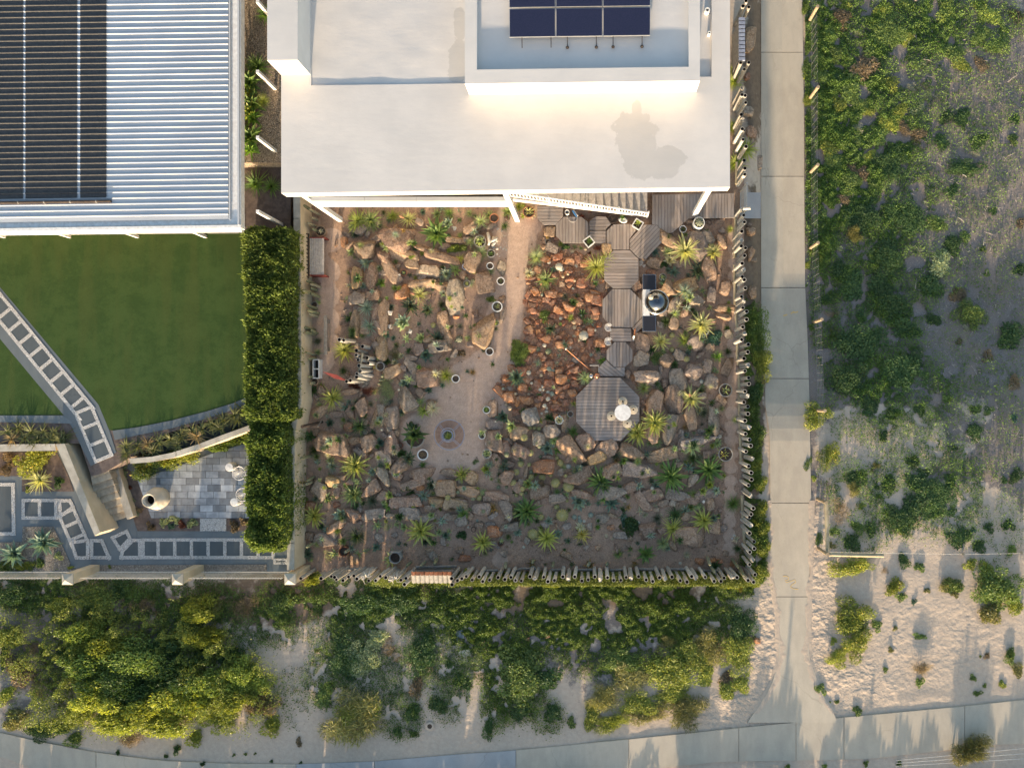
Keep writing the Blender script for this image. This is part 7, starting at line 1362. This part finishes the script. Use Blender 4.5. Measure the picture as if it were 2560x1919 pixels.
# drums and tubs by the dune-side pipes
X, Y, _ = P(*px('E', 975, 610), .4); r = empty('concrete_drum', 'cut grey concrete drum holding a pale agave', 'drum', (X, Y, 0)); MB().lathe([(.21, 0), (.21, .4), (.18, .4), (.18, .22)], 28).put('drum_wall', M['potg'], r, True); MB().lathe([(.18, .25), (0, .27)], 18).put('soil', M['soil'], r); MB().box((.0, .20, .2), (.40, .04, .42)).put('back_slab', M['potg'], r)
X, Y, _ = P(*px('E', 470, 545), .3); r = empty('rusty_drum', 'low rusty drum with small cacti by the fence corner', 'drum', (X, Y, 0)); MB().lathe([(.17, 0), (.18, .3), (.16, .3), (.15, .16)], 24).put('drum_wall', M['rust'], r, True); MB().lathe([(.155, .2), (0, .21)], 18).put('soil', M['soil'], r)
X, Y, _ = P(*px('E', 1755, 325), .05); r = obj('hose_loop', MB().ring((0, 0, .06), .085, .012, 24, 6).build('hose_loop', M['dark'], True), None, (X, Y, 0.04)); tag(r, 'small dark hose loop lying near the rust-orange boulder', 'hose')
X, Y, _ = P(*px('D', 1375, 690), .4)
# stepping stones on the dune side
for zn, a, b, w_, d_, rz, mt, lb in (('6', 1855, 423, 56, 44, 22, 'ybrick', 'upper cream stepping stone on the sand below the tile screen'), ('6', 1890, 540, 58, 62, 15, 'slate', 'grey stepping stone between the two cream ones'), ('6', 1927, 675, 80, 50, 14, 'ybrick', 'lower cream stepping stone on the sand below the tile screen'), ('6', 1800, 315, 50, 40, 0, 'slate', 'half-buried grey stepping stone nearest the tile screen'), ('5', 20, 540, 1, 1, 0, 'slate', '')):
    if w_ < 5: continue
    x, y = px(zn, a, b); X, Y, Z = G(x, y); k = pk(zn) / S; o = MB().box((0, 0, 0), (w_ * k, d_ * k, .07)).put('stepping_stone', M[mt], None, loc=(X, Y, .012), rot=(R(random.uniform(-2, 2)), 0, R(rz))); tag(o, lb, 'stepping stone', 'stepping stones below the fence')
X, Y, Z = G(*px('6', 1672, 1205)); r = empty('pit', 'small round hole sunk in the pale sand', 'hole', (X, Y, 0)); MB().lathe([(.16, .012), (.12, .03), (.085, .022), (0, .016)], 20).put('sand_rim', M['sand'], r, True); MB().lathe([(.085, .026), (0, .024)], 14).put('hollow', M['soil'], r)

# ================================================================== scrub outside the garden
bushes('1', '1000,220,120,w,,pale;1395,650,95,w,,pale;1000,935,100,w,,pale;1100,670,45,w;1870,1120,120,w,90,pale;1775,480,150,y;1200,600,190,y;1090,150,110,y;1360,260,130,y;1080,800,120,y;1220,900,170,y;870,120,190,b;900,60,120,y;1240,230,260,g;790,250,150,g;720,420,130,g;760,560,140,g;1060,480,230,b;950,620,220,g;860,560,150,d;1680,370,190,g;1950,110,190,l;1660,70,210,l;2010,330,190,g;1450,780,150,s;1440,960,150,b;780,1060,160,y;1240,1200,280,d;950,1300,200,g;890,1440,120,b;1760,860,150,d;1640,860,120,d;1900,1020,150,d;1620,1040,130,d;1780,1220,300,d,130;2160,860,110,d;1700,1380,130,d;1050,1560,230,d;1320,1540,200,d;720,700,130,g;770,850,150,g;640,330,80,g,160;630,470,80,g,140;640,560,90,y;640,720,90,y,130;650,860,100,g,140;760,940,120,g;1010,1030,130,g;1100,1130,120,y;1130,1360,150,g;930,1200,120,b;1330,1100,130,d;1010,760,150,g;1500,100,60,g,200;1560,230,40,g,160;1900,250,170,g;2150,100,130,b;1900,450,130,b;2130,1000,110,g;620,40,60,g,120;1330,30,150,g;1190,60,150,y;640,1340,60,y,110;720,170,100,g;850,380,160,g;1150,360,200,g;1450,460,120,s;1880,30,120,y;2080,220,100,g;1320,800,160,y,150;880,1000,160,g;1160,1000,160,g;1350,930,130,b;820,1170,160,g;1040,1240,160,b;880,760,160,y')
bushes('2', '1030,120,280,d;1370,130,280,d;975,240,130,e,,grassy;1590,180,170,g;1690,310,170,d;1610,480,210,s;1520,620,210,d;1230,430,320,d;1250,760,320,d;960,640,240,d;780,720,140,d;1840,830,250,g,,,0.7;1750,680,150,b;1550,870,120,d;1030,860,110,d;1380,950,220,d;980,1080,360,d;920,1320,300,d;1330,1270,300,d;2120,980,240,d;1960,1140,110,b;2190,510,110,d;2190,180,100,b;280,980,180,g,330;290,1190,200,y,270;250,1420,130,d,190;1880,1520,110,g;2150,1320,130,b;690,350,110,y;740,440,70,y,150;640,480,70,y;630,620,40,g;760,300,90,y;840,330,100,s;820,830,120,b,70,twiggy;1750,1020,70,b;1670,1450,90,g;1450,1530,100,d;1920,350,60,g;1780,250,110,g;2000,80,80,d;870,520,180,d;1120,1000,200,d;1150,620,200,d;760,130,110,g;820,980,80,e,,grassy;1800,940,70,w;1950,540,70,g;1420,1160,160,d;1100,1500,140,d;1250,1560,120,d;660,920,60,g;700,760,60,g')
bushes('3', '700,110,250,y,190,flower;780,400,170,y,260,flower;980,560,170,d;980,650,110,e,,grassy;1130,480,110,e,90,grassy;1190,280,100,d;1850,220,140,d,150;1240,590,110,d,160;1440,600,230,d;1600,700,260,d;1400,780,230,d;880,790,210,b,200,twiggy;1000,920,120,g;1340,940,140,y,90;820,960,90,g;1320,880,270,d;1740,1010,180,d;980,1220,340,y,190,flower;1440,1210,100,g;1950,1250,140,y;1690,1350,150,g;1260,1370,150,y;1320,1440,90,g;640,470,80,g,120;680,560,60,y;800,1060,80,e;1030,770,60,y;1150,700,60,y;1700,350,60,d;1420,450,120,d;1500,530,110,d;2150,560,130,d;2080,590,70,d;1950,920,100,d;2100,900,110,d;1850,940,70,t;1650,980,60,t;950,1030,150,d;1100,950,120,d;1880,1060,120,d;2130,1080,100,g;1340,1160,120,d;1550,820,160,d;1700,800,110,d;1140,630,50,d;730,1000,60,g,120;1200,1240,60,b,90,twiggy;1950,70,90,d;2140,120,80,t;1430,70,90,d;1100,70,110,d;1680,600,120,d')
bushes('4', '960,400,340,y,250,flower;1000,620,230,y,250,flower;860,720,190,y,140,flower;1150,470,100,g;2010,200,380,g,300;2150,330,160,y;1950,390,180,e;1450,560,110,g,60;1410,310,50,t,70;1460,790,150,b,120,twiggy,.45;735,930,95,g,110;860,1030,45,g;995,1085,95,g;1450,900,80,g,110;1210,795,50,g;1840,860,60,g;1930,920,45,g;1870,975,90,g,60;2065,915,75,y;2120,690,110,g,130;1950,700,55,b;1300,170,90,b;2170,810,120,e;1840,1390,300,e,260,grassy,.8;800,1030,20,g;1060,1480,50,g;1310,1490,60,g;770,1500,50,g;500,1500,50,g;1900,700,25,g;1280,490,50,e;1500,220,60,e;1650,190,130,e,110;1250,660,60,e;1830,40,110,y;1700,240,80,e;950,480,160,g;830,580,70,y;1020,500,120,y,150;2010,350,120,y')
# creeper along the foot of the pipes and down the slope (countless leaves), and single bushes in it
def cover(name, label, n, dens, size, cols, seed, hmax=.22, hmin=.05, keepall=-.28, rmin=.35):
    """creeping ground cover: leaves strewn by a density map given as ellipses in photo pixels"""
    rng = np.random.default_rng(seed); P_ = []; tot = sum(rx * ry * a for _, _, rx, ry, a in dens); co = []; tone = []
    for cx, cy, rx, ry, a in dens:
        m = int(n * rx * ry * a / tot); th = rng.uniform(0, 2 * math.pi, m); r = np.sqrt(rng.random(m)) * (1 + rng.normal(0, .10, m)); P_.append(np.stack([cx + rx * r * np.cos(th), cy + ry * r * np.sin(th)], 1))
    pts = np.concatenate(P_); nz = np.array([noise.noise(Vector((x * .022, y * .022, seed))) + .5 * noise.noise(Vector((x * .07, y * .07, seed + 4))) for x, y in pts]); keep = (nz > keepall) & ~((pts[:, 0] > 1905) & (pts[:, 0] < 2012) & (pts[:, 1] < 1300)); pts = pts[keep]; nz = nz[keep]
    low_ok = np.array([y < interp(PT, x) - 4 for x, y in pts]); pts = pts[low_ok]; nz = nz[low_ok]; n = len(pts)
    zz = np.array([gz(x, y) for x, y in pts]); hh = np.clip(nz + .35, hmin, 1) * hmax * rng.uniform(rmin, 1, n); kx = (H - zz) / H / S
    p = np.stack([(pts[:, 0] - NX) * kx, (NY - pts[:, 1]) * kx, zz + hh], 1)
    out = rng.normal(0, .6, (n, 3)); out[:, 2] += .15; out /= np.linalg.norm(out, axis=1)[:, None]; sd = np.cross(out, rng.normal(0, 1, (n, 3))); sd /= np.linalg.norm(sd, axis=1)[:, None]
    s = size * rng.uniform(.6, 1.35, n); L = out * s[:, None]; W = sd * (s * .55)[:, None]; c4 = np.stack([p - L, p + W, p + L, p - W], 1).reshape(-1, 3); at = np.zeros((4 * n, 4)); at[:, 3] = 1; at[:, 2] = np.repeat(np.clip(.45 + nz * .3 + rng.normal(0, .22, n), 0, 1), 4)
    o = obj(name, fastmesh(name, c4, np.arange(4 * n).reshape(n, 4), [M['bush']], at), color=cols); return tag(o, label, None, None, 'stuff')
cover('ground_creeper', 'dense green creeper covering the slope below the pipe fence', 210000, [(1420, 1475, 250, 28, 1.5), (1700, 1475, 200, 30, 1.5), (1180, 1480, 130, 40, 1.2), (1290, 1560, 190, 85, 1), (1520, 1540, 210, 80, 1.1), (1700, 1540, 140, 75, .9), (1560, 1620, 180, 80, .9), (1290, 1700, 80, 110, 1), (1210, 1630, 60, 80, .8), (1780, 1560, 90, 60, .7), (1240, 1760, 40, 70, .8), (1890, 1330, 28, 150, 2.2), (1880, 1420, 34, 60, 2), (1888, 900, 26, 130, 2.4), (1880, 1120, 22, 120, 1.6), (1875, 780, 14, 60, 1.2), (1370, 1790, 45, 50, .5), (1180, 1530, 90, 70, .9)], .027, (.125, .185, .045), 11)
cover('fence_creeper', 'tangle of bright creeper filling the gaps along the pipe fence foot', 150000, [(1600, 1438, 250, 14, 1.2), (1480, 1438, 210, 13, 1.2), (1700, 1438, 160, 13, 1.2), (1200, 1440, 130, 12, 1), (1000, 1446, 60, 10, .4), (1340, 1438, 130, 13, 1), (1820, 1442, 60, 14, 1)], .028, (.13, .165, .04), 17, 1.15, .8, -9, .02)
cover('scrub_cover', 'dark green scrub carpeting the neighbouring slope', 140000, [(930, 1490, 200, 60, 1), (1010, 1520, 190, 60, .9), (880, 1560, 60, 80, .8), (960, 1680, 130, 70, .6), (1110, 1620, 70, 90, .5), (230, 1500, 200, 60, 1), (690, 1510, 60, 60, .7), (820, 1690, 60, 80, .6), (1000, 1790, 60, 60, .6), (1140, 1720, 40, 60, .4), (60, 1470, 100, 60, .9), (460, 1500, 150, 60, .7), (540, 1560, 160, 80, .6), (1120, 1750, 50, 60, .35), (755, 1565, 60, 60, .3), (735, 1740, 45, 80, .22), (860, 1600, 60, 60, .5), (1060, 1560, 60, 60, .4), (690, 1570, 50, 50, .5)], .026, (.095, .15, .042), 12)
cover('slope_creeper', 'bright leafy tangle between the bushes of the lower slope', 110000, [(330, 1650, 260, 110, 1), (230, 1600, 170, 110, .8), (480, 1680, 170, 120, .9), (320, 1740, 240, 90, 1), (600, 1720, 110, 100, .7), (130, 1760, 100, 60, .5), (500, 1540, 90, 60, .5), (30, 1600, 50, 90, .6)], .028, (.17, .205, .05), 19, .9, .1)
cover('scrub_cover', 'low weeds scattered through the litter of the scrubland', 230000, [(2040, 200, 45, 260, 1.6), (2050, 520, 40, 160, 1.3), (2060, 760, 40, 160, .8), (2110, 420, 80, 150, 1), (2300, 60, 120, 90, .9), (2120, 120, 100, 150, 1.3), (2170, 330, 130, 130, 1), (2080, 300, 50, 300, 1), (2250, 230, 130, 180, .7), (2420, 60, 160, 70, .7), (2480, 250, 110, 130, .3), (2140, 600, 110, 160, .9), (2240, 700, 110, 120, .8), (2420, 800, 180, 200, .18), (2180, 880, 130, 130, .8), (2260, 980, 130, 110, .7), (2400, 420, 160, 130, .25), (2440, 600, 130, 160, .15), (2230, 500, 120, 120, .7), (2160, 1000, 110, 120, .5), (2440, 1050, 140, 160, .25), (2310, 1220, 160, 130, .6), (2150, 1280, 90, 120, .4), (2480, 1300, 90, 120, .25), (2100, 1190, 60, 60, .4)], .028, (.105, .175, .045), 13, .16)
bushes('5', '450,860,420,g,420;2050,470,230,d,260;2020,680,260,y,330;1200,870,520,e,420,grassy,.55;1560,800,420,y,330;1650,1090,320,e,260,grassy,.5;1100,1180,300,y,170,grassy,.45;1390,1120,320,e,180,grassy,.4;210,1220,110,d,170;815,1200,90,g,110;1940,960,150,y,190;1800,620,280,e,280,grassy,.5;1700,700,280,y,260;1950,850,150,b,120;1300,1050,300,y,200;960,1120,140,y,230;1500,600,230,e,170,grassy;430,1110,150,d,160;680,1100,140,d,160;2040,900,140,y;1160,740,300,g,180;620,880,240,d,200;1030,1010,240,e,200,grassy,.45;1560,980,260,y,180;1790,850,140,y,180')
bushes('6', '1120,1170,500,e,420,grassy,.8,tall yellow-green grass bush;1120,1100,340,y,280,flower,.8;1060,700,240,d,330;1600,700,240,d,300;1540,1120,160,d,130;1720,1050,150,d,150;1580,900,130,b,200;1180,320,350,d,230;1450,300,280,d,200;580,330,180,g,210;840,660,55,e,50;995,660,50,e;1850,600,60,d,90;1440,1240,70,d,110;1550,1270,90,d,70;1180,720,260,s,280;1380,660,200,b,190,twiggy;1900,880,140,d,150;1820,760,110,d,100;245,1415,30,g;330,1415,30,g;400,1405,26,g;520,1465,30,d;735,1470,30,d;720,1340,60,b,90;900,1000,160,g,200;1660,560,130,d,140;1290,560,200,s,140')
bushes('7', '600,520,420,l,240,,1.0;760,620,420,y,240,,1.1;980,760,560,g,330,,1.2;620,760,420,g,270,,1.1;480,700,200,d,170;900,900,620,d,300,,1.2;1250,850,420,d,270,,1.2;700,1000,420,y,270,,1.1;1050,1080,520,y,260,,1.1;1330,1020,420,y,260,,1.1;560,1120,260,y,200;850,1180,380,y,200,,.9;1220,1200,420,y,200,,.9;1560,900,360,l,260,,1.0;1750,820,300,l,260,,.9;1700,1020,330,y,260,,.9;1850,900,280,y,200;1600,1150,300,y,220;1900,1050,260,b,200;1500,560,260,y,150,,1.1;1440,370,260,y,190,,1.1;1560,340,150,e,130;1380,500,260,d,190;100,250,330,d,230;60,560,200,y,220;120,790,240,b,240;110,1150,230,e,170;330,1230,330,d,170;1780,340,260,b,280,twiggy;1040,330,230,b,230,twiggy;700,280,330,g,180;860,220,200,d,170;1280,1370,90,d,80;1420,1290,160,y,130;930,1310,200,b,150,twiggy;450,310,230,y,130;240,640,150,b,160,twiggy;260,960,160,b,160,twiggy;40,980,150,y,170;850,1400,40,d;1210,1430,40,d;1480,1480,50,d;2030,330,150,d,190;1980,1200,200,y,160;1200,640,300,d,220;1650,720,220,d,170;430,1220,180,y,150;540,1300,180,g,110;20,720,90,d,200;1480,700,200,d,170', group='bushes of the slope below the front fence')
bushes('3', '290,250,110,g,170;280,450,110,y,160;290,620,110,y,140;300,820,120,y,160;310,960,110,y,150;310,1100,120,y,150;300,1240,130,y,150;250,1330,130,y,110')
# vines on the pipes
bushes('E', '160,830,170,y,130;1950,860,130,y,70;1550,880,90,y,60;2080,760,60,y,50;1680,740,60,y,60', group='leafy vines on the pipe fence', name='vine', h=.9)
bushes('F', '130,740,170,e,90,twiggy,.6;640,730,110,y,50,,.7;1000,730,140,y,60,,.7;1290,720,70,e,60,twiggy,.9;1850,745,170,y,70,,.5;1540,725,80,e,50,twiggy,.7;2050,210,120,y,70,,.4;1910,760,80,e,70,grassy,.5;340,740,160,y,50,,.6', group='leafy vines on the pipe fence', name='vine')
for zn, a, b, d in (('E', 690, 790, 150), ('E', 980, 810, 110)):
    x, y = px(zn, a, b); X, Y, _ = P(x, y, 1.5); q = MB()
    for i in range(12):
        t = random.uniform(0, 6.28); l = random.uniform(.1, .28); q.tube([(0, 0, 0), (l * .5 * math.cos(t), l * .5 * math.sin(t), .1), (l * math.cos(t + .4), l * math.sin(t + .4), .06)], [.014, .01, .005], 5)
    q.tube([(0, 0, -1.5), (0, 0, 0)], .03, 6); o = q.put('driftwood_branch', M['bone'], None, loc=(X, Y, 1.5)); auto(o, 'bleached branching driftwood on the pipes', x, y, 'driftwood')
# aloe heads that lean out over the lane beside the house
plants('1', '190,1080,170,aloe,yg;120,1180,160,aloe,yg;110,590,130,tuft,yg;100,920,110,tuft,yg;105,500,90,tuft,yg')
# dead sticks and chips strewn over the mulch (countless)
q = []; rng = np.random.default_rng(21); V = []; F = []
for i in range(3000):
    if i < 2200: x, y = rng.normal(2420, 105), rng.uniform(0, 1400)
    else: x, y = rng.uniform(2040, 2560), rng.uniform(0, 1400)
    if x > 2600: continue
    X, Y, Z = G(x, y, .012); l = rng.exponential(.028) + .012; t = rng.uniform(0, 6.28); wd = rng.uniform(.004, .008); c, s = math.cos(t), math.sin(t); n = len(V); z = Z + rng.uniform(0, .03)
    V += [(X - c * l - s * wd, Y - s * l + c * wd, z), (X - c * l + s * wd, Y - s * l - c * wd, z), (X + c * l + s * wd, Y + s * l - c * wd, z + .01), (X + c * l - s * wd, Y + s * l + c * wd, z + .01), (X, Y, z + wd * 2)]; F += [(n, n + 1, n + 4), (n + 1, n + 2, n + 4), (n + 2, n + 3, n + 4), (n + 3, n, n + 4)]
o = obj('stick_litter', mesh('stick_litter', V, F, [M['twig']])); tag(o, 'pale sticks and chips strewn over the scrubland litter', None, None, 'stuff')
for zn, a, b, l, rz in (('2', 1720, 150, 60, 80), ('2', 1755, 145, 60, -40), ('2', 1920, 300, 60, 85), ('2', 1970, 345, 60, 75), ('2', 1960, 245, 60, -20), ('2', 1425, 610, 80, 80), ('1', 1510, 440, 70, -15), ('1', 2130, 570, 90, 35), ('1', 2110, 1130, 40, 20), ('1', 1780, 1280, 40, -35), ('3', 2170, 230, 60, 60)):
    x, y = px(zn, a, b); X, Y, Z = G(x, y, .05); k = pk(zn) / S; o = MB().tube([(-l * k / 2, 0, 0), (0, .01, .02), (l * k / 2, 0, .01)], [.013, .014, .008], 6).put('dead_branch', M['twig'], None, loc=(X, Y, Z), rot=(0, 0, R(rz))); auto(o, 'bleached dead branch', x, y, 'branch', 'dead branches in the scrubland')
# brown litter ring where something stood, twiggy bush on the sand; scrub beyond the lower path whose long shadow falls on it
for i in range(48):
    x = -120 + i * 59 + random.uniform(-14, 14); y = random.uniform(1992, 2050); hgt = (.85 if x < 640 else 1.15 if x < 1260 else .88 if x < 1950 else .80) * random.uniform(.8, 1.15)
    if 1570 < x < 1690 or 2350 < x < 2440: hgt *= .62
    bush('S', x, y, 100, 85, random.choice('gdys'), 'medium', hgt, 'dune shrub', 'shrub', 'shrubs beyond the wide path', name='dune_shrub')
for x, y, h in ((1942, 1990, 1.15), (2388, 1985, .95), (2410, 1988, .9), (2160, 1990, .7), (1895, 1990, .75)):
    X, Y, Z = G(x, y); o = MB().tube([(0, 0, -.05), (0, 0, h)], .055, 10).put('timber_post', M['tan'], None, loc=(X, Y, 0)); auto(o, 'timber post beyond the wide path', x, y, 'post', 'timber posts beyond the wide path')
r = empty('low_wire_fence', 'strands of wire strung low beside the wide path', 'fence', G(2400, 1905)); q = MB()
for k_ in range(3): q.tube([Vector(G(2240, 1914 - k_ * 7, .35)) - r.location, Vector(G(2620, 1892 - k_ * 14, .35)) - r.location], .006, 4)
q.put('wire', M['wire'], r); 
q = MB(); q.tube([Vector(G(2378, 1884, .0)) - r.location, Vector(G(2404, 1912, .5)) - r.location], .03, 8); q.put('post', M['tan'], r)

# whatever grows or stands where a boulder lies is set on that boulder, not inside it
for o, noun, x, y in AUTO:
    if o.get('category') not in ('plant', 'cactus', 'grass', 'pot', 'stone') or o.name.startswith(('column_cactus', 'shrub')) or not (770 < x < 1850 and 490 < y < 1420): continue
    if o.get('group') == 'potted plants': continue
    z = 0.0
    for rx, ry, ra, rb, an, hh in ROCKLIST:
        if abs(rx - x) > 60 or abs(ry - y) > 60: continue
        dx, dy = x - rx, y - ry; u = (dx * math.cos(an) + dy * math.sin(an)) / ra; v = (-dx * math.sin(an) + dy * math.cos(an)) / rb; d2 = u * u + v * v
        if d2 < 1.0: z = max(z, hh * .80 * (1 - .55 * d2))
    if z > 0 and o['category'] != 'pot':
        k = (H - o.location.z - z) / (H - o.location.z); o.location = (o.location.x * k, o.location.y * k, o.location.z + z)

# ================================================================== labels: each names the thing and where one finds it
LM = [('slatted bench', 792, 640), ('plank seat', 813, 838), ('two-bay white box', 790, 922), ('pipe cluster', 915, 905), ('red pointed board', 840, 942), ('metal ring frame', 1122, 1088), ('white driftwood', 1225, 600), ('balcony', 1000, 508),
      ('middle house column', 1297, 555), ('right-hand house column', 1736, 545), ('stair foot', 1628, 540), ('dome oven', 1635, 755), ('round white table', 1557, 1031), ('big octagonal deck', 1480, 1010), ('copper rod', 1448, 900), ('deck step', 1552, 836),
      ('tall white planter', 1748, 556), ('stone water bowl', 1100, 870), ('very dark agave', 1036, 1092), ('thick-rimmed white pot', 1056, 1136), ('blue-grey slab boulder', 1745, 1097), ('largest golden barrel', 1406, 1286), ('fence corner', 1880, 1440),
      ('tile screen', 1078, 1443), ('concrete drum', 987, 1394), ('rusty drum', 860, 1378), ('charred post', 765, 1064), ('tilted square planter', 1473, 605), ('mesh gate', 1848, 512), ('copper gazing ball', 1492, 939), ('wide pale pot', 1814, 975), ('thin-rimmed pot', 1814, 1135),
      ('white-patterned ball cactus', 1459, 839), ('big yellow-edged aloe', 1490, 667), ('cabbage-like succulent', 1008, 807), ('pale upright boulder', 1140, 747), ('wide grey pot', 1200, 603), ('wide tan pot', 801, 577),
      ('sandstone urn', 390, 1240), ('stone stairs', 270, 1240), ('leftmost pillar', 160, 1450), ('middle pillar', 437, 1450), ('rightmost pillar', 720, 1450), ('upper cream stone', 1137, 1545), ('lower cream stone', 1162, 1632), ('sand hole', 1074, 1814), ('path junction', 2060, 1800),
      ('log rail corner', 2068, 1385), ('twiggy sand bush', 2301, 1671), ('orange squiggle', 1976, 1450), ('first fence post', 2033, 34), ('second fence post', 2035, 231), ('third fence post', 2034, 422), ('fourth fence post', 2035, 613), ('fifth fence post', 2044, 802), ('sixth fence post', 2052, 1026), ('louvre screen', 1855, 96), ('upper hedge', 672, 790), ('lower hedge', 668, 1200), ('neighbouring eaves', 605, 300)]
def dirword(x, y, lx, ly):
    dx, dy = x - lx, y - ly
    if abs(dx) > 2.2 * abs(dy): return 'right of' if dx > 0 else 'left of'
    if abs(dy) > 2.2 * abs(dx): return 'below' if dy > 0 else 'above'
    return ('below' if dy > 0 else 'above') + (' right of' if dx > 0 else ' left of')
used = {}; cand = []
for o, noun, x, y in AUTO:
    near = sorted((math.hypot(x - lx, y - ly), n, lx, ly) for n, lx, ly in LM if not (n in noun))[:8]; near = [n for n in near if n[0] > 4]
    cand.append([(f"{noun} {dirword(x, y, l[2], l[3])} the {l[1]}", l[0]) for l in near])
RANK = ['nearest', 'second nearest', 'third nearest', 'fourth nearest', 'fifth nearest', 'sixth nearest', 'seventh nearest', 'eighth nearest', 'ninth nearest', 'tenth nearest', 'eleventh nearest', 'twelfth nearest'] + [f'{w} nearest' for w in ('thirteenth', 'fourteenth', 'fifteenth', 'sixteenth', 'seventeenth', 'eighteenth', 'nineteenth', 'twentieth')]
# a label may stand alone only if no other thing of the same words lies in that direction of that landmark nearby; else it takes its rank
byl = {}
for i, c in enumerate(cand): byl.setdefault(c[0][0], []).append(i)
for lab, ids in byl.items():
    if len(ids) == 1: AUTO[ids[0]][0]['label'] = lab; continue
    ids.sort(key=lambda i: cand[i][0][1])
    for r_, i in enumerate(ids): AUTO[i][0]['label'] = lab + ', ' + RANK[min(r_, 19)] + (' to it' if len(lab.replace('-', ' ').split()) < 13 else '')
